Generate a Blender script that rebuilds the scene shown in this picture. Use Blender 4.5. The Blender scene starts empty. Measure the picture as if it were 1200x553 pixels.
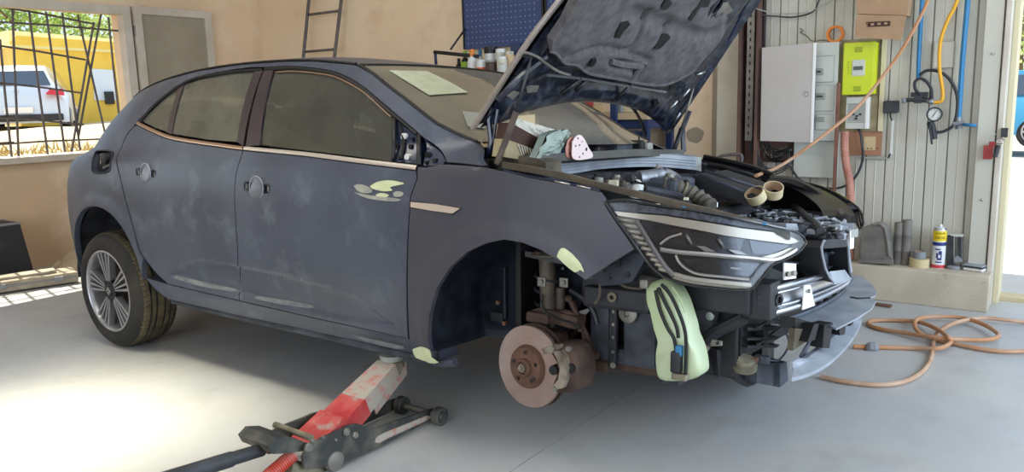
import bpy, bmesh, math, random
from mathutils import Vector as V, Matrix
from mathutils.geometry import delaunay_2d_cdt
random.seed(7)
SC = bpy.context.scene
COL = SC.collection
R = math.radians

# ------------------------------------------------------------------ camera
F = 930.3
CAM = V((1.5165, -2.9415, 1.2707))
YAW, PIT, ROL = 0.62865, 0.17192, 0.02833
CR = Matrix.Rotation(YAW, 3, 'Z') @ Matrix.Rotation(-PIT, 3, 'X') @ Matrix.Rotation(ROL, 3, 'Y')
cd = bpy.data.cameras.new('camera')
cd.sensor_width = 36.0
cd.lens = F / 1200 * 36
cd.clip_start, cd.clip_end = 0.05, 200
camo = bpy.data.objects.new('camera', cd)
COL.objects.link(camo)
m3 = Matrix((CR.col[0], CR.col[2], -CR.col[1])).transposed()
camo.matrix_world = Matrix.Translation(CAM) @ m3.to_4x4()
SC.camera = camo

# ------------------------------------------------------------------ light
SC.view_settings.view_transform = 'Standard'
SC.view_settings.look = 'None'
SC.view_settings.gamma = 1.0
SC.view_settings.use_curve_mapping = False
SC.view_settings.exposure = 0.16
w = bpy.data.worlds.new('sky')
SC.world = w
w.use_nodes = True
bg = w.node_tree.nodes['Background']
bg.inputs[0].default_value = (0.62, 0.78, 1.0, 1)
bg.inputs[1].default_value = 1.3
sd = bpy.data.lights.new('sun', 'SUN')
sd.energy = 8.5
sd.angle = R(0.6)
sd.color = (1.0, 0.93, 0.80)
sun = bpy.data.objects.new('sun', sd)
COL.objects.link(sun)
sun.rotation_euler = V((-0.56, 0.10, 0.83)).to_track_quat('Z', 'Y').to_euler()
def area(name, loc, target, sx, sy, power, color):
    d = bpy.data.lights.new(name, 'AREA')
    d.shape = 'RECTANGLE'; d.size = sx; d.size_y = sy; d.energy = power; d.color = color
    o = bpy.data.objects.new(name, d); COL.objects.link(o)
    o.location = loc
    o.rotation_euler = (V(loc) - V(target)).to_track_quat('Z', 'Y').to_euler()
    return o
# daylight lamps added: assumed gate behind the photographer, the side gate, assumed roof lights
area('assumed_gate_lamp', (1.0, -7.4, 1.9), (-0.8, 0, 0.7), 5.0, 3.2, 165, (0.86, 0.93, 1.0))  # gate out of view, assumed from daylight on the car side
area('side_daylight', (4.6, 0.2, 2.0), (0.5, 0.3, 0.6), 3.6, 2.8, 205, (0.68, 0.83, 1.0))
area('added_overhead_lamp', (-1.2, -1.2, 3.5), (-1.2, -1.2, 0), 2.4, 1.4, 45, (1.0, 0.95, 0.86))  # added overhead lamp; the ceiling above has no opening
rl = area('added_overhead_lamp', (-1.7, -1.9, 3.5), (-1.8, -1.55, 0), 1.2, .9, 12, (1.0, 0.95, 0.74))  # added for the warm floor patch, its skylight only assumed
rl.data.spread = R(26)
area('added_window_lamp', (-5.2, -2.6, 1.7), (-2.5, -1.6, 0.3), 1.4, 1.2, 13, (0.72, 0.88, 1.0))  # added lamp before solid wall, for more daylight from the left

# ------------------------------------------------------------------ colour and node helpers
def lin(c):
    c = c / 255
    return c / 12.92 if c <= 0.04045 else ((c + 0.055) / 1.055) ** 2.4
def rgb(r, g, b): return (lin(r), lin(g), lin(b), 1)
MATS = {}
def M(name, c, rough=0.6, metal=0.0, c2=None, sc=4.0, amt=(0.35, 0.65), bump=0.0, bsc=40.0, coat=0.0, stretch=(1, 1, 1), spec=0.5, c3=None, sc3=1.0, amt3=(0.5, 0.6)):
    m = bpy.data.materials.new(name); m.use_nodes = True
    nt = m.node_tree; b = nt.nodes['Principled BSDF']
    b.inputs['Base Color'].default_value = rgb(*c)
    b.inputs['Roughness'].default_value = rough
    b.inputs['Metallic'].default_value = metal
    b.inputs['Specular IOR Level'].default_value = spec
    if coat: b.inputs['Coat Weight'].default_value = coat; b.inputs['Coat Roughness'].default_value = 0.1
    tc = nt.nodes.new('ShaderNodeTexCoord'); mp = nt.nodes.new('ShaderNodeMapping')
    nt.links.new(tc.outputs['Object'], mp.inputs[0]); mp.inputs['Scale'].default_value = stretch
    last = None
    if c2:
        n = nt.nodes.new('ShaderNodeTexNoise'); n.inputs['Scale'].default_value = sc; n.inputs['Detail'].default_value = 6
        nt.links.new(mp.outputs[0], n.inputs['Vector'])
        rp = nt.nodes.new('ShaderNodeValToRGB')
        rp.color_ramp.elements[0].position = amt[0]; rp.color_ramp.elements[1].position = amt[1]
        rp.color_ramp.elements[0].color = rgb(*c); rp.color_ramp.elements[1].color = rgb(*c2)
        nt.links.new(n.outputs['Fac'], rp.inputs[0]); last = rp.outputs[0]
    if c3:
        n = nt.nodes.new('ShaderNodeTexNoise'); n.inputs['Scale'].default_value = sc3; n.inputs['Detail'].default_value = 8
        n.inputs['Roughness'].default_value = 0.65
        nt.links.new(mp.outputs[0], n.inputs['Vector'])
        rp = nt.nodes.new('ShaderNodeValToRGB')
        rp.color_ramp.elements[0].position = amt3[0]; rp.color_ramp.elements[1].position = amt3[1]
        rp.color_ramp.elements[0].color = (0, 0, 0, 1); rp.color_ramp.elements[1].color = (1, 1, 1, 1)
        nt.links.new(n.outputs['Fac'], rp.inputs[0])
        mx = nt.nodes.new('ShaderNodeMix'); mx.data_type = 'RGBA'
        nt.links.new(rp.outputs[0], mx.inputs[0])
        if last: nt.links.new(last, mx.inputs[6])
        else: mx.inputs[6].default_value = rgb(*c)
        mx.inputs[7].default_value = rgb(*c3)
        last = mx.outputs[2]
    if last: nt.links.new(last, b.inputs['Base Color'])
    if bump:
        n = nt.nodes.new('ShaderNodeTexNoise'); n.inputs['Scale'].default_value = bsc; n.inputs['Detail'].default_value = 4
        nt.links.new(mp.outputs[0], n.inputs['Vector'])
        bp = nt.nodes.new('ShaderNodeBump'); bp.inputs['Strength'].default_value = bump; bp.inputs['Distance'].default_value = 0.01
        nt.links.new(n.outputs['Fac'], bp.inputs['Height']); nt.links.new(bp.outputs[0], b.inputs['Normal'])
    MATS[name] = m
    return m
def glass(name, tint, gloss=0.12, dust=0.0, dustc=(170, 165, 145), rough=0.02, dsc=3.0, ior=1.5):
    m = bpy.data.materials.new(name); m.use_nodes = True
    nt = m.node_tree; nt.nodes.clear()
    out = nt.nodes.new('ShaderNodeOutputMaterial')
    tr = nt.nodes.new('ShaderNodeBsdfTransparent'); tr.inputs[0].default_value = rgb(*tint)
    gl = nt.nodes.new('ShaderNodeBsdfGlossy'); gl.inputs['Roughness'].default_value = rough
    fr = nt.nodes.new('ShaderNodeFresnel'); fr.inputs[0].default_value = ior
    ad = nt.nodes.new('ShaderNodeMath'); ad.operation = 'MULTIPLY_ADD'; ad.inputs[1].default_value = 1.0; ad.inputs[2].default_value = gloss
    nt.links.new(fr.outputs[0], ad.inputs[0])
    mx = nt.nodes.new('ShaderNodeMixShader')
    nt.links.new(ad.outputs[0], mx.inputs[0]); nt.links.new(tr.outputs[0], mx.inputs[1]); nt.links.new(gl.outputs[0], mx.inputs[2])
    last = mx
    if dust:
        df = nt.nodes.new('ShaderNodeBsdfDiffuse'); df.inputs[0].default_value = rgb(*dustc)
        n = nt.nodes.new('ShaderNodeTexNoise'); n.inputs['Scale'].default_value = dsc; n.inputs['Detail'].default_value = 8
        n.inputs['Roughness'].default_value = 0.6
        tc = nt.nodes.new('ShaderNodeTexCoord'); nt.links.new(tc.outputs['Object'], n.inputs['Vector'])
        mr = nt.nodes.new('ShaderNodeMapRange'); mr.inputs[1].default_value = 0.35; mr.inputs[2].default_value = 0.7
        mr.inputs[3].default_value = dust * 0.75; mr.inputs[4].default_value = min(1, dust * 1.25)
        nt.links.new(n.outputs['Fac'], mr.inputs[0])
        m2 = nt.nodes.new('ShaderNodeMixShader')
        nt.links.new(mr.outputs[0], m2.inputs[0]); nt.links.new(mx.outputs[0], m2.inputs[1]); nt.links.new(df.outputs[0], m2.inputs[2])
        last = m2
    nt.links.new(last.outputs[0], out.inputs[0])
    MATS[name] = m
    return m
def G(n): return MATS[n]

M('primer', (56, 61, 74), 0.38, c2=(72, 78, 91), sc=2.2, c3=(94, 101, 112), sc3=7, amt3=(0.54, 0.78), bump=0.04, bsc=300, spec=0.45)
M('primer_dark', (58, 58, 66), 0.5, c2=(70, 69, 76), sc=2.5, bump=0.04, bsc=300, spec=0.4)
M("blue_paint", (14, 24, 48), 0.3, c2=(26, 38, 64), sc=9, coat=0.4)
M('blue_dusty', (22, 28, 42), 0.5, c2=(48, 54, 66), sc=16, amt=(.42, .7))
M('black', (14, 14, 16), 0.5)
M('black_gloss', (16, 14, 16), 0.22, coat=0.5)
M('black_plastic', (26, 27, 31), 0.55, c2=(40, 41, 46), sc=14)
M('dusty_black', (40, 42, 48), 0.7, c2=(78, 82, 92), sc=9, amt=(.4, .75), bump=.1)
M('grey_plastic', (134, 139, 147), 0.6, c2=(158, 163, 170), sc=9, bump=.05)
M('mid_plastic', (52, 56, 66), 0.6, c2=(84, 90, 102), sc=12, bump=.05)
M('pillar_black', (42, 34, 40), 0.35, c2=(54, 45, 50), sc=3, coat=0.3)
M('chrome', (226, 216, 204), 0.3, 0.75)
M('chrome_warm', (180, 150, 125), 0.3, 0.8)
M('filler', (206, 210, 168), 0.8, c2=(190, 196, 150), sc=20)
M('sanded', (86, 91, 96), 0.6, c2=(108, 112, 110), sc=30)
M('filler_grey', (160, 158, 144), 0.8, c2=(138, 138, 130), sc=20)
M('rubber', (24, 22, 20), 0.75, c2=(52, 46, 36), sc=6, amt=(.45, .8))
M('tread', (70, 62, 46), 0.85, c2=(104, 92, 66), sc=14)
M('alloy', (165, 165, 168), 0.35, 0.7)
M('alloy_dark', (46, 46, 48), 0.45, 0.5)
M('rust', (88, 62, 50), 0.75, 0.2, c2=(118, 86, 68), sc=16, bump=.15)
M('rust_dark', (56, 40, 34), 0.8, 0.1, c2=(84, 64, 52), sc=12, bump=.2)
M('disc_steel', (186, 168, 160), 0.4, 0.55, c2=(166, 142, 130), sc=5)
M('steel', (170, 172, 175), 0.32, 0.9)
M('steel_dull', (120, 116, 110), 0.5, 0.6, c2=(150, 144, 134), sc=9)
M('caliper', (150, 138, 122), 0.6, 0.3, c2=(88, 72, 60), sc=14, amt=(.4, .65), bump=.1)
M('white_plastic', (214, 214, 208), 0.5)
M('cream_plastic', (200, 196, 170), 0.55)
M('seal_brown', (70, 62, 50), 0.8, c2=(98, 88, 72), sc=12, bump=.1)
M('liner_felt', (80, 76, 78), 0.95, c2=(98, 94, 95), sc=30, bump=.35, bsc=220)
M('felt_dark', (34, 33, 35), 0.95)
M('reservoir', (192, 202, 168), 0.45, c2=(172, 188, 140), sc=5, spec=0.4)
M('jack_red', (186, 48, 48), 0.5, c2=(200, 90, 84), sc=14, c3=(176, 164, 150), sc3=9, amt3=(.52, .66))
M('jack_dust', (176, 166, 152), 0.8, c2=(200, 110, 100), sc=30, amt=(.5, .75))
M('jack_frame', (58, 60, 58), 0.6, 0.2, c2=(104, 100, 88), sc=11, amt=(.45, .7), bump=.1)
M('jack_orange', (196, 60, 40), 0.5, c2=(170, 90, 76), sc=20)
M('tan_wall', (224, 198, 166), 0.9, c2=(230, 208, 178), sc=1.6, c3=(208, 178, 146), sc3=2.2, amt3=(.56, .75), bump=.12, bsc=12)
M('left_wall', (222, 194, 160), 0.9, c2=(208, 182, 150), sc=1.4, c3=(230, 210, 182), sc3=2.0, amt3=(.52, .72), bump=.12, bsc=12)
M('panel_metal', (186, 182, 168), 0.5, c2=(194, 190, 176), sc=2, spec=.3)
M('ledge_mat', (196, 184, 164), 0.85, c2=(178, 166, 146), sc=5, bump=.1, c3=(150, 138, 122), sc3=16, amt3=(.62, .72))
M('column_paint', (190, 182, 164), 0.8, c2=(176, 166, 148), sc=6)
M('frame_white', (200, 190, 176), 0.6, c2=(186, 174, 158), sc=6)
M('curtain', (158, 148, 128), 0.9, c2=(148, 138, 118), sc=4)
M('grille_metal', (88, 84, 86), 0.6, 0.3, c2=(110, 100, 94), sc=20)
M('cardboard', (172, 140, 110), 0.9, c2=(160, 128, 98), sc=8)
M('card_tan', (196, 172, 132), 0.9)
M('card_white', (206, 200, 184), 0.9, c2=(150, 152, 140), sc=30, amt=(.5, .7))
M('pink_disc', (226, 204, 200), 0.85)
M('dark_brown', (66, 44, 36), 0.9)
M('green_film', (128, 142, 132), 0.55, c2=(154, 166, 156), sc=14, bump=.6, bsc=30)
M('orange_hose', (184, 126, 80), 0.55, c2=(176, 140, 112), sc=6)
M('dusty_hose', (188, 158, 134), 0.7, c2=(172, 130, 100), sc=8)
M('orange', (222, 130, 50), 0.6)
M('lime', (196, 208, 20), 0.4)
M('lime_dark', (150, 164, 20), 0.5)
M('wood', (158, 144, 112), 0.85, c2=(134, 120, 88), sc=14)
M('wood_pale', (206, 194, 160), 0.8)
M('wood_red', (156, 112, 84), 0.8, c2=(170, 124, 92), sc=6)
M('cab_white', (196, 190, 184), 0.35, c2=(204, 200, 196), sc=2)
M('cab_edge', (232, 230, 226), 0.4)
M('cab_inner', (192, 194, 184), 0.5)
M('cab_line', (150, 152, 144), 0.6)
M('pipe_blue', (44, 118, 164), 0.5)
M('hose_yellow', (222, 162, 34), 0.45)
M('pink_hose', (190, 138, 122), 0.7, c2=(170, 112, 96), sc=10)
M('post_brown', (134, 92, 76), 0.7, c2=(112, 72, 58), sc=8)
M('rust_column', (82, 58, 52), 0.8, c2=(110, 80, 68), sc=6, bump=.1)
M('dark_metal', (42, 40, 40), 0.6, 0.3)
M('red_paint', (156, 44, 42), 0.5)
M('peg_blue', (46, 62, 104), 0.5, c2=(52, 70, 112), sc=3)
M('peg_hole', (120, 140, 178), 0.6)
M('bench_blue', (30, 46, 84), 0.45)
M('bench_top', (186, 166, 130), 0.8, c2=(170, 150, 120), sc=6)
M('charcoal', (40, 42, 46), 0.6, c2=(62, 64, 68), sc=9, amt=(.45, .7))
M('concrete_grey', (176, 166, 146), 0.9, c2=(152, 142, 122), sc=12)
M('sheet_plastic', (192, 172, 142), 0.7, c2=(170, 150, 122), sc=8, bump=.5, bsc=12)
M('paper', (170, 176, 150), 0.6, c2=(184, 190, 166), sc=20, stretch=(.3, 1, 3))  # tone of the windscreen reflection, painted onto the added sheet
M('seat_cloth', (64, 60, 56), 0.95, c2=(84, 80, 74), sc=12)
M('dash', (60, 60, 58), 0.7, c2=(90, 88, 82), sc=6)
M('engine_alu', (150, 152, 156), 0.45, 0.5, c2=(100, 102, 108), sc=18)
M('tape_beige', (196, 178, 136), 0.7)
M('tape_cream', (204, 190, 150), 0.7)
M('tape_grey', (128, 130, 134), 0.5)
M('plaster_grey', (156, 142, 124), 0.9)
M('gauge_face', (206, 206, 200), 0.4)
M('car_silver', (205, 214, 222), 0.3, coat=0.5)
M('car_glass', (60, 74, 88), 0.1, coat=0.5)
M('tail_red', (200, 40, 60), 0.35)
M('van_yellow', (226, 190, 74), 0.6, c2=(214, 176, 60), sc=1.5)
M('van_roof', (232, 210, 130), 0.6)
M('car_blue', (60, 140, 178), 0.4)
M('leaf', (104, 138, 50), 0.8, c2=(168, 190, 96), sc=6)
M('leaf_light', (164, 186, 96), 0.8, c2=(206, 214, 140), sc=6)
M('bark', (110, 90, 66), 0.9)
M('dry_grass', (196, 172, 116), 0.95, c2=(168, 150, 92), sc=8)
M('dirt', (206, 190, 156), 0.95, c2=(180, 160, 124), sc=2)
M('yard', (206, 204, 198), 0.9, c2=(190, 186, 178), sc=2)
M('can_white', (216, 216, 216), 0.35)
M('can_yellow', (232, 200, 30), 0.4)
M('can_blue', (36, 44, 110), 0.4)
M('can_red', (196, 60, 70), 0.4)
M('can_orange', (222, 104, 60), 0.5)
M('can_brown', (72, 56, 50), 0.5)
M('bottle_green', (138, 170, 40), 0.5)
M('ink', (24, 24, 40), 0.7)
glass('side_glass_front', (104, 110, 104), 0.03, 0.12, (168, 168, 150), 0.03, 4)
glass('side_glass', (120, 126, 118), 0.03, 0.22, (168, 168, 150), 0.03, 5)
glass('windscreen_glass', (150, 158, 146), 0.05, 0.27, (196, 188, 166), 0.05, 1.6)
glass('clear_lens', (232, 234, 238), 0.0, 0, ior=1.22)
glass('handle_film', (180, 184, 192), 0.03, 0.5, (150, 156, 168), .15, 20)

# ------------------------------------------------------------------ objects
def link(name, me, mat=None, parent=None):
    o = bpy.data.objects.new(name, me)
    COL.objects.link(o)
    if mat is not None and me is not None:
        for m in (mat if isinstance(mat, (list, tuple)) else [mat]):
            me.materials.append(G(m) if isinstance(m, str) else m)
    if parent is not None: o.parent = parent
    return o
def tag(o, label, cat, group=None, kind=None):
    o['label'] = label; o['category'] = cat
    if group: o['group'] = group
    if kind: o['kind'] = kind
    return o
def struct(o, label=None, cat=None):
    o['kind'] = 'structure'
    if label: o['label'] = label
    if cat: o['category'] = cat
    return o
def empty(name, loc, label, cat, group=None, rz=0):
    o = bpy.data.objects.new(name, None); COL.objects.link(o)
    o.location = loc; o.rotation_euler = (0, 0, rz); o.empty_display_size = 0.1
    return tag(o, label, cat, group)

class MB:
    def __init__(s): s.v = []; s.f = []; s.mi = []; s.sm = []; s.cur = 0
    def add(s, vs, fs, smooth=False):
        n = len(s.v); s.v += [V(p) for p in vs]
        for f in fs: s.f.append([i + n for i in f]); s.mi.append(s.cur); s.sm.append(smooth)
        return s
    def box(s, c, d, rot=None, bev=0.0):
        hx, hy, hz = d[0] / 2, d[1] / 2, d[2] / 2
        if bev <= 0:
            vs = [V((x, y, z)) for x in (-hx, hx) for y in (-hy, hy) for z in (-hz, hz)]
            fs = [(0, 1, 3, 2), (4, 6, 7, 5), (0, 4, 5, 1), (2, 3, 7, 6), (0, 2, 6, 4), (1, 5, 7, 3)]
        else:
            bm = bmesh.new(); bmesh.ops.create_cube(bm, size=1)
            for q in bm.verts: q.co = V((q.co.x * d[0], q.co.y * d[1], q.co.z * d[2]))
            bmesh.ops.bevel(bm, geom=bm.edges[:], offset=min(bev, min(d) * .45), segments=2, affect='EDGES', profile=.6)
            bm.verts.index_update()
            vs = [q.co.copy() for q in bm.verts]; fs = [[q.index for q in f.verts] for f in bm.faces]; bm.free()
        if rot is not None:
            m = rot if isinstance(rot, Matrix) else (Matrix.Rotation(rot[2], 3, 'Z') @ Matrix.Rotation(rot[1], 3, 'Y') @ Matrix.Rotation(rot[0], 3, 'X'))
            vs = [m @ q for q in vs]
        return s.add([q + V(c) for q in vs], fs)
    def quad(s, a, b, c, d): return s.add([a, b, c, d], [(0, 1, 2, 3)])
    def slab(s, pts, off):
        """planar polygon pts extruded by vector off"""
        n = len(pts); off = V(off)
        vs = [V(p) for p in pts] + [V(p) + off for p in pts]
        fs = [list(range(n))[::-1], list(range(n, 2 * n))] + [(i, (i + 1) % n, n + (i + 1) % n, n + i) for i in range(n)]
        return s.add(vs, fs)
    def tube(s, pts, r, seg=8, cap=True, closed=False):
        pts = [V(p) for p in pts]; n = len(pts)
        rs = r if isinstance(r, (list, tuple)) else [r] * n
        vs = []; prev = None
        for i, p in enumerate(pts):
            if closed: t = pts[(i + 1) % n] - pts[i - 1]
            else: t = (pts[min(i + 1, n - 1)] - pts[max(i - 1, 0)])
            t.normalize()
            if prev is None:
                a = V((0, 0, 1)) if abs(t.z) < .9 else V((1, 0, 0)); u = t.cross(a).normalized()
            else: u = (prev - t * prev.dot(t)).normalized()
            prev = u; w_ = t.cross(u)
            for k in range(seg):
                a = 2 * math.pi * k / seg
                vs.append(p + (u * math.cos(a) + w_ * math.sin(a)) * rs[i])
        fs = []
        for i in range(n if closed else n - 1):
            j = (i + 1) % n
            for k in range(seg):
                fs.append((i * seg + k, i * seg + (k + 1) % seg, j * seg + (k + 1) % seg, j * seg + k))
        s.add(vs, fs, True)
        if cap and not closed:
            s.add(vs[:seg], [list(range(seg))[::-1]]); s.add(vs[-seg:], [list(range(seg))])
        return s
    def lathe(s, prof, c=(0, 0, 0), axis=(0, 0, 1), seg=24, smooth=True, flat=False):
        """prof list of (r, h) along the axis"""
        ax = V(axis).normalized(); a = V((0, 0, 1)) if abs(ax.z) < .9 else V((1, 0, 0))
        u = ax.cross(a).normalized(); w_ = ax.cross(u); c = V(c)
        vs = []; fs = []
        for (r, h) in prof:
            for k in range(seg):
                t = 2 * math.pi * k / seg
                vs.append(c + ax * h + (u * math.cos(t) + w_ * math.sin(t)) * r)
        for i in range(len(prof) - 1):
            for k in range(seg):
                fs.append((i * seg + k, i * seg + (k + 1) % seg, (i + 1) * seg + (k + 1) % seg, (i + 1) * seg + k))
        s.add(vs, fs, smooth)
        return s
    def cyl(s, a, b, r, seg=16, r2=None):
        a, b = V(a), V(b); L = (b - a).length
        r2 = r if r2 is None else r2
        s.lathe([(r, 0), (r2, L)], a, b - a, seg)
        s.lathe([(0.0001, 0), (r, 0)], a, b - a, seg, False); s.lathe([(r2, L), (0.0001, L)], a, b - a, seg, False)
        return s
    def build(s, name, mat, parent=None, sharp=40):
        me = bpy.data.meshes.new(name)
        me.from_pydata([tuple(p) for p in s.v], [], s.f)
        me.polygons.foreach_set('material_index', s.mi)
        me.polygons.foreach_set('use_smooth', s.sm)
        bm = bmesh.new(); bm.from_mesh(me)
        bmesh.ops.remove_doubles(bm, verts=bm.verts, dist=1e-5)
        bmesh.ops.recalc_face_normals(bm, faces=bm.faces)
        for e in bm.edges:
            if len(e.link_faces) == 2 and e.calc_face_angle(0) > R(sharp): e.smooth = False
        bm.to_mesh(me); bm.free()
        return link(name, me, mat, parent)

# ------------------------------------------------------------------ where things stand
def ray(px, py):
    return CAM, CR @ V(((px - 600) / F, 1, -(py - 276.5) / F))
def plane(px, py, q, n, o=None):
    c, d = ray(px, py) if o is None else o
    n = V(n); return c + d * ((V(q) - c).dot(n) / d.dot(n))
def floor_at(px, py, z=0.0): return plane(px, py, (0, 0, z), (0, 0, 1))
def wall_at(px, py, y=2.36): return plane(px, py, (0, y, 0), (0, 1, 0))
def side_at(px, py, x=-5.45): return plane(px, py, (x, 0, 0), (1, 0, 0))
def far_at(px, py, D):
    c, d = ray(px, py); return c + d * D
# the car leans on the jack: its own frame (x forward from the front axle, y left, z up)
PIV = V((-2.669, 0.79, 0))
CARM = Matrix.Translation(PIV) @ Matrix.Rotation(-0.016853, 4, 'Y') @ Matrix.Rotation(-0.0551, 4, 'X') @ Matrix.Translation(-PIV)
CARI = CARM.inverted()
def cray(px, py):
    c, d = ray(px, py)
    return CARI @ c, CARI.to_3x3() @ d
def cY(px, py, y): return plane(px, py, (0, y, 0), (0, 1, 0), cray(px, py))
def cX(px, py, x): return plane(px, py, (x, 0, 0), (1, 0, 0), cray(px, py))
def cZ(px, py, z): return plane(px, py, (0, 0, z), (0, 0, 1), cray(px, py))
def interp(xs, ys, x):
    if x <= xs[0]: return ys[0]
    if x >= xs[-1]: return ys[-1]
    for i in range(len(xs) - 1):
        if x <= xs[i + 1]: break
    h = xs[i + 1] - xs[i]; t = (x - xs[i]) / h
    def sl(k):
        if k == 0 or k == len(xs) - 1: return (ys[min(k + 1, len(xs) - 1)] - ys[max(k - 1, 0)]) / (xs[min(k + 1, len(xs) - 1)] - xs[max(k - 1, 0)])
        return (ys[k + 1] - ys[k - 1]) / (xs[k + 1] - xs[k - 1])
    m0, m1 = sl(i) * h, sl(i + 1) * h
    return (2*t**3-3*t*t+1)*ys[i] + (t**3-2*t*t+t)*m0 + (-2*t**3+3*t*t)*ys[i+1] + (t**3-t*t)*m1
ZS = [.12, .2, .3, .4, .55, .7, .8, .88, .94, 1.0, 1.1, 1.2, 1.3, 1.38, 1.45]
WS = [.82, .852, .872, .886, .900, .906, .900, .884, .866, .846, .803, .752, .692, .632, .56]
FX = [0.0, .2, .32, .45, .55, .65, .75, .82, .87, .9]
FS = [0.0, .02, .045, .095, .155, .24, .36, .49, .64, .85]
def sstep(a, b, x):
    t = max(0, min(1, (x - a) / (b - a))); return t * t * (3 - 2 * t)
def xend(z): return interp([.2, .5, .8, .95, 1.05, 1.15, 1.3, 1.4], [-3.40, -3.44, -3.43, -3.41, -3.36, -3.27, -3.08, -2.9], z)
def hw(x, z):
    w_ = interp(ZS, WS, z)
    w_ -= interp(FX, FS, x) if x > 0 else 0
    k = sstep(.90, 1.0, z)
    if x > -0.95: w_ -= k * .30 * (min(x, 0.2) + .95) ** 2
    if x < -1.6: w_ -= k * .045 * (-1.6 - x) ** 2
    d = max(0, -x - (-xend(z) - .70))
    w_ -= .36 * d * d + .5 * d ** 4
    return w_
AF = (-0.010, .300, .373)      # front arch circle x, z, r
AR = (-2.672, .310, .368)
def inpoly(p, poly):
    c = False; n = len(poly); x, y = p
    for i in range(n):
        x1, y1 = poly[i]; x2, y2 = poly[i - 1]
        if (y1 > y) != (y2 > y) and x < (x2 - x1) * (y - y1) / (y2 - y1) + x1: c = not c
    return c
def pdist(p, poly):
    best = 9
    for i in range(len(poly)):
        a = V(poly[i - 1]); b = V(poly[i]); q = V(p); ab = b - a
        t = max(0, min(1, (q - a).dot(ab) / max(ab.length_squared, 1e-12)))
        best = min(best, (q - a - ab * t).length)
    return best
WEDGE = []
def relief(x, z):
    r = 0
    for (ax, az, ar) in (AF, AR):
        d = math.hypot(x - ax, z - az) - ar
        if z > .18: r += .010 * (1 - sstep(.035, .055, d)) if d < .06 else 0
    for w_ in WEDGE:
        if inpoly((x, z), w_): r -= .012 * min(1, pdist((x, z), w_) / .009)
    # the crease behind the fender badge
    return r
def surf(x, z): return hw(x, z) + relief(x, z)
def on_side(px, py, inset=0.0):
    c, d = cray(px, py)
    y = -.85
    for _ in range(30):
        t = (y - c.y) / d.y; p = c + d * t
        y2 = -(hw(p.x, p.z) - inset)
        if abs(y2 - y) < 1e-5: break
        y = y * .4 + y2 * .6
    return (p.x, p.z)
def SP(*pts): return [on_side(*p) if len(p) == 2 else (p[1], p[2]) for p in pts]
def resample(poly, step, closed=True):
    out = []; n = len(poly)
    for i in range(n if closed else n - 1):
        a = V(poly[i]); b = V(poly[(i + 1) % n]); k = max(1, int((b - a).length / step + .5))
        for j in range(k): out.append(tuple(a + (b - a) * j / k))
    if not closed: out.append(tuple(poly[-1]))
    return out
def smooth_line(pts, k=4):
    """catmull rom through points (open)"""
    P = [V(p) for p in pts]; out = []
    for i in range(len(P) - 1):
        p0 = P[i - 1] if i else P[i] * 2 - P[i + 1]; p1, p2 = P[i], P[i + 1]
        p3 = P[i + 2] if i + 2 < len(P) else P[i + 1] * 2 - P[i]
        for j in range(k):
            t = j / k
            out.append(tuple(.5 * ((2 * p1) + (p2 - p0) * t + (2 * p0 - 5 * p1 + 4 * p2 - p3) * t * t + (3 * p1 - p0 - 3 * p2 + p3) * t ** 3)))
    out.append(tuple(P[-1])); return out
def shrink(poly, d):
    A = sum(poly[i - 1][0] * poly[i][1] - poly[i][0] * poly[i - 1][1] for i in range(len(poly)))
    s = 1 if A > 0 else -1; out = []; n = len(poly)
    for i in range(n):
        a, b, c = V(poly[i - 1]), V(poly[i]), V(poly[(i + 1) % n])
        e1 = (b - a); e2 = (c - b)
        if e1.length < 1e-9 or e2.length < 1e-9: out.append(tuple(b)); continue
        e1.normalize(); e2.normalize()
        n1 = V((-e1.y, e1.x)) * s; n2 = V((-e2.y, e2.x)) * s
        m = n1 + n2
        if m.length < .3: out.append(tuple(b)); continue
        m.normalize(); out.append(tuple(b + m * d / max(.5, m.dot(n1))))
    return out
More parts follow.
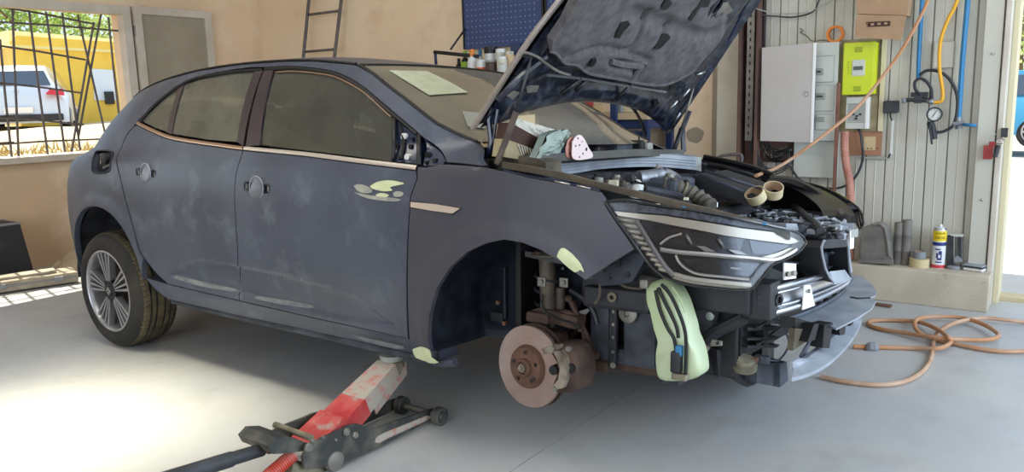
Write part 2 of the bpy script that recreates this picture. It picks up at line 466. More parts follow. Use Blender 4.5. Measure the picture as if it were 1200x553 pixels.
def sheet(name, poly, mat, parent, fn=None, step=.03, thick=.02, holes=(), inset=0.0, gap=.0025, mir=-1, lines=(), smooth=True, flange=True):
    """a panel cut to an outline in (x, z), bent over fn(x, z) -> half width, with turned-in edges"""
    fn = fn or surf
    poly = shrink(poly, gap) if gap else poly
    out = resample(poly, step); pts = [V(p) for p in out]; edges = [(i, (i + 1) % len(out)) for i in range(len(out))]
    hs = []
    for h in holes:
        hr = resample(h, step * .6); n = len(pts); pts += [V(p) for p in hr]; hs.append(hr)
        edges += [(n + i, n + (i + 1) % len(hr)) for i in range(len(hr))]
    for l in lines:
        lr = resample(l, step * .6, False); n = len(pts); pts += [V(p) for p in lr]
        edges += [(n + i, n + i + 1) for i in range(len(lr) - 1)]
    xs = [p[0] for p in out]; zs = [p[1] for p in out]
    nx = int((max(xs) - min(xs)) / step); nz = int((max(zs) - min(zs)) / step)
    for i in range(nx + 1):
        for j in range(nz + 1):
            q = (min(xs) + (i + .5 * (j % 2)) * step, min(zs) + j * step)
            if inpoly(q, out) and pdist(q, out) > step * .35 and not any(inpoly(q, h) or pdist(q, h) < step * .25 for h in hs):
                pts.append(V(q))
    vv, ee, ff, *_ = delaunay_2d_cdt(pts, edges, [], 0, 1e-6)
    keep = []
    for f in ff:
        c = sum((vv[i] for i in f), V((0, 0))) / len(f)
        if inpoly(c, out) and not any(inpoly(c, h) for h in hs): keep.append(list(f))
    P = [V((p.x, mir * (fn(p.x, p.y) - inset), p.y)) for p in vv]
    mb = MB(); mb.add(P, keep, smooth)
    if flange:
        ec = {}
        for f in keep:
            for a, b in zip(f, f[1:] + f[:1]): ec[(min(a, b), max(a, b))] = ec.get((min(a, b), max(a, b)), 0) + 1
        for (a, b), n in ec.items():
            if n == 1:
                o = V((0, -mir * thick, 0)); mb.add([P[a], P[b], P[b] + o, P[a] + o], [(0, 1, 2, 3)])
    return mb.build(name, mat, parent, 60)
# ------------------------------------------------------------------ the setting
def floor_mat():
    m = bpy.data.materials.new('floor_mat'); m.use_nodes = True; nt = m.node_tree; b = nt.nodes['Principled BSDF']
    tc = nt.nodes.new('ShaderNodeTexCoord')
    def noise(sc, det=6, r=.6):
        n = nt.nodes.new('ShaderNodeTexNoise'); n.inputs['Scale'].default_value = sc; n.inputs['Detail'].default_value = det
        n.inputs['Roughness'].default_value = r; nt.links.new(tc.outputs['Object'], n.inputs['Vector']); return n
    def ramp(n, p0, p1, c0, c1):
        r = nt.nodes.new('ShaderNodeValToRGB'); r.color_ramp.elements[0].position = p0; r.color_ramp.elements[1].position = p1
        r.color_ramp.elements[0].color = c0; r.color_ramp.elements[1].color = c1; nt.links.new(n.outputs['Fac'], r.inputs[0]); return r
    a = ramp(noise(.9), .35, .68, rgb(168, 170, 172), rgb(186, 184, 178))
    d = ramp(noise(3.2, 8, .7), .52, .75, (0, 0, 0, 1), (.5, .5, .5, 1))
    mx = nt.nodes.new('ShaderNodeMix'); mx.data_type = 'RGBA'; mx.inputs[7].default_value = rgb(150, 146, 136)
    nt.links.new(d.outputs[0], mx.inputs[0]); nt.links.new(a.outputs[0], mx.inputs[6])
    s = ramp(noise(42, 3, .5), .70, .74, (0, 0, 0, 1), (.6, .6, .6, 1))
    m2 = nt.nodes.new('ShaderNodeMix'); m2.data_type = 'RGBA'; m2.inputs[7].default_value = rgb(206, 204, 196)
    nt.links.new(s.outputs[0], m2.inputs[0]); nt.links.new(mx.outputs[2], m2.inputs[6])
    nt.links.new(m2.outputs[2], b.inputs['Base Color'])
    rr = ramp(noise(5, 5), .3, .7, (.32, .32, .32, 1), (.55, .55, .55, 1)); nt.links.new(rr.outputs[0], b.inputs['Roughness'])
    b.inputs['Specular IOR Level'].default_value = .4
    MATS['floor_mat'] = m
floor_mat()
YB = 2.36      # the back wall
XL = -5.45     # the window wall
YN = -8.0      # the side behind the photographer
# floor cast in bays, joints between them recessed
fl = empty('floor', (0, 0, 0), 'pale blue-grey painted concrete workshop floor', 'floor'); del fl['category']; fl['kind'] = 'structure'
mb = MB(); mb.box((0.05, (YN + YB) / 2 + .05, -.08), (11.3, YB - YN + .3, .1)); mb.build('floor_bed', 'charcoal', fl)
ja, jb = floor_at(610, 553), floor_at(750, 450)
jx = [-2.6 - 2.9, -2.6, ja.x + (0 - ja.y) * (jb.x - ja.x) / (jb.y - ja.y), 3.2, 5.6]
bays_x = [(-5.6, jx[2]), (jx[2], 3.2), (3.2, 5.6)]
for i, (a, b_) in enumerate(bays_x):
    for (c, d) in ((-8.1, -3.2), (-3.2, 2.44)):
        mb = MB(); mb.box(((a + b_) / 2, (c + d) / 2, -.02), (b_ - a - .005, d - c - .005, .04)); mb.build('floor_bay', 'floor_mat', fl)

def wall_with_hole(name, mat, axis, pos, u0, u1, z0, z1, hole, thick):
    """axis 'x': the wall stands at x = pos and runs along y; outward thickness"""
    mb = MB()
    hu0, hu1, hz0, hz1 = hole
    def bx(a, b_, c, d):
        if b_ - a < 1e-4 or d - c < 1e-4: return
        if axis == 'x': mb.box((pos + thick / 2, (a + b_) / 2, (c + d) / 2), (abs(thick), b_ - a, d - c))
        else: mb.box(((a + b_) / 2, pos + thick / 2, (c + d) / 2), (b_ - a, abs(thick), d - c))
    bx(u0, hu0, z0, z1); bx(hu1, u1, z0, z1); bx(hu0, hu1, z0, hz0); bx(hu0, hu1, hz1, z1)
    return mb.build(name, mat)
ZC = 3.7
WY0, WY1, WZ0, WZ1 = -.92, .93, .90, 2.10
struct(wall_with_hole('wall_left', 'left_wall', 'x', XL, YN, YB + .2, 0, ZC, (WY0, WY1, WZ0, WZ1), -.22), 'tan plastered wall with the barred window', 'wall')
mb = MB(); mb.box(((XL - .26) / 2, YB + .1, ZC / 2), (-XL - .26, .2, ZC))
struct(mb.build('wall_back', 'tan_wall'), 'tan plastered back wall behind the car', 'wall')
mb = MB(); mb.box((XL / 2 + 2.7, -1.9, ZC + .05), (11.2, 12.4, .1)); struct(mb.build('ceiling', 'cab_white'), 'pale sheet ceiling of the workshop', 'ceiling')
mb = MB(); mb.box((5.5, -5.3, ZC / 2), (.2, 5.4, ZC)); struct(mb.build('wall_right', 'left_wall'), 'tan plastered wall on the right', 'wall')
for (xx, ww) in ((-4.4, 2.6), (4.6, 2.2)):
    mb = MB(); mb.box((xx, YN - .1, ZC / 2), (ww, .2, ZC)); struct(mb.build('wall_front', 'left_wall'), 'tan wall beside the assumed gate behind the photographer', 'wall')

# window: fixed frame, sill, open casement
wf = empty('window_1', (XL, 0, .9), 'white framed window opening in the left wall', 'window'); del wf['category']; wf['kind'] = 'structure'
IW = wf.matrix_basis.inverted() if False else Matrix.Translation(V((-XL, 0, -.9)))
def wbox(name, c, d, mat, par=wf, rot=None):
    mb = MB(); mb.box(V(c) - V((XL, 0, .9)), d, rot, .004); return mb.build(name, mat, par)
wbox('window_frame', (XL, WY1 + .0, (WZ0 + WZ1) / 2), (.10, .075, WZ1 - WZ0 + .1), 'frame_white')
wbox('window_frame', (XL, WY0, (WZ0 + WZ1) / 2), (.10, .075, WZ1 - WZ0 + .1), 'frame_white')
wbox('window_frame', (XL, 0, WZ1 + .02), (.104, WY1 - WY0 + .074, .075), 'frame_white')
wbox('window_sill', (XL - .08, 0, WZ0 - .01), (.34, WY1 - WY0 + .04, .05), 'frame_white')
# open casement folded back to the wall
ca, cb = 1.02, 1.72
for y in (ca, cb): wbox('casement_stile', (XL + .05, y, 1.53), (.045, .07, 1.26), 'frame_white')
for z in (.93, 2.13): wbox('casement_rail', (XL + .05, (ca + cb) / 2, z), (.045, cb - ca - .06, .07), 'frame_white')
wbox('casement_panel', (XL + .045, (ca + cb) / 2, 1.53), (.015, cb - ca - .06, 1.14), 'curtain')
for z in (1.15, 1.95): wbox('hinge', (XL + .055, .985, z), (.03, .02, .09), 'steel_dull')
# the bent security grille outside the window
gr = empty('window_grille', (XL - .2, 0, .9), 'bent grey iron bar grille outside the left window', 'grille')
def gbar(name, pts, r=.010):
    mb = MB(); mb.tube([V(p) - V((XL - .2, 0, .9)) for p in pts], r, 6); return mb.build(name, 'grille_metal', gr)
GX = XL - .12
for (a, b_) in (((14, -2), (22, 186)), ((34, 12), (56, 181)), ((54, 14), (76, 178)), ((73, 15), (94, 176)), ((91, 17), (124, 160)), ((119, 14), (92, 160)), ((127, 20), (140, 140)), ((110, 26), (84, 178)), ((0, 46), (14, 186))):
    gbar('grille_bar', [side_at(a[0], a[1], GX), side_at((a[0] + b_[0]) / 2 + random.uniform(-.6, .6), (a[1] + b_[1]) / 2, GX - .01), side_at(b_[0], b_[1], GX)])
for (a, b_) in (((-12, 25), (148, 37)), ((-12, 52), (100, 70)), ((-12, 96), (96, 109)), ((-12, 137), (98, 146)), ((-12, 170), (118, 163)), ((-12, 6), (110, 28))):
    gbar('grille_rail', [side_at(a[0], a[1], GX + .014), side_at((a[0] + b_[0]) / 2, (a[1] + b_[1]) / 2 - 1, GX + .014), side_at(b_[0], b_[1], GX + .014)], .009)
for k in range(6): y = -.22 - k * .135; gbar('grille_bar', [(GX, y, 2.07), (GX - .01, y + .02, 1.5), (GX, y + .03, .93)])
for z in (1.03, 1.24, 1.50, 1.78, 1.96): gbar('grille_rail', [(GX + .014, -.94, z), (GX + .014, -.05, z)], .009)

# metal clad wall on the right: single ribbed cladding boards
xs0 = wall_at(893, 100).x
pw = empty('wall_back_cladding', (xs0, YB, 0), 'pale grey ribbed metal cladding wall behind the fuse boxes', 'wall'); del pw['category']; pw['kind'] = 'structure'
ribs = [1028, 1040, 1051, 1062, 1073, 1083.5, 1095, 1106, 1117.5]
def clad(x0, x1, name='cladding_board'):
    n = MB(); z0, z1 = 0.0, ZC
    mx_ = (x0 + x1) / 2; prof = [(x0 + .001, .004), (x0 + .004, -.010), (mx_ - .004, -.010), (mx_, -.013), (mx_ + .004, -.010), (x1 - .006, -.010), (x1 - .003, -.002), (x1 - .001, .004)]
    for (a, b_), (c, d) in zip(prof, prof[1:]):
        n.quad((a - xs0, b_, z0), (c - xs0, d, z0), (c - xs0, d, z1), (a - xs0, b_, z1))
    n.build(name, 'panel_metal', pw)
x = xs0
while x < 1.10:
    clad(x, min(x + .111, 1.13)); x += .111
mb = MB(); mb.box(((1.13 - xs0) / 2, .06, ZC / 2), (1.13 - xs0, .1, ZC)); mb.build('cladding_backing', 'panel_metal', pw)
# door post and frame of the side gate
xj0, xj1 = 1.00, 1.135
dj = empty('door_1', (xj0, YB, 0), 'pale metal post of the side gateway', 'door'); del dj['category']; dj['kind'] = 'structure'
mb = MB(); mb.box((.045, -.035, ZC / 2), (.09, .05, ZC), None, .004); mb.build('door_frame', 'panel_metal', dj)
mb = MB(); mb.box((.112, .01, ZC / 2), (.028, .16, ZC), None, .004); mb.build('door_jamb', 'frame_white', dj)
mb = MB(); mb.box((.145, .12, ZC / 2), (.03, .2, ZC), None, .004); mb.build('door_jamb', 'wood_pale', dj)
for z in (.62, 1.44): 
    mb = MB(); mb.lathe([(.0001, 0), (.006, .001), (.008, .005), (.008, .008)], (.05, -.07, z), (0, 1, 0), 10); mb.build('bolt', 'steel', dj)
mb = MB(); mb.box((2.0, .18, .01), (3.9, .12, .03)); mb.build('threshold', 'dirt', dj)
mb = MB(); mb.box((2.6, .1, 3.3), (3.0, .2, .8)); mb.build('lintel', 'panel_metal', dj)

# beige pillar, rusty steel column, perforated rail
mb = MB(); a, b_ = wall_at(840, 100, 2.27).x, wall_at(868, 100, 2.27).x
mb.box(((a + b_) / 2, 2.32, ZC / 2), (b_ - a, .1, ZC), None, .006); struct(mb.build('trim_1', 'column_paint'), 'beige painted pillar left of the rusty column', 'pillar')
mb = MB(); a2 = wall_at(833, 100, 2.3).x; mb.box(((a + a2) / 2, 2.345, ZC / 2), (a - a2, .035, ZC)); struct(mb.build('trim_2', 'plaster_grey'), 'rough mortar strip beside the beige pillar', 'trim')
sc_ = empty('steel_column', (b_, 2.3, 0), 'rusty dark steel column left of the open fuse box', 'column'); sc_['kind'] = 'structure'; del sc_['category']
c0 = b_; c1 = xs0 + .02
mb = MB(); mb.box(((c1 - c0) / 2, .04, ZC / 2), (c1 - c0, .02, ZC)); mb.build('web', 'rust_column', sc_)
mb = MB(); mb.box(((c1 - c0) - .008, -.02, ZC / 2), (.014, .14, ZC)); mb.build('flange', 'rust_column', sc_)
mb = MB(); mb.box((.008, -.02, ZC / 2), (.014, .14, ZC)); mb.build('flange', 'rust_column', sc_)
px0 = wall_at(874, 100, 2.24).x - b_; pxx = wall_at(882, 100, 2.24).x - b_
pr = MB(); pr.box(((px0 + pxx) / 2, -.05, 2.25), (pxx - px0, .012, 2.6)); pr.box((px0, -.035, 2.25), (.004, .03, 2.6)); pr.box((pxx, -.035, 2.25), (.004, .03, 2.6))
pro = pr.build('perforated_rail', 'steel_dull', sc_)
sl = MB()
for k in range(50): sl.box(((px0 + pxx) / 2, -.0575, 1.0 + k * .05), (.009, .004, .022))
sl.build('slot', 'black', pro)
for k in range(5):
    mb = MB(); xx = pxx + .01 + k * .013
    mb.tube([(xx + random.uniform(-.004, .004), -.03 + .012 * (k % 2), z) for z in (.9, 1.2, 1.5, 1.8, 2.2, 2.8, 3.5)], .0045, 6); mb.build('cable', 'black' if k != 2 else 'steel_dull', sc_)

# grey plaster patch on the tan wall, ledge below the cladding
q = wall_at(815, 158)
poly = []
for k in range(18):
    a = 2 * math.pi * k / 18; poly.append((q.x + .068 * math.cos(a) * random.uniform(.8, 1.1), YB, q.z + .055 * math.sin(a) * random.uniform(.8, 1.1)))
mb = MB(); mb.slab(poly, (0, -.003, 0)); struct(mb.build('trim_3', 'plaster_grey'), 'grey mortar patch on the tan wall', 'patch')
LA, LB = floor_at(1028, 353), floor_at(1157, 365.5)
LZ = .208; LX0 = .2; LX1 = LB.x
LYF = (LA.y + LB.y) / 2
mb = MB(); mb.box(((LX0 + LX1) / 2, (LYF + YB) / 2, LZ / 2), (LX1 - LX0, YB - LYF, LZ), None, .006)
struct(mb.build('trim_4', 'ledge_mat'), 'low plastered concrete ledge along the clad wall', 'ledge')

# ------------------------------------------------------------------ outdoors
mb = MB(); mb.box((0, 0, -.16), (120, 120, .1)); struct(mb.build('ground', 'yard'), 'bright concrete yard outside', 'ground')
# raised bank outside the left window
mb = MB(); n = 24; vs = []; fs = []
for i in range(n + 1):
    for j in range(n + 1):
        xx = -5.75 - i * 1.0; yy = -9 + j * 1.25
        vs.append((xx, yy, .30 + .62 * sstep(0, 8, i * .8) + random.uniform(-.05, .05) - (.35 if i == 0 else 0)))
for i in range(n):
    for j in range(n): fs.append((i * (n + 1) + j, (i + 1) * (n + 1) + j, (i + 1) * (n + 1) + j + 1, i * (n + 1) + j + 1))
mb.add(vs, fs, True); struct(mb.build('ground', 'dirt'), 'dusty bank outside the left window', 'ground')
def grass(name, label, x0, x1, y0, y1, z, count, h):
    g = MB()
    for k in range(count):
        px_, py_ = random.uniform(x0, x1), random.uniform(y0, y1); zz = z(px_)
        a = random.uniform(0, 6.28); l = random.uniform(.5, 1.2) * h; dx, dy = math.cos(a) * .02, math.sin(a) * .02
        t = V((random.uniform(-.12, .12), random.uniform(-.12, .12), l))
        g.add([(px_ - dx, py_ - dy, zz), (px_ + dx, py_ + dy, zz), V((px_, py_, zz)) + t], [(0, 1, 2)])
    tag(g.build(name, 'dry_grass'), label, 'grass', None, 'stuff')
grass('dry_grass', 'dry straw-coloured grass on the bank outside the left window', -11.0, -6.4, -2, 11, lambda x: .30 + .62 * sstep(0, 8, -5.75 - x) - .03, 6000, .17)

def tree(label, x, y, z, r, h, mat, n=5200, cat='tree', name='tree', grp=None):
    t = empty(name, (x, y, z), label, cat, grp)
    tr = MB(); tr.tube([(0, 0, 0), (.05, .03, h * .3), (-.03, 0, h * .62), (0, .1, h * .85)], [.14, .11, .08, .03], 8)
    for k in range(5):
        a = k * 1.3; tr.tube([(0, 0, h * (.35 + .08 * k)), (math.cos(a) * r * .4, math.sin(a) * r * .4, h * (.5 + .09 * k)), (math.cos(a) * r * .75, math.sin(a) * r * .75, h * (.6 + .09 * k))], [.05, .03, .012], 6)
    tr.build('trunk', 'bark', t)
    lv = MB(); blobs = [(random.uniform(-.6, .6) * r, random.uniform(-.6, .6) * r, h * random.uniform(.25, .95), r * random.uniform(.35, .6)) for _ in range(12)]
    for k in range(n):
        bx_, by_, bz_, br = random.choice(blobs)
        d = V((random.gauss(0, 1), random.gauss(0, 1), random.gauss(0, 1))).normalized() * br * random.uniform(.6, 1)
        p = V((bx_, by_, bz_)) + d; u = V((random.gauss(0, 1), random.gauss(0, 1), random.gauss(0, 1))).normalized(); w_ = u.orthogonal().normalized()
        s = .09
        lv.add([p - u * s, p + w_ * s * .5, p + u * s, p - w_ * s * .5], [(0, 1, 2, 3)])
    lo = lv.build('foliage', mat, t); lo['kind'] = 'stuff'
tree('light green bushy tree outside the window, above the white car', *far_at(20, 60, 27)[:2], .6, 3.6, 5.4, 'leaf')
tree('pale leafy tree outside the window behind the yellow van', *far_at(95, 35, 34)[:2], .6, 4.2, 7.4, 'leaf_light')
tree('green shrub at the far left outside the window', *far_at(-90, 60, 38)[:2], .6, 3.2, 5.6, 'leaf')
tree('green tree beyond the yard, seen through the side gateway', *far_at(1196, 40, 26)[:2], -.1, 3.4, 5.8, 'leaf_light')
mb = MB(); c = far_at(1230, 80, 30); mb.box((c.x, c.y, .9), (14, .3, 2.0), (0, 0, YAW)); struct(mb.build('wall_yard', 'ledge_mat'), 'pale yard wall beyond the gateway', 'wall')
mb = MB(); c = far_at(60, 100, 42); mb.box((c.x, c.y, 1.6), (40, .4, 3.2), (0, 0, YAW)); struct(mb.build('wall_outside', 'dry_grass'), 'sunlit bank behind the trees', 'wall')

# far vehicles (own frames: +x right, +y away, +z up as seen from here)
def yawmat(p, rz): return Matrix.Translation(p) @ Matrix.Rotation(rz, 4, 'Z')
WIN_YAW = YAW + math.atan2(560, F)
def hatchback(label, loc, rz, paint, small=False):
    t = empty('parked_car', loc, label, 'car', None, rz)
    # rear faces -y, length along +y
    n = 15; rows = []
    prof = [(0, .30, .62, .82), (.03, .55, .60, .86), (.10, .85, .60, .86), (.28, 1.05, .8, .82), (.55, 1.38, .8, .66), (.9, 1.46, .8, .62), (2.2, 1.46, .8, .62), (3.0, .98, .8, .8), (4.0, .80, .8, .82), (4.2, .45, .7, .7)]
    b = MB(); vs = []; 
    for (y, zt, zr, hwid) in prof:
        for (fx, fz) in ((-1, 0), (-1.02, .5), (-.97, .75), (-.8, 1), (0, 1.02), (.8, 1), (.97, .75), (1.02, .5), (1, 0)):
            wdt = .88 if fz < .6 else hwid
            zz = .25 + (zt - .25) * fz if fz <= 1 else zt * 1.01
            vs.append((fx * (wdt if fz < .75 else hwid), y, zz))
    fs = [(i * 9 + k, i * 9 + k + 1, (i + 1) * 9 + k + 1, (i + 1) * 9 + k) for i in range(len(prof) - 1) for k in range(8)]
    b.add(vs, fs, True); b.add(vs[:9], [list(range(9))]); b.build('body', paint, t, 50)
    g = MB(); g.add([(-.62, .24, 1.03), (.62, .24, 1.03), (.5, .49, 1.34), (-.5, .49, 1.34)], [(0, 1, 2, 3)]); g.build('rear_window', 'car_glass', t)
    for s in (-1, 1):
        g = MB(); g.add([(s * .80, .7, 1.0), (s * .80, 2.7, 1.0), (s * .66, 2.2, 1.38), (s * .66, .9, 1.38)], [(0, 1, 2, 3)]); g.build('side_window', 'car_glass', t)
        l = MB(); l.slab([(s * .86, -.0, .80), (s * .52, -.03, .84), (s * .60, -.0, .93), (s * .84, .05, .95)], (0, .12, 0)); l.build('tail_lamp', 'tail_red', t)
        for y in (.75, 3.3):
            wv = MB(); wv.lathe([(.0001, 0), (.2, .0), (.30, .02), (.32, .05), (.32, .2)], (s * .90, y, .32), (-s, 0, 0), 24); wo = wv.build('wheel', 'rubber', t)
            r_ = MB(); r_.lathe([(.0001, -.01), (.05, -.012), (.06, .0)], (s * .90, y, .32), (-s, 0, 0), 20)
            for k in range(5):
                a = k * 2 * math.pi / 5; r_.box((s * .905, y + .1 * math.cos(a), .32 + .1 * math.sin(a)), (.02, .2, .045), (a, 0, 0))
            r_.lathe([(.19, -.006), (.21, -.012), (.22, 0)], (s * .90, y, .32), (-s, 0, 0), 24); r_.build('rim', 'alloy', wo)
    p = MB(); p.box((0, -.02, .52), (.52, .02, .12)); p.build('number_plate', 'cab_edge', t)
    e = MB(); e.lathe([(.045, 0), (.06, .01), (.06, .02), (.045, .02)], (0, .02, .90), (0, -1, 0), 4, False); e.build('badge', 'steel', t)
    bp = MB(); bp.box((0, -.02, .36), (1.6, .06, .14), None, .02); bp.build('bumper', 'black_plastic', t)
c = far_at(26, 160, 16.5)
hatchback('white hatchback parked outside the left window', (c.x, c.y, c.z + .02), WIN_YAW - .1, 'car_silver')
c = far_at(1193, 172, 15.5)
hatchback('blue car parked in the yard beyond the gateway', (c.x + 1.15, c.y + .2, c.z), YAW - math.atan2(590, F) + 1.35, 'car_blue')
# yellow van
c = far_at(100, 168, 21.5)
v = empty('yellow_van', (c.x, c.y, c.z), 'old yellow van parked outside behind the white hatchback', 'van', None, WIN_YAW + .2)
mb = MB(); prof = [(-1.45, 0.1), (1.25, 0.1), (1.25, 2.45), (1.05, 2.7), (-1.3, 2.8), (-1.45, 2.65)]
mb.slab([(x, 0, z) for x, z in prof], (0, 1.9, 0)); mb.build('body', 'van_yellow', v)
mb = MB(); mb.slab([(-1.5, -.06, 2.5), (1.3, -.06, 2.4), (1.2, .3, 2.8), (-1.4, .3, 2.95)], (0, 1.5, .05)); mb.build('roof', 'van_roof', v)
mb = MB(); mb.slab([(.35, -.02, 1.15), (.95, -.02, 1.12), (.9, -.02, 1.95), (.38, -.02, 1.98)], (0, .03, 0)); wd = mb.build('side_window', 'car_silver', v)
mb = MB(); mb.box((.72, -.06, 1.2), (.22, .1, .34)); mb.build('wing_mirror', 'black', v)
mb = MB(); mb.slab([(1.0, -.01, .5), (1.24, -.01, .5), (1.22, -.01, 2.0), (1.0, -.01, 2.0)], (0, .05, 0)); mb.build('door_opening', 'dark_brown', v)
mb = MB(); mb.box((.98, -.03, 1.1), (.03, .03, 1.9)); mb.build('door_edge', 'van_roof', v)
# ------------------------------------------------------------------ the car
car = empty('car', (0, 0, 0), 'dark blue hatchback in grey primer, raised on the jack with its bonnet open', 'car')
car.matrix_world = CARM
def cb(mb, name, mat, parent=car, sharp=40): return mb.build(name, mat, parent, sharp)
# outlines taken on the near flank, in (x, z)
ARC_F = [on_side(*p) for p in ((508, 421), (504, 393), (506, 367), (514.7, 337), (530, 313), (549.4, 295.6), (571, 285.6), (593, 281), (614.5, 284.7), (636, 293.4), (658, 306.4), (686, 327))]
chrome = [(161, 143), (182, 153), (204.6, 161), (259, 169), (286, 172.5), (360, 179.5), (420, 187), (488, 195)]
CH = smooth_line(SP(*chrome), 3)
top = [(165, 140), (183, 120.5), (219, 95), (277, 82.5), (309, 80.5), (345, 79.5), (383, 84), (405, 91.5), (428, 106), (460, 133), (488, 156.6), (497, 164.6), (519, 188)]
TOPL = smooth_line(SP(*top), 3)
def part_of(line, x0, x1):
    """points of a line between two x values, interpolated at the ends"""
    L = sorted(line); out = []
    def at(x):
        for a, b in zip(L, L[1:]):
            if a[0] <= x <= b[0]: return (x, a[1] + (b[1] - a[1]) * (x - a[0]) / max(1e-9, b[0] - a[0]))
        return (x, L[0][1] if x < L[0][0] else L[-1][1])
    return [at(x0)] + [p for p in L if x0 < p[0] < x1] + [at(x1)]
gap_b = SP((286, 172), (277, 202), (275.7, 250), (278.5, 290), (280.6, 352.5))
gap_r = SP((161, 144.5), (149, 158), (140.5, 177), (140.5, 205), (149.5, 241.6), (164, 291.6), (172, 306), (183, 320), (197, 333))
gap_f = SP((488.5, 196), (489, 209), (481, 231), (480, 250), (478.5, 397.5))
gap_r = smooth_line(gap_r, 3)
low = SP((197, 333), (280.6, 352.5), (360, 371), (420, 384), (478.5, 397.5))
sill_b = SP((190, 352), (280, 373.5), (360, 391), (446.5, 411), (484, 419), (509, 425.5), (523, 424.5))
wedge_r = SP((198, 322), (215, 309), (236, 302), (281, 312), (281.5, 344), (240, 336))
wedge_f = SP((279, 311), (330, 322), (385, 338), (420, 352), (466, 382), (400, 374), (281, 344))
WEDGE += [wedge_r, wedge_f]
xb = gap_b[0][0]
belt_off = lambda L, d: [(x, z - d) for x, z in L]
# door skins
rd = part_of(CH, CH[0][0] + .01, xb)
rear_door_poly = belt_off(rd, .014) + gap_b[1:] + [low[1]][:0] + gap_r[::-1][:-1]
def fromto(L, a, b): return [p for p in L if a < p[0] < b]
hx, hz = on_side(171, 203); hx2, hz2 = on_side(301, 220)
def ellipse(cx, cz, rx, rz, n=16): return [(cx + rx * math.cos(2 * math.pi * k / n), cz + rz * math.sin(2 * math.pi * k / n)) for k in range(n)]
def rrect(cx, cz, a, b, n=3, r=.01):
    out = []
    for (sx, sz, a0) in ((1, 1, 0), (-1, 1, 90), (-1, -1, 180), (1, -1, 270)):
        for k in range(n + 1):
            t = R(a0 + 90 * k / n); out.append((cx + sx * (a - r) + r * math.cos(t), cz + sz * (b - r) + r * math.sin(t)))
    return out
rdoor = sheet('rear_door', rear_door_poly, 'primer', car, step=.025, holes=[rrect(hx - .066, hz + .004, .017, .017), rrect(hx + .066, hz - .003, .018, .017)], lines=[wedge_r + wedge_r[:1], shrink(wedge_r, .009) + shrink(wedge_r, .009)[:1]])
fdoor_poly = belt_off(part_of(CH, xb, gap_f[0][0]), .014) + gap_f[1:] + low[2:4][::-1] + [gap_b[-1]] + gap_b[1:-1][::-1]
fdoor = sheet('front_door', fdoor_poly, 'primer', car, step=.025, holes=[rrect(hx2 - .060, hz2 + .006, .018, .017), rrect(hx2 + .062, hz2 - .006, .018, .017)], lines=[wedge_f + wedge_f[:1], shrink(wedge_f, .009) + shrink(wedge_f, .009)[:1]])
# handle recesses: dished cups with a film over them and bare carrier ends
def handle(door, cx, cz, r):
    mb = MB(); n = 20; vs = []; rings = [(1.0, -.0025), (.94, -.001), (.7, .0), (.35, .0005), (.001, .001)]
    for (k, o) in rings:
        for j in range(n):
            a = 2 * math.pi * j / n; x, z = cx + r * k * math.cos(a), cz + r * 1.05 * k * math.sin(a)
            vs.append((x, -(surf(x, z) + .003 + o), z))
    mb.add(vs, [(i * n + j, i * n + (j + 1) % n, (i + 1) * n + (j + 1) % n, (i + 1) * n + j) for i in range(4) for j in range(n)], True)
    o = mb.build('handle_cup', 'grey_plastic' if False else 'handle_cup_mat', door)
    ring = MB(); ring.tube([(cx + r * math.cos(2 * math.pi * j / 24), -(surf(cx, cz) + .003), cz + r * 1.05 * math.sin(2 * math.pi * j / 24)) for j in range(24)], .0022, 5, closed=True); ring.build('cup_rim', 'grey_plastic', door)
    for s in (-1, 1):
        m2 = MB(); m2.tube([(cx + s * .064 + a_, -(surf(cx, cz) + .001), cz - s * .004 + b_) for a_, b_ in rrect(0, 0, .021, .02, 3, .012)], .0022, 5, closed=True)
        m2.box((cx + s * .064, -(surf(cx, cz) - .016), cz - s * .004), (.05, .012, .05)); m2.build('handle_mount', 'black', door)
        m3_ = MB(); m3_.box((cx + s * .072, -(surf(cx, cz) - .004), cz - s * .004), (.010, .006, .022), None, .002); m3_.build('handle_clip', 'steel_dull', door)
M('handle_cup_mat', (72, 76, 86), 0.35, c2=(92, 96, 104), sc=30, coat=.3)
handle(rdoor, hx, hz, .047); handle(fdoor, hx2, hz2, .047)
# beltline chrome
def strip(name, line, h, mat, parent, off=.004, fn=surf, dz=0):
    mb = MB(); vs = []
    for (x, z) in line:
        for (dy, zz) in ((0, -h / 2), (off, -h / 2 * .8), (off * 1.4, 0), (off, h / 2 * .8), (0, h / 2)):
            vs.append((x, -(fn(x, z + dz + zz) + dy), z + dz + zz))
    mb.add(vs, [(i * 5 + k, i * 5 + k + 1, (i + 1) * 5 + k + 1, (i + 1) * 5 + k) for i in range(len(line) - 1) for k in range(4)], True)
    return mb.build(name, mat, parent, 70)
strip('belt_trim', part_of(CH, CH[0][0], xb - .004), .016, 'chrome_warm', rdoor, dz=-.004)
strip('belt_trim', part_of(CH, xb + .004, gap_f[0][0]), .017, 'chrome', fdoor, dz=-.004)
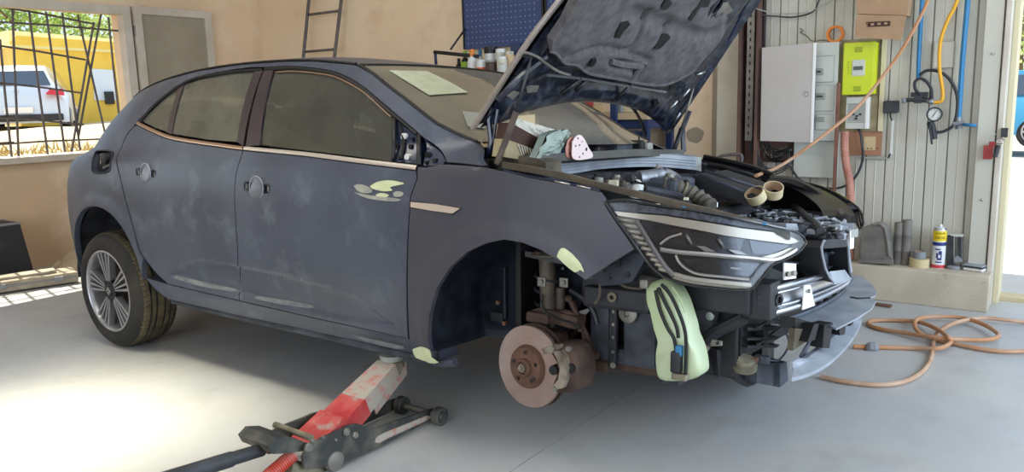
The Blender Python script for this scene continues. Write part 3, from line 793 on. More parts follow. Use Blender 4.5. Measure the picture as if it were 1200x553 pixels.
# side glazing
bp_l0, bp_l1 = on_side(297, 84), on_side(277, 166)
bp_r0, bp_r1 = on_side(320, 82), on_side(304, 170)
bm0, bm1 = on_side(309, 81), on_side(286, 170)
gq = SP((164, 142), (184, 121.5), (208, 101), (194.5, 155), (180, 150))
gr_ = SP((214.5, 99), (245, 89.5), (277, 85), (297, 84), (277, 166.5), (240, 163.5), (199.5, 156.5))
gf = SP((320.5, 83), (345, 82), (382, 86), (402, 93), (427, 108), (459, 136.5), (456.5, 189.5), (400, 181.5), (304, 170))
sheet('quarter_glass', gq, 'side_glass', rdoor, hw, inset=.012, gap=0, flange=False, step=.06)
sheet('window_glass', gr_, 'side_glass', rdoor, hw, inset=.012, gap=0, flange=False, step=.06)
sheet('window_glass', gf, 'side_glass_front', fdoor, hw, inset=.012, gap=0, flange=False, step=.06)
# black pillars and glass runs
sheet('pillar_cover', [bp_l0, on_side(307.5, 82), on_side(284.5, 171), bp_l1], 'pillar_black', rdoor, hw, inset=.002, gap=0, thick=.01)
sheet('pillar_cover', [on_side(309.5, 81), bp_r0, bp_r1, on_side(287.5, 171.5)], 'pillar_black', fdoor, hw, inset=.002, gap=0, thick=.01)
sheet('window_bar', SP((208, 101.5), (214.5, 98.5), (200, 157), (194, 155.5)), 'pillar_black', rdoor, hw, inset=.006, gap=0, thick=.01)
def path_strip(name, pts, r, mat, parent, inset=.0):
    mb = MB(); mb.tube([(x, -(hw(x, z) - inset), z) for x, z in pts], r, 6); return mb.build(name, mat, parent)
path_strip('window_seal', smooth_line(SP((163, 142.5), (166, 139), (184, 119.5), (219, 95), (250, 87.5), (277, 83.5), (307, 81.5)), 3), .0075, 'black', rdoor, .004)
path_strip('window_seal', smooth_line(SP((310, 81), (345, 80), (383, 84.5), (405, 92), (428, 106.5), (460, 134), (488, 157)), 3), .0085, 'black', fdoor, .004)
path_strip('window_reveal', smooth_line(SP((322, 84.5), (345, 83.5), (382, 87.5), (402, 94.5), (427, 109.5), (457, 137)), 3), .004, 'chrome_warm', fdoor, .006)
# bare blue mirror mounting and corner triangle
mt = sheet('mirror_mount', SP((459, 138.5), (487.5, 157.5), (487.5, 192.5), (457, 188.5)), 'blue_paint', fdoor, hw, inset=.012, gap=0, step=.02)
for (px, py, r) in ((472, 160, .013), (480, 172, .009), (464, 172, .010), (476, 184, .012), (482, 163, .006), (466, 185, .007)):
    x, z = on_side(px, py); mb = MB(); mb.cyl((x, -(hw(x, z) - .002), z), (x, -(hw(x, z) - .02), z), r, 12); mb.build('mount_boss', 'white_plastic' if r > .011 else 'black', mt)
mb = MB(); pts = [on_side(467, 146), on_side(472, 165), on_side(469, 186)]
mb.tube([(x, -(hw(x, z) - .006), z) for x, z in pts], .006, 6); mb.build('wiring_lead', 'black', mt)
mb = MB(); pts = SP((461.5, 140), (460, 187)); mb.tube([(x, -(hw(x, z) - .004), z) for x, z in pts], .008, 6); mb.build('glass_run', 'black', fdoor)
mb = MB(); pts = SP((490.5, 158), (490.5, 194)); mb.tube([(x, -(hw(x, z) - .002), z) for x, z in pts], .009, 6); mb.build('corner_post', 'black', fdoor)
ct = sheet('corner_plate', SP((493, 161), (500, 167), (519, 188.5), (515, 194), (493, 194.5)), 'blue_paint', car, hw, inset=.015, gap=0, step=.02)
for (px, py, r) in ((500, 182, .012), (508, 188, .008), (498, 190, .006)):
    x, z = on_side(px, py); mb = MB(); mb.cyl((x, -(hw(x, z) - .002), z), (x, -(hw(x, z) - .02), z), r, 12); mb.build('mount_boss', 'black', ct)
# ---- fender
fen_top = SP((519.5, 192), (540, 193), (565, 195.4), (590, 201), (616, 207.7), (662, 216), (690, 221.5), (702, 225), (707.5, 232.5))
fen_front = SP((709.5, 240), (717, 252), (728, 268), (737, 281), (744.4, 292))
fender_poly = [(gap_f[0][0], gap_f[0][1] + .004), on_side(497, 196)] + fen_top + fen_front + SP((715, 310), (688, 328.5)) + ARC_F[::-1][1:] + SP((509, 412), (480.5, 402)) + [(gap_f[-1][0] + .004, gap_f[-1][1])] + gap_f[1:-1][::-1]
fender = sheet('front_fender', fender_poly, 'primer_dark', car, step=.025)
# fender badge blade
bl = SP((482, 236.5), (510, 239), (540, 244), (531, 250), (505, 246.5), (482, 242.5))
sheet('fender_badge', bl, 'chrome', fender, lambda x, z: surf(x, z) + .005, gap=0, thick=.006, step=.02)
bl2 = SP((481.5, 235), (541.5, 243.2), (532, 251.5), (481.5, 244))
sheet('badge_recess', bl2, 'black', fender, lambda x, z: surf(x, z) + .002, gap=0, thick=.004, step=.03)
# cream filler
def patch(pts, mat, parent, k=3): 
    poly = smooth_line(SP(*pts, pts[0]), k)[:-1]
    return sheet('filler_patch', poly, mat, parent, lambda x, z: surf(x, z) + .003, gap=0, thick=.004, step=.012)
patch([(434, 218), (443, 213), (455, 211.2), (468, 213), (473.5, 215.5), (458, 219), (460, 223), (450, 224), (437, 221)], 'filler', fdoor)
patch([(415, 217.5), (421, 215.8), (430, 218), (437, 223.5), (432, 226.5), (421, 224.5)], 'filler_grey', fdoor)
patch([(441, 228), (447, 226), (456, 228.5), (452, 231), (443, 230.5)], 'filler', fdoor)
patch([(461, 226), (466, 224), (473, 226), (471, 230), (463, 230.5)], 'filler_grey', fdoor)
patch([(415, 225.3), (436, 229), (468, 233), (462, 236), (432, 232.5)], 'filler_grey', fdoor)
patch([(655, 300), (659, 290.5), (666, 293), (678, 304), (684, 313), (686, 318), (682, 315.5), (676, 318.5), (664, 309)], 'filler', fender, 2)
patch([(300, 347), (330, 351), (365, 358.5), (360, 361.5), (325, 355.5), (300, 350)], 'sanded', fdoor, 2)
patch([(205, 323), (240, 331.5), (275, 339), (270, 341), (235, 335), (207, 327)], 'sanded', rdoor, 2)
# ---- rocker sill with filler at its front end
sill_poly = [(-2.32, low[0][1] + .012)] + [(x, z - .004) for x, z in low] + SP((480, 402), (508, 413), (509, 421), (511, 425)) + sill_b[:-1][::-1]
sill = sheet('side_sill', sill_poly, 'primer', car, lambda x, z: hw(x, z) - .012 - .03 * sstep(.29, .18, z), step=.025, thick=.1)
M('sill_prime', (88, 96, 104), 0.45, c2=(118, 124, 122), sc=8, stretch=(.4, 1, 3))
patch([(484, 409), (495, 405.5), (506, 409.5), (508, 418), (516, 424), (506, 424.5), (488, 419)], 'filler', sill, 2)
patch([(410, 391), (440, 398), (474, 406), (466, 408.5), (430, 400)], 'sanded', sill, 2)
mb = MB(); mb.tube([(x, -.80, z - .012) for x, z in sill_b], .016, 8); cb(mb, 'sill_seam', 'dusty_black')
# ---- body side: quarter panel, roof rail and windscreen pillar in one pressing
fx, fz = on_side(119.5, 188)
def cproj(p):
    q = CR.transposed() @ (CARM @ V(p) - CAM); return V((600 + F * q.x / q.y, 276.5 - F * q.z / q.y))
def solve(fn, px, py, a=.3, b=0.0):
    for _ in range(25):
        p0 = cproj(fn(a, b)); e = V((px, py)) - p0
        if e.length < .01: break
        h = 1e-4; da = (cproj(fn(a + h, b)) - p0) / h; db = (cproj(fn(a, b + h)) - p0) / h
        D = da.x * db.y - da.y * db.x
        if abs(D) < 1e-9: break
        s1 = (e.x * db.y - e.y * db.x) / D; s2 = (da.x * e.y - da.y * e.x) / D
        m = max(1, abs(s1) / .4, abs(s2) / .4); a += s1 / m; b += s2 / m
    return a, b
ROOFE = [(-.93, 1.316), (-1.2, 1.350), (-1.45, 1.366), (-1.75, 1.372), (-2.1, 1.364), (-2.4, 1.335), (-2.7, 1.290), (-2.9, 1.24)]
re_x = [-p[0] for p in ROOFE]; re_z = [p[1] for p in ROOFE]
def ze(x): return interp(re_x, re_z, -x)
PILLAR = SP((419, 76), (435, 86), (471.6, 115), (511, 145.8), (538, 159), (556.5, 166), (562, 185.5), (568, 196))
tail = [(-3.01, 1.19), (-3.11, 1.12), (-3.21, 1.06), (-3.31, 1.0)] + [(xend(z) + .02, z) for z in (.95, .88, .78, .66, .54, .42, .32, .24)]
arcr = [(AR[0] + AR[2] * math.cos(R(t)), AR[1] + AR[2] * math.sin(R(t))) for t in range(3, 195, 8)]
gr0 = [(x - .004, z) for x, z in gap_r if z > .42]
frame_poly = [(CH[0][0] - .006, CH[0][1] + .004)] + [(x, z + .006) for x, z in TOPL[1:-1]] + [(TOPL[-1][0] + .01, TOPL[-1][1])] + SP((521.5, 190.5), (540, 192), (566, 194.6)) + PILLAR[::-1][1:-1] + ROOFE + tail + [(-3.06, .24)] + arcr[::-1][1:] + [(-2.31, .325)] + gr0[::-1][:-1]
HOLE = smooth_line(SP((110, 182), (112.5, 177.5), (118, 175.5), (128, 175.5), (133, 178), (132.5, 184), (130, 197), (127, 202), (118, 204), (110, 203), (107.5, 199), (108, 190), (110, 182)), 2)[:-1]
side = sheet('body_side', frame_poly, 'primer', car, step=.03, holes=[HOLE], thick=.03)
# fuel filler pocket
mb = MB(); mb.tube([(x, -(surf(x, z) + .001), z) for x, z in shrink(HOLE, .004)], .005, 6, closed=True); mb.build('filler_gasket', 'black_plastic', side)
sheet('pocket_liner', shrink(HOLE, -.004), 'black_plastic', side, inset=.045, gap=0, thick=-.045, step=.04)
mb = MB(); mb.lathe([(.0001, .05), (.020, .05), (.030, .045), (.030, .0)], (fx + .012, -(surf(fx, fz) - .045), fz + .01), (0, -1, 0), 18); mb.build('filler_neck', 'black_plastic', side)
mb = MB(); mb.tube([(fx - .04, -(surf(fx, fz) - .03), fz - .03), (fx - .01, -(surf(fx, fz) - .01), fz - .04), (fx + .03, -(surf(fx, fz) - .03), fz - .02)], .006, 6); mb.tube([(fx - .045, -(surf(fx, fz) - .02), fz + .035), (fx - .035, -(surf(fx, fz) - .01), fz - .02)], .005, 6); mb.build('filler_hinge', 'steel_dull', side)

# ---- roof skin
mb = MB(); NX, NY = 26, 18; vs = []
for i in range(NX + 1):
    x = -.93 - (2.0) * i / NX
    z0 = ze(x); hwid = hw(x, z0); bow = .085 * (1 - i / NX)
    for j in range(NY + 1):
        t = -1 + 2 * j / NY; y = hwid * math.sin(t * math.pi / 2) * 1.0
        f = 1 - abs(y / hwid) ** 2.6
        vs.append((x + bow * (1 - (y / hwid) ** 2), y, z0 + (.020 + .036 * sstep(-.93, -1.65, x)) * f))
mb.add(vs, [(i * (NY + 1) + j, i * (NY + 1) + j + 1, (i + 1) * (NY + 1) + j + 1, (i + 1) * (NY + 1) + j) for i in range(NX) for j in range(NY)], True)
roof = cb(mb, 'roof', 'primer')
# raised weather strip along the roof edge
for s in (-1, 1):
    mb = MB(); mb.tube([(x, s * (hw(x, ze(x)) - .006), ze(x) + .004) for x in [-.93 - k * .1 for k in range(20)]], .006, 6); cb(mb, 'roof_strip', 'black')
# ---- rear: hatch and bumper
mb = MB(); zz = [1.24, 1.16, 1.08, 1.0, .92, .8, .66, .5, .36, .24]; vs = []
for z in zz:
    e = {1.24: -2.93, 1.16: -3.05, 1.08: -3.18, 1.0: -3.31}.get(z, xend(z) + .02)
    h_ = hw(e, z)
    for j in range(13):
        y = h_ * (-1 + j / 6); vs.append((e - .06 * (1 - (y / h_) ** 2), y, z))
mb.add(vs, [(i * 13 + j, i * 13 + j + 1, (i + 1) * 13 + j + 1, (i + 1) * 13 + j) for i in range(len(zz) - 1) for j in range(12)], True)
hatch = cb(mb, 'tailgate', 'primer')
# ---- far side: the same pressings mirrored
for o in (side, rdoor, fdoor, fender, sill):
    me = o.data.copy()
    for v_ in me.vertices: v_.co.y = -v_.co.y
    me.flip_normals()
    n = bpy.data.objects.new(o.name.split('.')[0], me); COL.objects.link(n); n.parent = car
    for ch in [c for c in o.children if c.name.split('.')[0] in ('window_glass', 'quarter_glass', 'pillar_cover', 'window_bar', 'window_seal')]:
        m2 = ch.data.copy()
        for v_ in m2.vertices: v_.co.y = -v_.co.y
        m2.flip_normals(); c_ = bpy.data.objects.new(ch.name.split('.')[0], m2); COL.objects.link(c_); c_.parent = n
# ---- floor pan and inner shells
mb = MB(); mb.slab([(-3.2, -.70, .27), (-2.9, -.74, .24), (-2.4, -.5, .22), (-.45, -.76, .20), (-.42, .76, .20), (-2.4, .5, .22), (-2.9, .74, .24), (-3.2, .70, .27)], (0, 0, .05)); cb(mb, 'floor_pan', 'dusty_black')
inner = [(-.5, .26), (-.5, .88), (-2.25, .98), (-2.5, .95), (-2.33, .60), (-2.22, .26)]
for s in (-1, 1): sheet('inner_panel', inner, 'black', car, hw, inset=.07, mir=s, step=.12, flange=False, smooth=False)
def arch_liner(A, r, y0, y1, mat, t0=-8, t1=188, mir=-1, nm='wheel_arch_liner'):
    mb = MB(); vs = []; n = 22
    for i in range(n + 1):
        t = R(t0 + (t1 - t0) * i / n)
        for k, y in enumerate((y0, (y0 + y1) / 2, y1)): vs.append((A[0] + (r + .015 * (k == 1)) * math.cos(t), mir * y, A[1] + (r + .015 * (k == 1)) * math.sin(t)))
    mb.add(vs, [(i * 3 + k, i * 3 + k + 1, (i + 1) * 3 + k + 1, (i + 1) * 3 + k) for i in range(n) for k in range(2)], True)
    for i in range(n):
        mb.add([vs[i * 3 + 2], vs[(i + 1) * 3 + 2], (A[0], mir * y1, A[1] - .06)], [(0, 1, 2)])
    return cb(mb, nm, mat)
for s in (-1, 1): arch_liner(AR, .40, .84, .52, 'dusty_black', mir=s)
arch_liner((AF[0] - .01, AF[1] + .02), .405, .84, .50, 'blue_dusty', 62, 196)
arch_liner(AF, .40, .84, .50, 'black_plastic', mir=1)
# inner wing behind the front hub
mb = MB(); mb.slab([(-.42, -.50, .24), (-.42, -.50, .70), (.10, -.50, .74), (.10, -.50, .50), (-.02, -.50, .36), (-.20, -.50, .25)], (0, .02, 0)); iw = cb(mb, 'inner_wing', 'blue_dusty')
for (x, z, a, b) in ((-.30, .40, .004, .16), (-.24, .40, .004, .17), (-.12, .47, .09, .004), (-.34, .30, .06, .03), (-.22, .31, .03, .02), (-.15, .62, .1, .03)):
    mb = MB(); mb.box((x, -.51, z), (max(a, .012), .02, max(b * 1.3, .012)), None, .003); mb.build('wing_rib', 'black_plastic', iw)
for (x, z) in ((-.33, .36), (-.30, .28), (-.2, .34), (-.08, .55)):
    mb = MB(); mb.cyl((x, -.51, z), (x, -.525, z), .009, 8); mb.build('clip', 'rust', iw)

# ---- windscreen
def ws(u, v):
    """u down 0..1, v across -1..1"""
    P = PILLAR[:6]; L = [0]; 
    for a, b in zip(P, P[1:]): L.append(L[-1] + (V(b) - V(a)).length)
    s = u * L[-1]
    for i in range(5):
        if s <= L[i + 1] or i == 4:
            t = (s - L[i]) / (L[i + 1] - L[i]); x = P[i][0] + (P[i + 1][0] - P[i][0]) * t; z = P[i][1] + (P[i + 1][1] - P[i][1]) * t; break
    y = (hw(x, z) - .012) * v; b = (1 - v * v)
    return V((x + b * (.085 + .10 * u), y, z + b * (.020 - .036 * u)))
mb = MB(); n, m_ = 16, 20
vs = [ws(i / n, -1 + 2 * j / m_) for i in range(n + 1) for j in range(m_ + 1)]
mb.add(vs, [(i * (m_ + 1) + j, i * (m_ + 1) + j + 1, (i + 1) * (m_ + 1) + j + 1, (i + 1) * (m_ + 1) + j) for i in range(n) for j in range(m_)], True)
cb(mb, 'windscreen', 'windscreen_glass')
mb = MB(); mb.tube([ws(i / 16, -1) for i in range(17)], .007, 6); cb(mb, 'windscreen_seal', 'black')
mb = MB(); mb.tube([ws(i / 16, 1) for i in range(17)], .007, 6); cb(mb, 'windscreen_seal', 'black')
mb = MB(); mb.tube([ws(0, -1 + 2 * j / 16) for j in range(17)], .007, 6); cb(mb, 'windscreen_seal', 'black')
# ---- cabin
mb = MB(); mb.slab([(-.42, -.68, .86), (-.60, -.66, .88), (-.62, -.60, .84), (-.62, .60, .84), (-.60, .66, .88), (-.42, .68, .86), (-.05, .62, .92), (.0, 0, .93), (-.05, -.62, .92)], (0, 0, .03)); cb(mb, 'dashboard', 'dash')
mb = MB(); mb.box((-.5, 0, .68), (.22, 1.3, .36), None, .05); cb(mb, 'dashboard_front', 'dash')
mb = MB(); mb.tube([(-.66 + .05 * math.sin(t), .37 + .18 * math.cos(t), .82 + .17 * math.sin(t)) for t in [k * math.pi / 12 for k in range(24)]], .014, 8, closed=True); mb.tube([(-.5, .37, .72), (-.66, .37, .82)], .03, 8); mb.tube([(-.66, .20, .82), (-.66, .54, .82)], .015, 6); cb(mb, 'steering_wheel', 'black')
for (sx, sy) in ((-1.22, -.36), (-1.22, .36)):
    mb = MB(); mb.box((sx, sy, .52), (.50, .50, .16), (0, -.1, 0), .06); st = cb(mb, 'seat', 'seat_cloth')
    mb = MB(); mb.box((sx - .30, sy, .86), (.15, .47, .64), (0, -.36, 0), .06); mb.build('backrest', 'seat_cloth', st)
    mb = MB(); mb.box((sx - .44, sy, 1.24), (.09, .25, .17), (0, -.3, 0), .04); mb.tube([(sx - .42, sy - .06, 1.1), (sx - .44, sy - .06, 1.2)], .007, 6); mb.tube([(sx - .42, sy + .06, 1.1), (sx - .44, sy + .06, 1.2)], .007, 6); mb.build('headrest', 'seat_cloth', st)
mb = MB(); mb.box((-2.05, 0, .52), (.5, 1.24, .16), None, .06); rs = cb(mb, 'rear_seat', 'seat_cloth')
mb = MB(); mb.box((-2.36, 0, .86), (.14, 1.24, .60), (0, -.36, 0), .05); mb.build('backrest', 'seat_cloth', rs)
for y in (-.36, 0, .36):
    mb = MB(); mb.box((-2.50, y, 1.18), (.08, .24, .12), (0, -.3, 0), .04); mb.build('headrest', 'seat_cloth', rs)
mb = MB(); q = ws(.12, 0); mb.box((q.x - .05, 0, q.z - .05), (.03, .22, .06), (0, .5, 0), .01); mb.tube([(q.x - .02, 0, q.z), (q.x - .05, 0, q.z - .05)], .01, 6); cb(mb, 'mirror', 'black')
mb = MB(); mb.tube([ws(.96, .75) + V((.02, 0, .012)), ws(.80, .2) + V((.01, 0, .02)), ws(.93, -.55) + V((.01, 0, .012))], [.008, .006, .005], 6) if False else None

# ---- bonnet, standing open on its stay
HN0, HN1 = V((-.29, 0, 1.046)), V((.063, 0, 1.461)); HF0, HF1 = V((-.181, 0, 1.027)), V((.265, 0, 1.634))
un, uf = (HN1 - HN0).normalized(), (HF1 - HF0).normalized()
def hood(u, v, n=0.0):
    """u metres up from the hinge edge, v across -1..1, n metres out of the outer skin"""
    t = (v + 1) / 2; o = HN0.lerp(HF0, t); d = un.lerp(uf, t).normalized()
    N = V((-d.z, 0, d.x))
    y = v * (.72 - .10 * sstep(.3, 1.1, u))
    bulge = .045 * (1 - v * v) - .03 * max(0, u - .35) ** 2 * 4
    return o + d * u + N * (bulge + n) + V((0, y, 0))
def edge_u(v): return .135 * (1 - abs(v) ** 2.2)
def hgrid(name, u0, u1, v0, v1, off, mat, parent, nu=20, nv=24, thick=.012, smooth=True):
    mb = MB(); vs = []
    for i in range(nu + 1):
        for j in range(nv + 1):
            v = v0 + (v1 - v0) * j / nv; a = u0(v) if callable(u0) else u0; b = u1(v) if callable(u1) else u1
            vs.append(hood(a + (b - a) * i / nu, v, off(i / nu, j / nv, a + (b - a) * i / nu, v) if callable(off) else off))
    W_ = nv + 1
    mb.add(vs, [(i * W_ + j, i * W_ + j + 1, (i + 1) * W_ + j + 1, (i + 1) * W_ + j) for i in range(nu) for j in range(nv)], smooth)
    ring = [j for j in range(W_)] + [i * W_ + nv for i in range(1, nu + 1)] + [nu * W_ + j for j in range(nv - 1, -1, -1)] + [i * W_ for i in range(nu - 1, 0, -1)]
    if thick:
        lo = [vs[k] for k in ring]; up = [p + V((.012, 0, -.008)).normalized() * thick for p in lo]
        k = len(ring); mb.add(lo + up, [(a, (a + 1) % k, k + (a + 1) % k, k + a) for a in range(k)])
    return mb.build(name, mat, parent, 50)
HL = 1.05
bonnet = hgrid('bonnet', edge_u, HL, -1, 1, 0.0, 'primer_dark', car, thick=.0)
# rolled edge seen end on, its brown highlight put into the colour
M('edge_highlight', (116, 106, 100), 0.35, c2=(140, 128, 118), sc=8, coat=.4)
mb = MB(); mb.tube([hood(edge_u(-1) + k * .05, -1, -.004) for k in range(22)], .011, 8); mb.build('bonnet_edge', 'edge_highlight', bonnet)
def inner_off(a, b, u, v):
    e = edge_u(v); d = -.028
    if u - e > .02: d = -.045
    if u - e > .10: d = -.032
    if u - e > .20: d = -.045
    s = abs(v)
    if s > .93: d = -.02
    if .80 < s < .90: d = -.034
    return d
bi = hgrid('bonnet_frame', lambda v: edge_u(v) + .006, HL - .01, -.975, .975, inner_off, 'blue_frame' if False else 'bonnet_blue_mat', bonnet, 46, 56) if False else None
M('bonnet_blue_mat', (18, 23, 35), 0.3, c2=(62, 68, 80), sc=26, amt=(.46, .68), coat=.5, bump=.08, bsc=60)
bi = hgrid('bonnet_frame', lambda v: edge_u(v) + .006, HL - .01, -.975, .975, inner_off, 'bonnet_blue_mat', bonnet, 46, 56, thick=0)
def hat(px, py, n=-.045):
    u, v = solve(lambda a, b: hood(a, b, n), px, py, .3, 0.0); return u, v
def hline(name, pts, r, mat, n=-.05, k=3, parent=None, seg=6):
    P = smooth_line([hat(*p, n) for p in pts], k) if len(pts) > 2 else [hat(*p, n) for p in pts]
    mb = MB(); mb.tube([hood(u, v, n) for u, v in P], r, seg); return mb.build(name, mat, parent or bonnet)
# felt liner pressed into pockets
lin_px = [(676, 0), (663, 26), (648, 48), (646, 60), (652, 63), (662, 74), (676, 76), (690, 86), (721, 92), (757, 99), (781, 99), (803, 89), (816, 80), (835, 60), (855, 32), (853, 20), (848, 15), (838, 22), (832, 10), (850, -10), (880, -60), (700, -60)]
lp = [hat(*p, -.06) for p in lin_px]
poly2 = [(b, a) for a, b in lp]
seams = [[(759, 12), (750, 33), (738, 55), (727, 58)], [(783, 28), (770, 48), (756, 64)], [(666, 65), (690, 56), (703, 53), (725, 58), (760, 70)]]
seams_uv = [[(lambda q: (q[1], q[0]))(hat(*p, -.06)) for p in s] for s in seams]
bandp = [(737, 13), (760, 20), (783, 28), (800, 36), (822, 41), (845, 34), (857, 30)]
band_uv = [(lambda q: (q[1], q[0]))(hat(*p, -.06)) for p in bandp]
pockets = [((700, 64), (742, 66), (760, 76), (745, 92), (712, 80))]
pock_uv = [[(lambda q: (q[1], q[0]))(hat(*p, -.06)) for p in s] for s in pockets]
def ldist(p, line):
    b = 9
    for a, c in zip(line, line[1:]):
        a, c = V(a), V(c); q = V(p); ab = c - a; t = max(0, min(1, (q - a).dot(ab) / ab.length_squared)); d = (q - a - ab * t); b = min(b, math.hypot(d.x * .7, d.y))
    return b
def felt_fn(v, u):
    d = -.062 - .012 * sstep(0, .05, pdist((v, u), poly2))
    for s in seams_uv: d += .016 * (1 - sstep(.004, .022, ldist((v, u), s)))
    bd = ldist((v, u), band_uv); d += .018 * (1 - sstep(.01, .05, bd))
    for p in pock_uv:
        if inpoly((v, u), p): d += .022 * sstep(0, .03, pdist((v, u), p))
    d += .004 * math.sin(v * 23 + u * 9) * math.sin(u * 31)
    return d
def felt():
    out = resample(poly2, .03); pts = [V(p) for p in out]; ed = [(i, (i + 1) % len(out)) for i in range(len(out))]
    u0 = min(p[1] for p in out); u1 = max(p[1] for p in out); v0 = min(p[0] for p in out); v1 = max(p[0] for p in out)
    st = .014
    for i in range(int((v1 - v0) / st)):
        for j in range(int((u1 - u0) / st)):
            q = (v0 + i * st, u0 + j * st)
            if inpoly(q, out) and pdist(q, out) > st * .4: pts.append(V(q))
    vv, ee, ff, *_ = delaunay_2d_cdt(pts, ed, [], 0, 1e-6)
    keep = [list(f) for f in ff if inpoly(sum((vv[i] for i in f), V((0, 0))) / 3, out)]
    mb = MB(); P = [hood(p.y, p.x, felt_fn(p.x, p.y)) for p in vv]; mb.add(P, keep, True)
    ed2 = [(i, (i + 1) % len(out)) for i in range(len(out))]
    for a, b in ed2:
        pa, pb = V(out[a]), V(out[b])
        mb.add([hood(pa.y, pa.x, felt_fn(*pa)), hood(pb.y, pb.x, felt_fn(*pb)), hood(pb.y, pb.x, -.03), hood(pa.y, pa.x, -.03)], [(0, 1, 2, 3)])
    return mb.build('bonnet_liner', 'liner_felt', bonnet, 70)
liner = felt()
def hole_px(pts, n=-.078, name='liner_hole', mat='black'):
    mb = MB(); mb.slab([hood(*hat(*p, n), n) for p in pts], (-.004, 0, .006)); return mb.build(name, mat, liner)
hole_px([(722, 39), (728, 27), (737, 26), (739, 29), (731, 37), (726, 45), (721, 44)])
hole_px([(768, 53), (776, 41), (784, 41), (786, 44), (778, 53), (772, 58), (768, 57)])
hole_px([(691, 78), (694, 70), (699, 69), (699, 73), (694, 79)])
hole_px([(775, 8), (780, 1), (786, 1), (788, 4), (782, 11), (777, 12)])
hole_px([(807, 22), (814, 12), (820, 4), (823, 6), (816, 16), (810, 25)])
hole_px([(820, 3), (826, -4), (834, -4), (830, 8), (823, 9)])
hline('liner_edge', [(646, 60), (652, 63), (662, 74), (676, 76), (690, 86), (721, 92), (757, 99), (781, 99), (803, 89), (816, 80)], .007, 'liner_felt', -.062)
hline('liner_duct', [(715, 72), (730, 76), (752, 78)], .014, 'liner_felt', -.066); hline('liner_duct', [(742, 91), (748, 82), (752, 76)], .012, 'liner_felt', -.066)
# frame details
hline('cable', [(609, 62), (618, 62), (632, 68), (642, 76), (655, 84), (668, 88)], .005, 'steel_dull', -.062)
hline('cable', [(612, 66), (626, 66), (640, 72)], .004, 'black', -.062)
hline('seal_rod', [(641, 88), (680, 92), (730, 100), (780, 108)], .0055, 'steel', -.060)
for a, b in (((681, 92), (658, 110)), ((741, 98), (722, 117)), ((688, 94), (674, 106))): hline('rod_clip', [a, b], .009, 'black', -.062)
hline('frame_rib', [(583, 118), (600, 100), (622, 80), (640, 66)], .012, 'bonnet_blue_mat', -.05)
hline('frame_rib', [(848, -8), (843, 8), (822, 30), (826, 22), (842, 0)], .008, 'bonnet_blue_mat', -.06)
for p in (((616, 102), (620, 100), (631, 100), (628, 107), (617, 108)), ((594, 112), (602, 106), (608, 108), (600, 116)), ((765, 118), (770, 115), (772, 121), (766, 125)), ((785, 100), (793, 96), (790, 104), (783, 106)), ((842, 4), (852, 2), (858, 12), (846, 20), (836, 24))):
    mb = MB(); mb.slab([hood(*hat(*q, -.05), -.05) for q in p], (.004, 0, -.003)); mb.build('frame_boss', 'steel_dull' if p[0][0] < 620 or p[0][0] > 830 else 'black', bonnet)
for (a, b) in (((789, 146), (797, 132)), ((783, 130), (794, 118)), ((797, 118), (808, 104)), ((816, 88), (826, 84))):
    hline('edge_clip', [a, b], .006, 'steel', -.05)
hline('bonnet_side_seal', [(775, 152), (790, 138), (822, 92), (842, 66), (862, 30), (880, -8)], .010, 'blue_paint', -.03)
hline('bonnet_rear_lip', [(598, 121), (632, 114), (672, 111), (705, 111.5), (726, 116), (742, 127), (752, 144), (756, 158)], .008, 'black_gloss', -.02)
# hinges and gas struts
def ctube(name, pts, r, mat, parent=car, seg=8):
    mb = MB(); mb.tube(pts, r, seg); return mb.build(name, mat, parent)
M('strut_brown', (62, 52, 46), .6, c2=(92, 78, 66), sc=14)
ctube('bonnet_hinge', [cY(563, 186, -.68), cY(573, 180, -.68), cY(576, 165, -.68), cY(573, 140, -.68), cY(578, 118, -.68)], .011, 'blue_paint')
ctube('bonnet_hinge', [cY(569, 186, -.68), cY(578, 165, -.68), cY(583, 128, -.68)], .006, 'blue_paint')
ctube('bonnet_hinge', [cY(801, 178, .68), cY(800, 150, .68), cY(808, 130, .68)], .013, 'blue_paint')
ctube('gas_strut', [cY(582, 192, -.745), cY(590, 172, -.74), cY(605, 131, -.73)], .0115, 'strut_brown')
ctube('gas_strut_rod', [cY(604, 134, -.73), cY(623, 66, -.70)], .0045, 'charcoal')
mb = MB(); mb.box(cY(582, 193, -.63), (.04, .05, .03), None, .006); cb(mb, 'strut_mount', 'black')
ctube('gas_strut', [cY(783, 196, .62), cY(799, 150, .62)], .0125, 'black')
ctube('gas_strut_rod', [cY(799, 150, .62), cY(815, 95, .62)], .005, 'steel_dull')
# ---- generic helpers for the front end
def fx_(y): return .83 - .45 * y * y
def fr(px, py, dx=0.0):
    y, z = solve(lambda a, b: V((fx_(a) + dx, a, b)), px, py, -.3, .5)
    return V((fx_(y) + dx, y, z))
def pslab(name, pts, off, mat, parent=car):
    mb = MB(); mb.slab(pts, off); return mb.build(name, mat, parent)
def cbox(name, c, d, mat, parent=car, rot=None, bev=.006):
    mb = MB(); mb.box(c, d, rot, bev); return mb.build(name, mat, parent)
def sm3(pts, k=5):
    return [V(p) for p in smooth_line([tuple(p) for p in pts], k)]
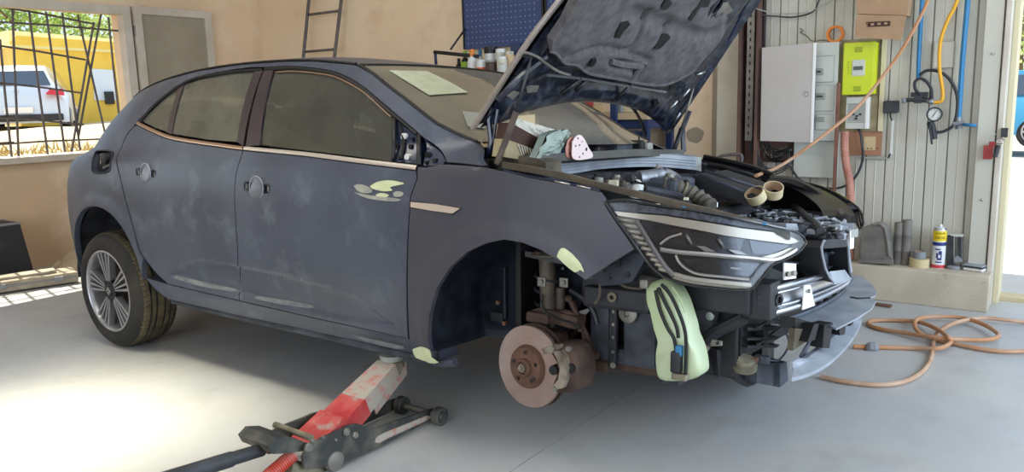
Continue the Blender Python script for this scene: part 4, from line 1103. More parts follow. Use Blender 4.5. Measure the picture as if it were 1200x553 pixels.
# plan line of the nose, for the headlamps
NOSE = [(.10, -.895), (.22, -.885), (.32, -.862), (.42, -.826), (.52, -.770), (.62, -.690), (.70, -.605), (.77, -.505), (.82, -.40), (.85, -.28), (.87, 0.0)]
def nose(s, z, ins=0.0):
    xs = [k / 10 for k in range(11)]
    x = interp(xs, [p[0] for p in NOSE], s); y = interp(xs, [p[1] for p in NOSE], s)
    h = .01; x2 = interp(xs, [p[0] for p in NOSE], min(1, s + h)); y2 = interp(xs, [p[1] for p in NOSE], min(1, s + h))
    t = V((x2 - x, y2 - y)); t.normalize() if t.length > 1e-9 else None
    k = -.16 * (z - .70) - .04 * max(0, z - .74)
    return V((x - t.y * -1 * 0 + (k if s > .3 else k * s / .3) , y, z)) + V((-t.y * -1, t.x * 1, 0)) * 0 + V((-t.y, t.x, 0)) * ins
def nat(px, py, ins=0.0): return solve(lambda a, b: nose(a, b, ins), px, py, .5, .7)
# ---- near headlamp
lamp_px = [(709.5, 236.5), (730, 235.5), (753, 238.5), (785, 243), (816, 247), (867, 257), (905, 265), (925, 269.5), (938, 275), (944, 284.5), (933, 297), (917, 305), (905, 310), (895, 322), (886, 333), (877, 339.5), (842, 338), (809, 334), (790, 329), (776, 323), (763, 312), (752, 298), (740.6, 281), (728, 264), (718, 250)]
def lamp(mir, full=True):
    flip = lambda p: V((p.x, mir * -1 * p.y, p.z))
    def shp(name, px, ins, th, mat, parent, k=0, step=.03):
        uv = [nat(*p, ins) for p in px]
        if k: uv = smooth_line(uv + [uv[0]], k)[:-1]
        out = resample(uv, step); pts = [V(p) for p in out]; ed = [(i, (i + 1) % len(out)) for i in range(len(out))]
        for i in range(40):
            for j in range(24):
                q = (i * step, .35 + j * step)
                if inpoly(q, out) and pdist(q, out) > step * .4: pts.append(V(q))
        vv, ee, ff, *_ = delaunay_2d_cdt(pts, ed, [], 0, 1e-6)
        keep = [list(f) for f in ff if inpoly(sum((vv[i] for i in f), V((0, 0))) / 3, out)]
        mb = MB(); mb.add([flip(nose(p.x, p.y, ins)) for p in vv], keep, True)
        n = len(out)
        if th: mb.add([flip(nose(*p, ins)) for p in out] + [flip(nose(*p, ins + th)) for p in out], [(i, (i + 1) % n, n + (i + 1) % n, n + i) for i in range(n)])
        return mb.build(name, mat, parent, 50)
    def ln(name, px, r, ins, mat, parent, k=4):
        uv = [nat(*p, ins) for p in px]; uv = smooth_line(uv, k) if len(uv) > 2 else uv
        mb = MB(); mb.tube([flip(nose(*p, ins)) for p in uv], r, 6); return mb.build(name, mat, parent)
    hl = shp('headlamp', lamp_px, .035, .12, 'lamp_back', car)
    rim = ln('lamp_rim', lamp_px + lamp_px[:1], .005, .004, 'black_gloss', hl, 2)
    if full:
        shp('lamp_shoulder', [(713, 238), (753, 240), (816, 248.5), (866, 258), (905, 266), (927, 272), (880, 267), (830, 259), (780, 251), (722, 246)], .014, .02, 'lamp_hatch', hl)
        shp('lamp_blade', [(720, 247.5), (780, 253), (830, 261), (868, 267.5), (905, 272), (930, 279), (938, 283), (925, 286), (890, 281.5), (850, 276), (800, 266), (760, 258), (724, 252.5)], .018, .015, 'lamp_cream', hl)
        z3 = lambda x, y: (690 + x / 3.95, 220 + y / 3.95)
        for (a, b) in (((128, 142), (218, 156)), ((150, 168), (230, 182)), ((172, 195), (243, 209)), ((196, 222), (255, 236)), ((220, 249), (272, 261)), ((243, 276), (290, 288)), ((266, 303), (308, 314)), ((286, 328), (328, 339)), ((306, 352), (346, 362)), ((322, 374), (366, 385))):
            ln('lamp_slat', [z3(*a), z3(*b)], .0065, .022, 'lamp_cream', hl)
        ln('lamp_side_bar', [z3(220, 152), z3(262, 222), z3(310, 300), z3(350, 360), z3(392, 404)], .009, .02, 'lamp_silver', hl)
        ln('lamp_lower_bar', [z3(392, 404), z3(470, 425), z3(560, 437), z3(660, 447), z3(745, 455)], .012, .022, 'lamp_cream', hl)
        ln('lamp_center_bar', [z3(330, 284), z3(400, 296), z3(520, 306), z3(640, 317), z3(760, 328), z3(850, 336), z3(905, 320), z3(960, 288)], .0075, .016, 'chrome', hl)
        ln('lamp_arc', [z3(402, 312), z3(418, 345), z3(455, 378), z3(510, 400), z3(620, 412), z3(740, 424)], .005, .02, 'chrome', hl)
        ln('lamp_arc', [z3(330, 262), z3(370, 232), z3(430, 212)], .004, .025, 'chrome', hl)
        ln('lamp_fin', [z3(450, 214), z3(476, 262)], .006, .028, 'lamp_silver', hl); ln('lamp_fin', [z3(598, 232), z3(626, 280)], .006, .028, 'lamp_silver', hl)
        shp('lamp_reflector', [z3(498, 268), z3(540, 272), z3(590, 298), z3(540, 296)], .026, .01, 'lamp_silver', hl)
        shp('lamp_reflector', [z3(645, 286), z3(700, 292), z3(735, 312), z3(680, 306)], .026, .01, 'lamp_silver', hl)
        shp('lamp_reflector', [z3(870, 302), z3(930, 278), z3(958, 278), z3(900, 314), z3(850, 326), z3(800, 320)], .024, .01, 'lamp_cream', hl)
        shp('lamp_cell', [z3(300, 175), z3(440, 195), z3(600, 210), z3(720, 235), z3(700, 290), z3(560, 285), z3(420, 265), z3(330, 255)], .033, .0, 'lamp_cell_mat', hl)
        shp('lamp_cell', [z3(740, 240), z3(900, 262), z3(940, 268), z3(860, 310), z3(760, 305)], .033, .0, 'lamp_grey', hl)
        shp('lamp_cell', [z3(430, 325), z3(640, 340), z3(790, 352), z3(760, 410), z3(620, 400), z3(500, 390)], .033, .0, 'lamp_cell_mat', hl)
        ln('lamp_mark', [z3(655, 371), z3(700, 375)], .003, .03, 'white_plastic', hl)
    shp('lamp_lens', lamp_px, .0, .0, 'clear_lens', hl)
    return hl
M('lamp_back', (26, 25, 27), .35, coat=.3)
M('lamp_hatch', (56, 58, 64), .4, c2=(96, 98, 104), sc=60, amt=(.4, .6))
M('lamp_cream', (196, 184, 164), .3, .35)
M('lamp_silver', (150, 144, 138), .3, .5)
M('lamp_cell_mat', (30, 30, 34), .2, c2=(58, 56, 56), sc=9, coat=.5)
M('lamp_grey', (70, 72, 76), .25, coat=.5)
lamp(-1); lamp(1, False)

# ---- crash beam, brackets, funnel, undertray
def beam_strip(name, top, bot, mat, dx, parent=car, n=20, bulge=0):
    T = sm3([fr(*p, dx) for p in top], 5); B = sm3([fr(*p, dx) for p in bot], 5)
    k = min(len(T), len(B)); T, B = T[:k], B[:k]
    mb = MB(); vs = []
    for a, b in zip(T, B):
        for t in (0, .25, .5, .75, 1):
            vs.append(a.lerp(b, t) + V((bulge * math.sin(math.pi * t), 0, 0)))
    mb.add(vs, [(i * 5 + j, i * 5 + j + 1, (i + 1) * 5 + j + 1, (i + 1) * 5 + j) for i in range(k - 1) for j in range(4)], True)
    return mb.build(name, mat, parent)
bm_ = beam_strip('crash_beam', [(899, 339), (926, 333), (955, 325), (972, 320)], [(899, 366), (930, 358), (960, 346), (984, 334)], 'steel', -.005, bulge=-.012)
for pts, r in (([(899, 340), (926, 333.5), (955, 325.5), (970, 321)], .009), ([(899, 346), (928, 339), (956, 330.5), (975, 325)], .005), ([(899, 361), (930, 354), (960, 343), (986, 332)], .006), ([(899, 368.5), (930, 360), (962, 348), (990, 333), (998, 326)], .010)):
    mb = MB(); mb.tube(sm3([fr(*p, .004) for p in pts]), r, 8); mb.build('beam_ridge', 'steel', bm_)
pslab('beam_end', [fr(887, 334, .0), fr(899, 338, .0), fr(899, 371, .0), (fr(887, 363, 0))], (-.02, .03, 0), 'black_plastic', bm_)
for k in range(4): 
    a, b = fr(888, 340 + k * 8, .004), fr(898, 342 + k * 8.6, .004); mb = MB(); mb.tube([a, b], .003, 6); mb.build('beam_web', 'mid_plastic', bm_)
c = fr(910, 351, .01); mb = MB(); mb.lathe([(.0001, .004), (.010, .004), (.012, .012), (.021, .012), (.022, 0)], c, (1, -.35, 0), 6, False); mb.build('tow_eye_socket', 'black', bm_)
pslab('beam_bracket', [fr(943, 334, .02), fr(950, 334, .02), fr(955, 358, .02), fr(941, 363, .02)], (-.004, 0, 0), 'cab_edge', bm_)
mb = MB(); c = fr(947, 341, .025); mb.cyl(c, c + V((.006, 0, 0)), .007, 10); mb.build('bracket_bolt', 'steel_dull', bm_)
# white sensor bracket above the beam
sb = pslab('sensor_bracket', [fr(919, 308, -.0), fr(933, 309, -.0), fr(933, 326, -.0), (fr(919, 328, -.0))], (-.004, 0, 0), 'cab_edge')
for (x, y) in ((922.5, 321), (929.5, 320)):
    c = fr(x, y, .004); mb = MB(); mb.cyl(c, c + V((.008, -.003, 0)), .009, 12); mb.build('sensor_bolt', 'steel_dull', sb)
pslab('bracket_lip', [fr(918, 308, 0), fr(935, 309.5, 0), fr(937, 308, -.05), fr(921, 306.5, -.05)], (0, 0, .004), 'black_plastic', sb)
# black grille carrier panel and the light edged air funnel
pslab('grille_carrier', [fr(850, 290, -.10), fr(900, 288, -.07), fr(935, 282, -.05), fr(966, 281, -.04), fr(968, 318, -.04), fr(935, 327, -.06), fr(900, 336, -.08), fr(850, 342, -.11)], (-.03, 0, 0), 'black')
fn0 = [(965, 282), (974, 283), (983, 280), (992, 275), (994, 290), (995, 305), (996, 318), (997, 326), (988, 331), (978, 331.6), (972, 324), (967.5, 315), (964, 300), (962.5, 290)]
bx_ = [(968, 286), (992, 279), (992, 315), (972, 318)]
F0 = [fr(*p, .04) for p in fn0]
bk = [V((p.x - .16, p.y + .02, p.z * .85 + .09)) for p in F0]
mb = MB(); n = len(F0); mb.add(F0 + bk, [(i, (i + 1) % n, n + (i + 1) % n, n + i) for i in range(n)] + [[n + i for i in range(n)]], False); fun = cb(mb, 'air_funnel', 'funnel_mat') if False else None
M('funnel_mat', (28, 30, 34), .6, c2=(40, 43, 48), sc=10)
fun = cb(mb, 'air_funnel', 'funnel_mat')
mb = MB(); mb.tube(F0, .0045, 6, closed=True); mb.build('funnel_edge', 'grey_plastic', fun)
pslab('funnel_lit_floor', [fr(972, 318, .03), fr(990, 316, .03), fr(997, 326, .045), fr(978, 331.5, .045)], (0, 0, -.006), 'grey_plastic', fun)  # lit bottom of the funnel, its light put into the paler colour
pslab('end_plate', [fr(996, 270, .02), fr(1002, 271, .02), fr(1000.5, 291, .02), fr(996, 292, .02)], (-.01, 0, 0), 'cab_edge')
pslab('end_plate', [fr(996, 292, .02), fr(999, 318, .02), fr(996, 322, .02), fr(993, 280, .02)], (-.01, .0, 0), 'grey_plastic')
pslab('side_deflector', [fr(1002, 271, .0), fr(1009, 281, .0), fr(1010, 290, 0), fr(1006, 298, 0), fr(1011, 319, 0), fr(1007, 320, 0), fr(997, 303, .0), fr(1001, 290, 0)], (-.02, .0, 0), 'mid_plastic')
# upper undertray shelf
def zslab(name, px, z, th, mat, parent=car, k=0):
    pts = [cZ(*p, z) if len(p) == 2 else cZ(p[0], p[1], p[2]) for p in px]
    if k: pts = sm3(pts + [pts[0]], k)[:-1]
    mb = MB(); mb.slab(pts, (0, 0, -th)); return mb.build(name, mat, parent)
ut = zslab('undertray', [(903, 379), (928, 370), (952, 358), (975, 344), (990, 331), (998, 322), (1010, 324), (1020, 331), (1027, 341), (1026, 346), (1019, 349), (1027, 352), (1022, 361), (1010, 369), (996, 377), (980, 385), (968, 379), (946, 381), (924, 381)], .35, .006, 'grey_plastic')
ledge_ = sm3([cZ(*p, .365) for p in ((918, 375), (945, 366), (970, 354), (988, 341), (998, 326))]); mb = MB(); mb.tube(ledge_, .008, 6); mb.build('undertray_rib', 'mid_plastic', ut)
mb = MB(); mb.tube([cZ(*p, .353) for p in ((1020, 349), (1006, 349.5), (996, 348))], .003, 5); mb.build('undertray_split', 'black', ut)
for (x, y) in ((960, 356), (968, 351), (978, 345), (986, 338)):
    c = cZ(x, y, .36); cbox('tray_clip', c, (.018, .02, .016), 'black', ut, (0, 0, .5), .003)
for (a, b, c, d) in (((954, 380), (960, 379), (955, 398), (946, 401)), ((966, 381), (976, 378), (972, 408), (964, 408)), ((983, 378), (992, 374), (990, 392), (984, 393)), ((1000, 372), (1004, 369), (1001, 380), (996, 382))):
    pslab('tray_post', [fr(*a, .03), fr(*b, .03), fr(*c, .03), fr(*d, .03)], (-.05, .01, 0), 'black')
# lower lip: top face, outer face, turned edge
LIPO = [(928, 443), (948, 437), (972, 424), (992, 405), (1004, 388), (1010, 374), (1009, 366)]
LIPI = [(931, 425), (944, 420), (958, 410), (974, 398), (986, 386), (998, 374), (1004, 366)]
O = sm3([cZ(*p, .245) for p in LIPO]); I = sm3([cZ(*p, .265) for p in LIPI]); n = len(O)
mb = MB(); mb.add(O + I + [p + V((0, 0, -.012)) for p in O] + [p + V((0, 0, -.012)) for p in I], [(i, i + 1, n + i + 1, n + i) for i in range(n - 1)] + [(i, i + 1, 2 * n + i + 1, 2 * n + i) for i in range(n - 1)] + [(2 * n + i, 2 * n + i + 1, 3 * n + i + 1, 3 * n + i) for i in range(n - 1)])
lip = cb(mb, 'lower_lip', 'grey_plastic')
mb = MB(); mb.tube(sm3([cZ(*p, .262) for p in ((934, 424), (950, 414), (970, 398), (990, 380))]), .006, 6); mb.build('lip_rib', 'mid_plastic', lip)
pslab('lip_end', [fr(929, 424, .06), fr(936, 420, .06), fr(978, 421, .04), fr(976, 425, .04), fr(952, 437, .06), fr(929, 445, .06)], (-.01, 0, 0), 'grey_plastic', lip)
pslab('brown_deflector', [fr(932, 385, .0), fr(957, 386, .0), fr(953, 395, .0), (fr(929, 411, .0))], (-.02, 0, 0), 'seal_brown')
pslab('lip_side', [fr(932, 372, -.01), fr(958, 380, -.01), fr(932, 386, -.01)], (-.05, 0, 0), 'black')
for (a, b) in (((938, 418), (958, 384)), ((944, 412), (948, 420)), ((950, 396), (940, 424))):
    mb = MB(); mb.tube([fr(*a, .0), fr(*b, .0)], .006, 6); cb(mb, 'lip_stay', 'mid_plastic')
# dark ducts and boxes below the near lamp
def dbox(name, px, dx, dep, mat='dusty_black', parent=car): return pslab(name, [fr(*p, dx) for p in px], (-dep, .03, 0), mat, parent)
dd = dbox('brake_duct', [(857, 386), (876, 386), (876, 405), (856, 413)], -.16, .12)
dbox('duct_top', [(858, 384), (880, 382), (916, 383), (908, 388), (876, 388)], -.13, .1, 'black_plastic', dd)
for y in (384, 396, 405): dbox('duct_vane', [(876, y), (914, y - 1), (910, y + 2.5), (876, y + 3)], -.12, .1, 'black_plastic', dd)
dbox('duct_wall', [(895, 386), (901, 386), (901, 405), (895, 405)], -.125, .08, 'black_plastic', dd)
dbox('lower_grille_back', [(893, 372), (936, 372), (934, 424), (930, 442), (905, 446), (893, 430)], -.22, .05, 'black')
lb = dbox('bumper_bracket', [(887, 424), (914, 426), (914, 454), (887, 449)], -.12, .10)
dbox('bracket_face', [(914, 426), (922, 424), (924, 446), (914, 454)], -.10, .08, 'mid_plastic', lb)
fm = dbox('fog_lamp_mount', [(840, 410), (887, 418), (887, 449), (876, 454), (861, 441), (842, 442)], -.17, .05, 'black_plastic')
dbox('mount_cell', [(876, 436), (886, 435), (886, 448), (877, 452)], -.165, .0, 'black', fm) if False else None
c = fr(872, 427, -.12); mb = MB(); mb.lathe([(.0001, .025), (.030, .025), (.036, .018), (.036, .006), (.044, .004), (.044, -.012), (.0001, -.012)], c, (.2, -.3, 1), 20); hn = cb(mb, 'horn', 'cream_dusty') if False else None
M('cream_dusty', (132, 126, 104), .8, c2=(98, 92, 76), sc=20)
hn = cb(mb, 'horn', 'cream_dusty')
cbox('horn_connector', fr(883, 422, -.10), (.03, .03, .02), 'rust', hn); cbox('horn_plug', fr(893, 421, -.10), (.05, .03, .028), 'mid_plastic', hn)
ctube('wiring_lead', sm3([fr(*p, -.09) for p in ((898, 421), (912, 422), (922, 410), (924, 398), (917, 384), (908, 374), (898, 370))]), .0035, 'mid_plastic')
ctube('wiring_lead', sm3([fr(*p, -.09) for p in ((905, 366), (912, 374), (921, 378))]), .003, 'black')
# black mass of radiator pack, rails and subframe behind all that
rp = pslab('radiator_pack', [(.62, -.42, .25), (.62, -.42, .66), (.66, .58, .66), (.66, .58, .25)], (-.08, 0, 0), 'black')
for k in range(6): cbox('radiator_fin', (.645, .08, .30 + k * .06), (.01, .9, .008), 'black_plastic', rp, (0, 0, .04), .001)
cbox('front_rail', (.38, -.50, .50), (.62, .09, .13), 'black_plastic'); cbox('front_rail', (.38, .50, .50), (.62, .09, .13), 'black_plastic')
cbox('crash_box', (.70, -.47, .48), (.10, .10, .12), 'black_plastic')
cbox('subframe', (.10, 0, .20), (.60, 1.0, .07), 'rust_dark'); cbox('subframe_beam', (.42, 0, .205), (.07, 1.08, .09), 'dusty_black')
cbox('gearbox', (.22, -.22, .40), (.36, .36, .34), 'black_plastic', car, None, .05); cbox('engine_block', (.22, .15, .50), (.34, .45, .46), 'dark_metal', car, None, .03)
cbox('splash_panel', (.40, -.44, .42), (.44, .02, .46), 'black')
cbox('side_rail_panel', (.30, -.52, .36), (.12, .04, .30), 'dusty_black')
# blue wing support behind the fender tip, with bare mounting holes
ws_ = pslab('wing_support', [cY(*p, -.72) for p in ((692, 324), (715, 312), (744, 296), (758, 300), (748, 318), (741, 330), (728, 333), (705, 335))], (0, .04, 0), 'blue_dusty')
for (x, y, r) in ((706, 317, .010), (724, 309, .012), (735, 322, .010), (714, 326, .006)):
    c = cY(x, y, -.722); mb = MB(); mb.cyl(c, c + V((0, -.004, 0)), r, 10); mb.build('support_hole', 'black', ws_)
lr = cbox('lower_rail', cY(725, 350, -.60), (.26, .06, .075), 'black_plastic', car, None, .015)
for (x, y, r) in ((718, 348, .017),): 
    c = cY(x, y, -.635); mb = MB(); mb.lathe([(r * .45, .004), (r * .5, .008), (r, .008), (r, 0)], c, (0, -1, 0), 16); mb.build('grommet', 'cream_dusty', lr)
c = cY(736, 367, -.56); mb = MB(); mb.lathe([(.0001, .006), (.008, .006), (.012, .012), (.022, .010), (.034, .006), (.036, 0)], c, (0, -1, 0), 20); cb(mb, 'pulley', 'steel_dull')
cbox('bolted_strut', cY(719, 388, -.56), (.028, .02, .26), 'black_plastic', car, (0, .03, 0), .003)
for yy in (365, 380, 395, 412, 428):
    c = cY(719 - (yy - 388) * .01, yy, -.572); mb = MB(); mb.cyl(c, c + V((0, -.004, 0)), .006 if yy < 420 else .011, 8); cb(mb, 'strut_bolt', 'steel_dull')
cbox('side_shield', cY(704, 390, -.55), (.075, .02, .24), 'dusty_black')
cbox('crossmember', cY(745, 418, -.50), (.24, .06, .055), 'dusty_black')
cbox('crossmember_end', cY(700, 425, -.54), (.12, .08, .04), 'rust_dark')
ctube('brake_pipe', sm3([cY(*p, -.66) for p in ((687, 325), (700, 326), (703, 336), (702, 348), (697, 356))]), .0045, 'seal_brown')
ctube('brake_pipe', sm3([cY(*p, -.66) for p in ((712, 327), (724, 330), (733, 336), (752, 338), (760, 332))]), .0045, 'seal_brown')
gb = cbox('gearbox_cover', cY(818, 372, -.50), (.13, .05, .13), 'dusty_black', car, (0, .2, 0), .02)
for (x, y) in ((833, 370),):
    c = cY(x, y, -.54); mb = MB(); mb.cyl(c, c + V((0, -.01, 0)), .014, 12); mb.build('cover_bolt', 'steel', gb)
pslab('metal_tab', [cY(*p, -.56) for p in ((834, 398), (846, 400), (846, 405), (832, 406))], (0, .006, 0), 'steel_dull')
c = cY(841, 402, -.563); mb = MB(); mb.cyl(c, c + V((0, -.004, 0)), .006, 10); cb(mb, 'tab_bolt', 'black')
ctube('cooling_hose', sm3([cY(*p, -.52) for p in ((824, 408), (830, 396), (840, 388), (856, 380), (872, 372))]), .022, 'black_plastic')
cbox('hose_clip', cY(822, 412, -.55), (.03, .03, .05), 'cream_dusty', car, (0, .5, 0), .006)
for k in range(4):
    ctube('spring_ring', [cY(813 + 6 * math.cos(t), 408 + k * 3.2 + 2 * math.sin(t), -.55 + .02 * math.sin(t)) for t in [i * math.pi / 5 for i in range(11)]], .003, 'steel_dull')
# ---- washer bottle hanging down, with its hoses and pump
res_px = [(754, 334), (775, 328), (788, 338), (795, 350), (800, 365), (806, 385), (808, 396), (815, 413), (819, 430), (818, 441), (806, 447), (790, 449), (770, 447), (766, 430), (766, 415), (768, 402), (763, 385), (758, 362), (754, 350)]
RP = sm3([cY(*p, -.70) for p in res_px + res_px[:1]], 3)[:-1]
def bulge_slab(name, poly, depth, mat, parent, axis=V((0, 1, 0))):
    n = len(poly); c = sum(poly, V((0, 0, 0))) / n; mb = MB(); vs = []
    for (k, o) in ((.84, 0), (.95, .012), (1, .03), (1, depth - .02), (.9, depth)):
        vs += [c + (p - c) * k + axis * o for p in poly]
    mb.add(vs, [(a * n + i, a * n + (i + 1) % n, (a + 1) * n + (i + 1) % n, (a + 1) * n + i) for a in range(4) for i in range(n)] + [list(range(n))[::-1], [4 * n + i for i in range(n)]], True)
    return mb.build(name, mat, parent, 60)
res = bulge_slab('washer_bottle', RP, .10, 'reservoir', car)
for pts in ([(768, 340), (773, 362), (782, 384), (790, 398), (793, 420), (794, 440)], [(771, 337), (779, 354), (788, 372), (793, 384), (795, 396)], [(775, 333), (785, 345), (795, 365), (802, 385), (804, 405), (803, 440)]):
    mb = MB(); mb.tube(sm3([cY(*p, -.712) for p in pts]), .0055, 6); mb.build('washer_hose', 'black', res)
mb = MB(); mb.box(cY(796, 411, -.712), (.022, .02, .035), None, .005); mb.build('pump', 'tape_blue' if False else 'pipe_blue', res)
mb = MB(); mb.box(cY(793, 424, -.71), (.035, .03, .07), None, .008); mb.build('pump_body', 'black_plastic', res)
mb = MB(); mb.box(cY(797, 441, -.71), (.05, .03, .02), None, .004); mb.build('pump_clip', 'cream_dusty', res)
mb = MB(); mb.tube(sm3([cY(*p, -.708) for p in ((788, 336), (797, 350), (803, 366))]), .004, 5); mb.build('bottle_seam', 'reservoir', res)
cbox('bottle_bracket', cY(757, 332, -.68), (.03, .04, .03), 'steel_dull')
# ---- rear wheel on the ground (its axle has dropped level with the floor)
def wheel(cw, r, wd, ax, parent, detail=True):
    """cw centre of the outer rim face, world; ax outward axis"""
    inv = CARI; c = inv @ V(cw); A = (inv.to_3x3() @ V(ax)).normalized()
    wl = bpy.data.objects.new('wheel', None); COL.objects.link(wl); wl.parent = parent; wl.location = c
    up = (inv.to_3x3() @ V((0, 0, 1))); up = (up - A * up.dot(A)).normalized(); fw = up.cross(A)
    O = V((0, 0, 0))
    mb = MB(); hw_ = wd
    mb.lathe([(.212, -.010), (.222, .004), (.235, .010), (.262, .012), (.285, .006), (.300, -.006), (.308, -.018)], O, A, 48)
    mb.lathe([(.308, -wd + .018), (.300, -wd + .006), (.235, -wd), (.215, -wd + .01)], O, A, 48)
    mb.build('tyre', 'rubber', wl)
    tr = MB(); tr.lathe([(.302, -.010), (.309, -.020), (.314, -.035), (.316, -.06)] + [(.316, -wd + .06), (.314, -wd + .035), (.309, -wd + .02), (.302, -wd + .01)], O, A, 64)
    tro = tr.build('tread', 'tread', wl)
    gv = MB()
    for h in (-.055, -.085, -wd + .085, -wd + .055): gv.lathe([(.3172, h - .0045), (.3172, h + .0045)], O, A, 48)
    gv.build('groove', 'black', wl)
    sp = MB()
    for k in range(70):
        a = 2 * math.pi * k / 70; d = fw * math.cos(a) + up * math.sin(a); t = A.cross(d)
        for (h0, h1) in ((-.012, -.048), (-wd + .048, -wd + .012)):
            for q in (0,):
                p0 = d * .3105 + A * h0; p1 = d * .3178 + A * h1 + t * .006
                if h0 < -.1: p0 = d * .3178 + A * h0 + t * .006; p1 = d * .3105 + A * h1
                sp.add([p0 - t * .0016, p0 + t * .0016, p1 + t * .0016, p1 - t * .0016], [(0, 1, 2, 3)])
    sp.build('sipe', 'black', wl)
    rm = MB(); rm.lathe([(.214, -.012), (.222, .0), (.222, .008), (.214, .010), (.208, .004), (.204, -.02), (.196, -.12), (.196, -wd + .02)], O, A, 48)
    rim = rm.build('rim', 'alloy', wl)
    bk = MB(); bk.lathe([(.0001, -.085), (.15, -.085), (.155, -.11)], O, A, 32); bk.build('brake_disc', 'rust_dark', wl)
    for k in range(5):
        a = R(90) + 2 * math.pi * k / 5 + .10
        for s in (-1, 1):
            for (off, wv, nm) in ((.27, .0075, 0), (.10, .0065, 1)):
                m = MB(); d0 = fw * math.cos(a + s * off * 1.0) + up * math.sin(a + s * off * 1.0); d1 = fw * math.cos(a + s * off) + up * math.sin(a + s * off)
                t = A.cross(d1)
                p0, p1 = d0 * .045 - A * .004, d1 * .209 + A * .0
                q0, q1 = p0 - A * .035, p1 - A * .03
                m.add([p0 - t * wv * .5, p0 + t * wv * .5, p1 + t * wv, p1 - t * wv, q0 - t * wv * .5, q0 + t * wv * .5, q1 + t * wv, q1 - t * wv], [(0, 1, 2, 3), (0, 4, 5, 1), (1, 5, 6, 2), (2, 6, 7, 3), (3, 7, 4, 0), (4, 7, 6, 5)])
                m.build('spoke', 'alloy', wl)
    hb = MB(); hb.lathe([(.062, -.03), (.058, -.004), (.030, -.002), (.028, .004), (.0001, .005)], O, A, 24); hb.build('wheel_hub', 'alloy_dark', wl)
    for k in range(5):
        a = R(90) + 2 * math.pi * k / 5 + .10 + math.pi / 5; d = fw * math.cos(a) + up * math.sin(a)
        m = MB(); m.cyl(d * .052 - A * .02, d * .052 - A * .001, .012, 10); m.build('lug_hole', 'black', wl)
    cp = MB(); cp.lathe([(.022, .0055), (.025, .003)], O, A, 4, False); cp.lathe([(.009, .0065), (.022, .0055)], O, A, 4, False); cp.build('cap_emblem', 'steel', wl)
    return wl
wheel((-2.669, -.862, .315), .315, .215, (0, -1, 0), car)
wheel((-2.669, .86, .316), .315, .215, (0, 1, 0), car)
wheel((0, .87, .316), .315, .215, (0, 1, 0), car)
cbox('rear_axle', (-2.62, 0, .30), (.12, 1.3, .08), 'rust_dark')
# ---- bare front hub: disc, caliper, knuckle, strut
HC = cY(617, 430, -.735); HA = (Matrix.Rotation(R(-7), 3, 'Z') @ V((0, -1, .04))).normalized()
du = V((0, 0, 1)); du = (du - HA * du.dot(HA)).normalized(); dfw = du.cross(HA)
if dfw.x < 0: dfw = -dfw
def hp(f, u, a=0): return HC + dfw * f + du * u + HA * a
bd = MB(); bd.lathe([(.148, -.026), (.148, -.016)], HC, HA, 56); bd.lathe([(.078, -.012), (.080, -.010), (.146, -.010), (.148, -.012), (.148, -.020)], HC, HA, 56); bd.lathe([(.148, -.026), (.146, -.030), (.08, -.030)], HC, HA, 56)
bdo = cb(bd, 'brake_disc', 'disc_steel')
for r_ in (.088, .104, .121, .134):
    m = MB(); m.lathe([(r_ - .0018, -.0098), (r_, -.0092), (r_ + .0018, -.0098)], HC, HA, 56); m.build('disc_score', 'disc_steel', bdo)
hb = MB(); hb.lathe([(.080, -.012), (.078, -.004), (.074, .006), (.070, .010), (.034, .010), (.032, .018), (.030, .022), (.024, .022), (.022, .014), (.0001, .014)], HC, HA, 40)
hbo = cb(hb, 'hub', 'rust')
m = MB(); m.lathe([(.016, .012), (.015, .030), (.009, .030), (.009, .038), (.0001, .038)], HC, HA, 8, False); m.build('axle_nut', 'rust_light' if False else 'caliper', hbo)
for k in range(5):
    a = k * 2 * math.pi / 5 + .35; m = MB(); c = hp(.054 * math.cos(a), .054 * math.sin(a), .0085); m.lathe([(.0001, .0025), (.0075, .0025), (.0078, .0)], c, HA, 10); m.build('bolt_hole', 'black', hbo)
for a in (1.5, -.7):
    m = MB(); c = hp(.056 * math.cos(a), .056 * math.sin(a), .010); m.lathe([(.004, .003), (.009, .003), (.009, 0)], c, HA, 8); m.build('locating_screw', 'rust_dark', hbo)
# caliper clamps the front edge of the disc
cal_px = [(642, 408), (652, 404), (664, 405), (672, 410), (678, 425), (679, 445), (676, 458), (664, 463), (650, 462), (646, 455), (652, 440), (652, 424), (646, 414)]
cal = bulge_slab('caliper', [cY(*p, -.790) for p in cal_px], .12, 'rust_dark', car)
m = MB(); m.slab([cY(*p, -.805) for p in ((634, 409), (646, 405), (654, 405), (655, 409), (646, 414), (638, 415))], (0, .03, 0)); m.build('caliper_bracket', 'caliper', cal)
m = MB(); m.slab([cY(*p, -.815) for p in ((648, 412), (656, 411), (662, 420), (665, 432), (663, 446), (659, 455), (650, 457), (647, 453), (654, 445), (656, 432), (653, 421))], (0, .03, 0)); m.build('caliper_casting', 'caliper', cal)
for pp in ((668, 432), (648, 434)):
    m = MB(); c = cY(*pp, -.800); m.cyl(c, c + V((0, .03, 0)), .017, 12); m.build('piston_window', 'black', cal)
for pp in ((649, 408), (651, 455), (668, 408)):
    m = MB(); c = cY(*pp, -.810); m.cyl(c, c + V((0, -.015, 0)), .009, 8); m.build('caliper_bolt', 'steel_dull', cal)
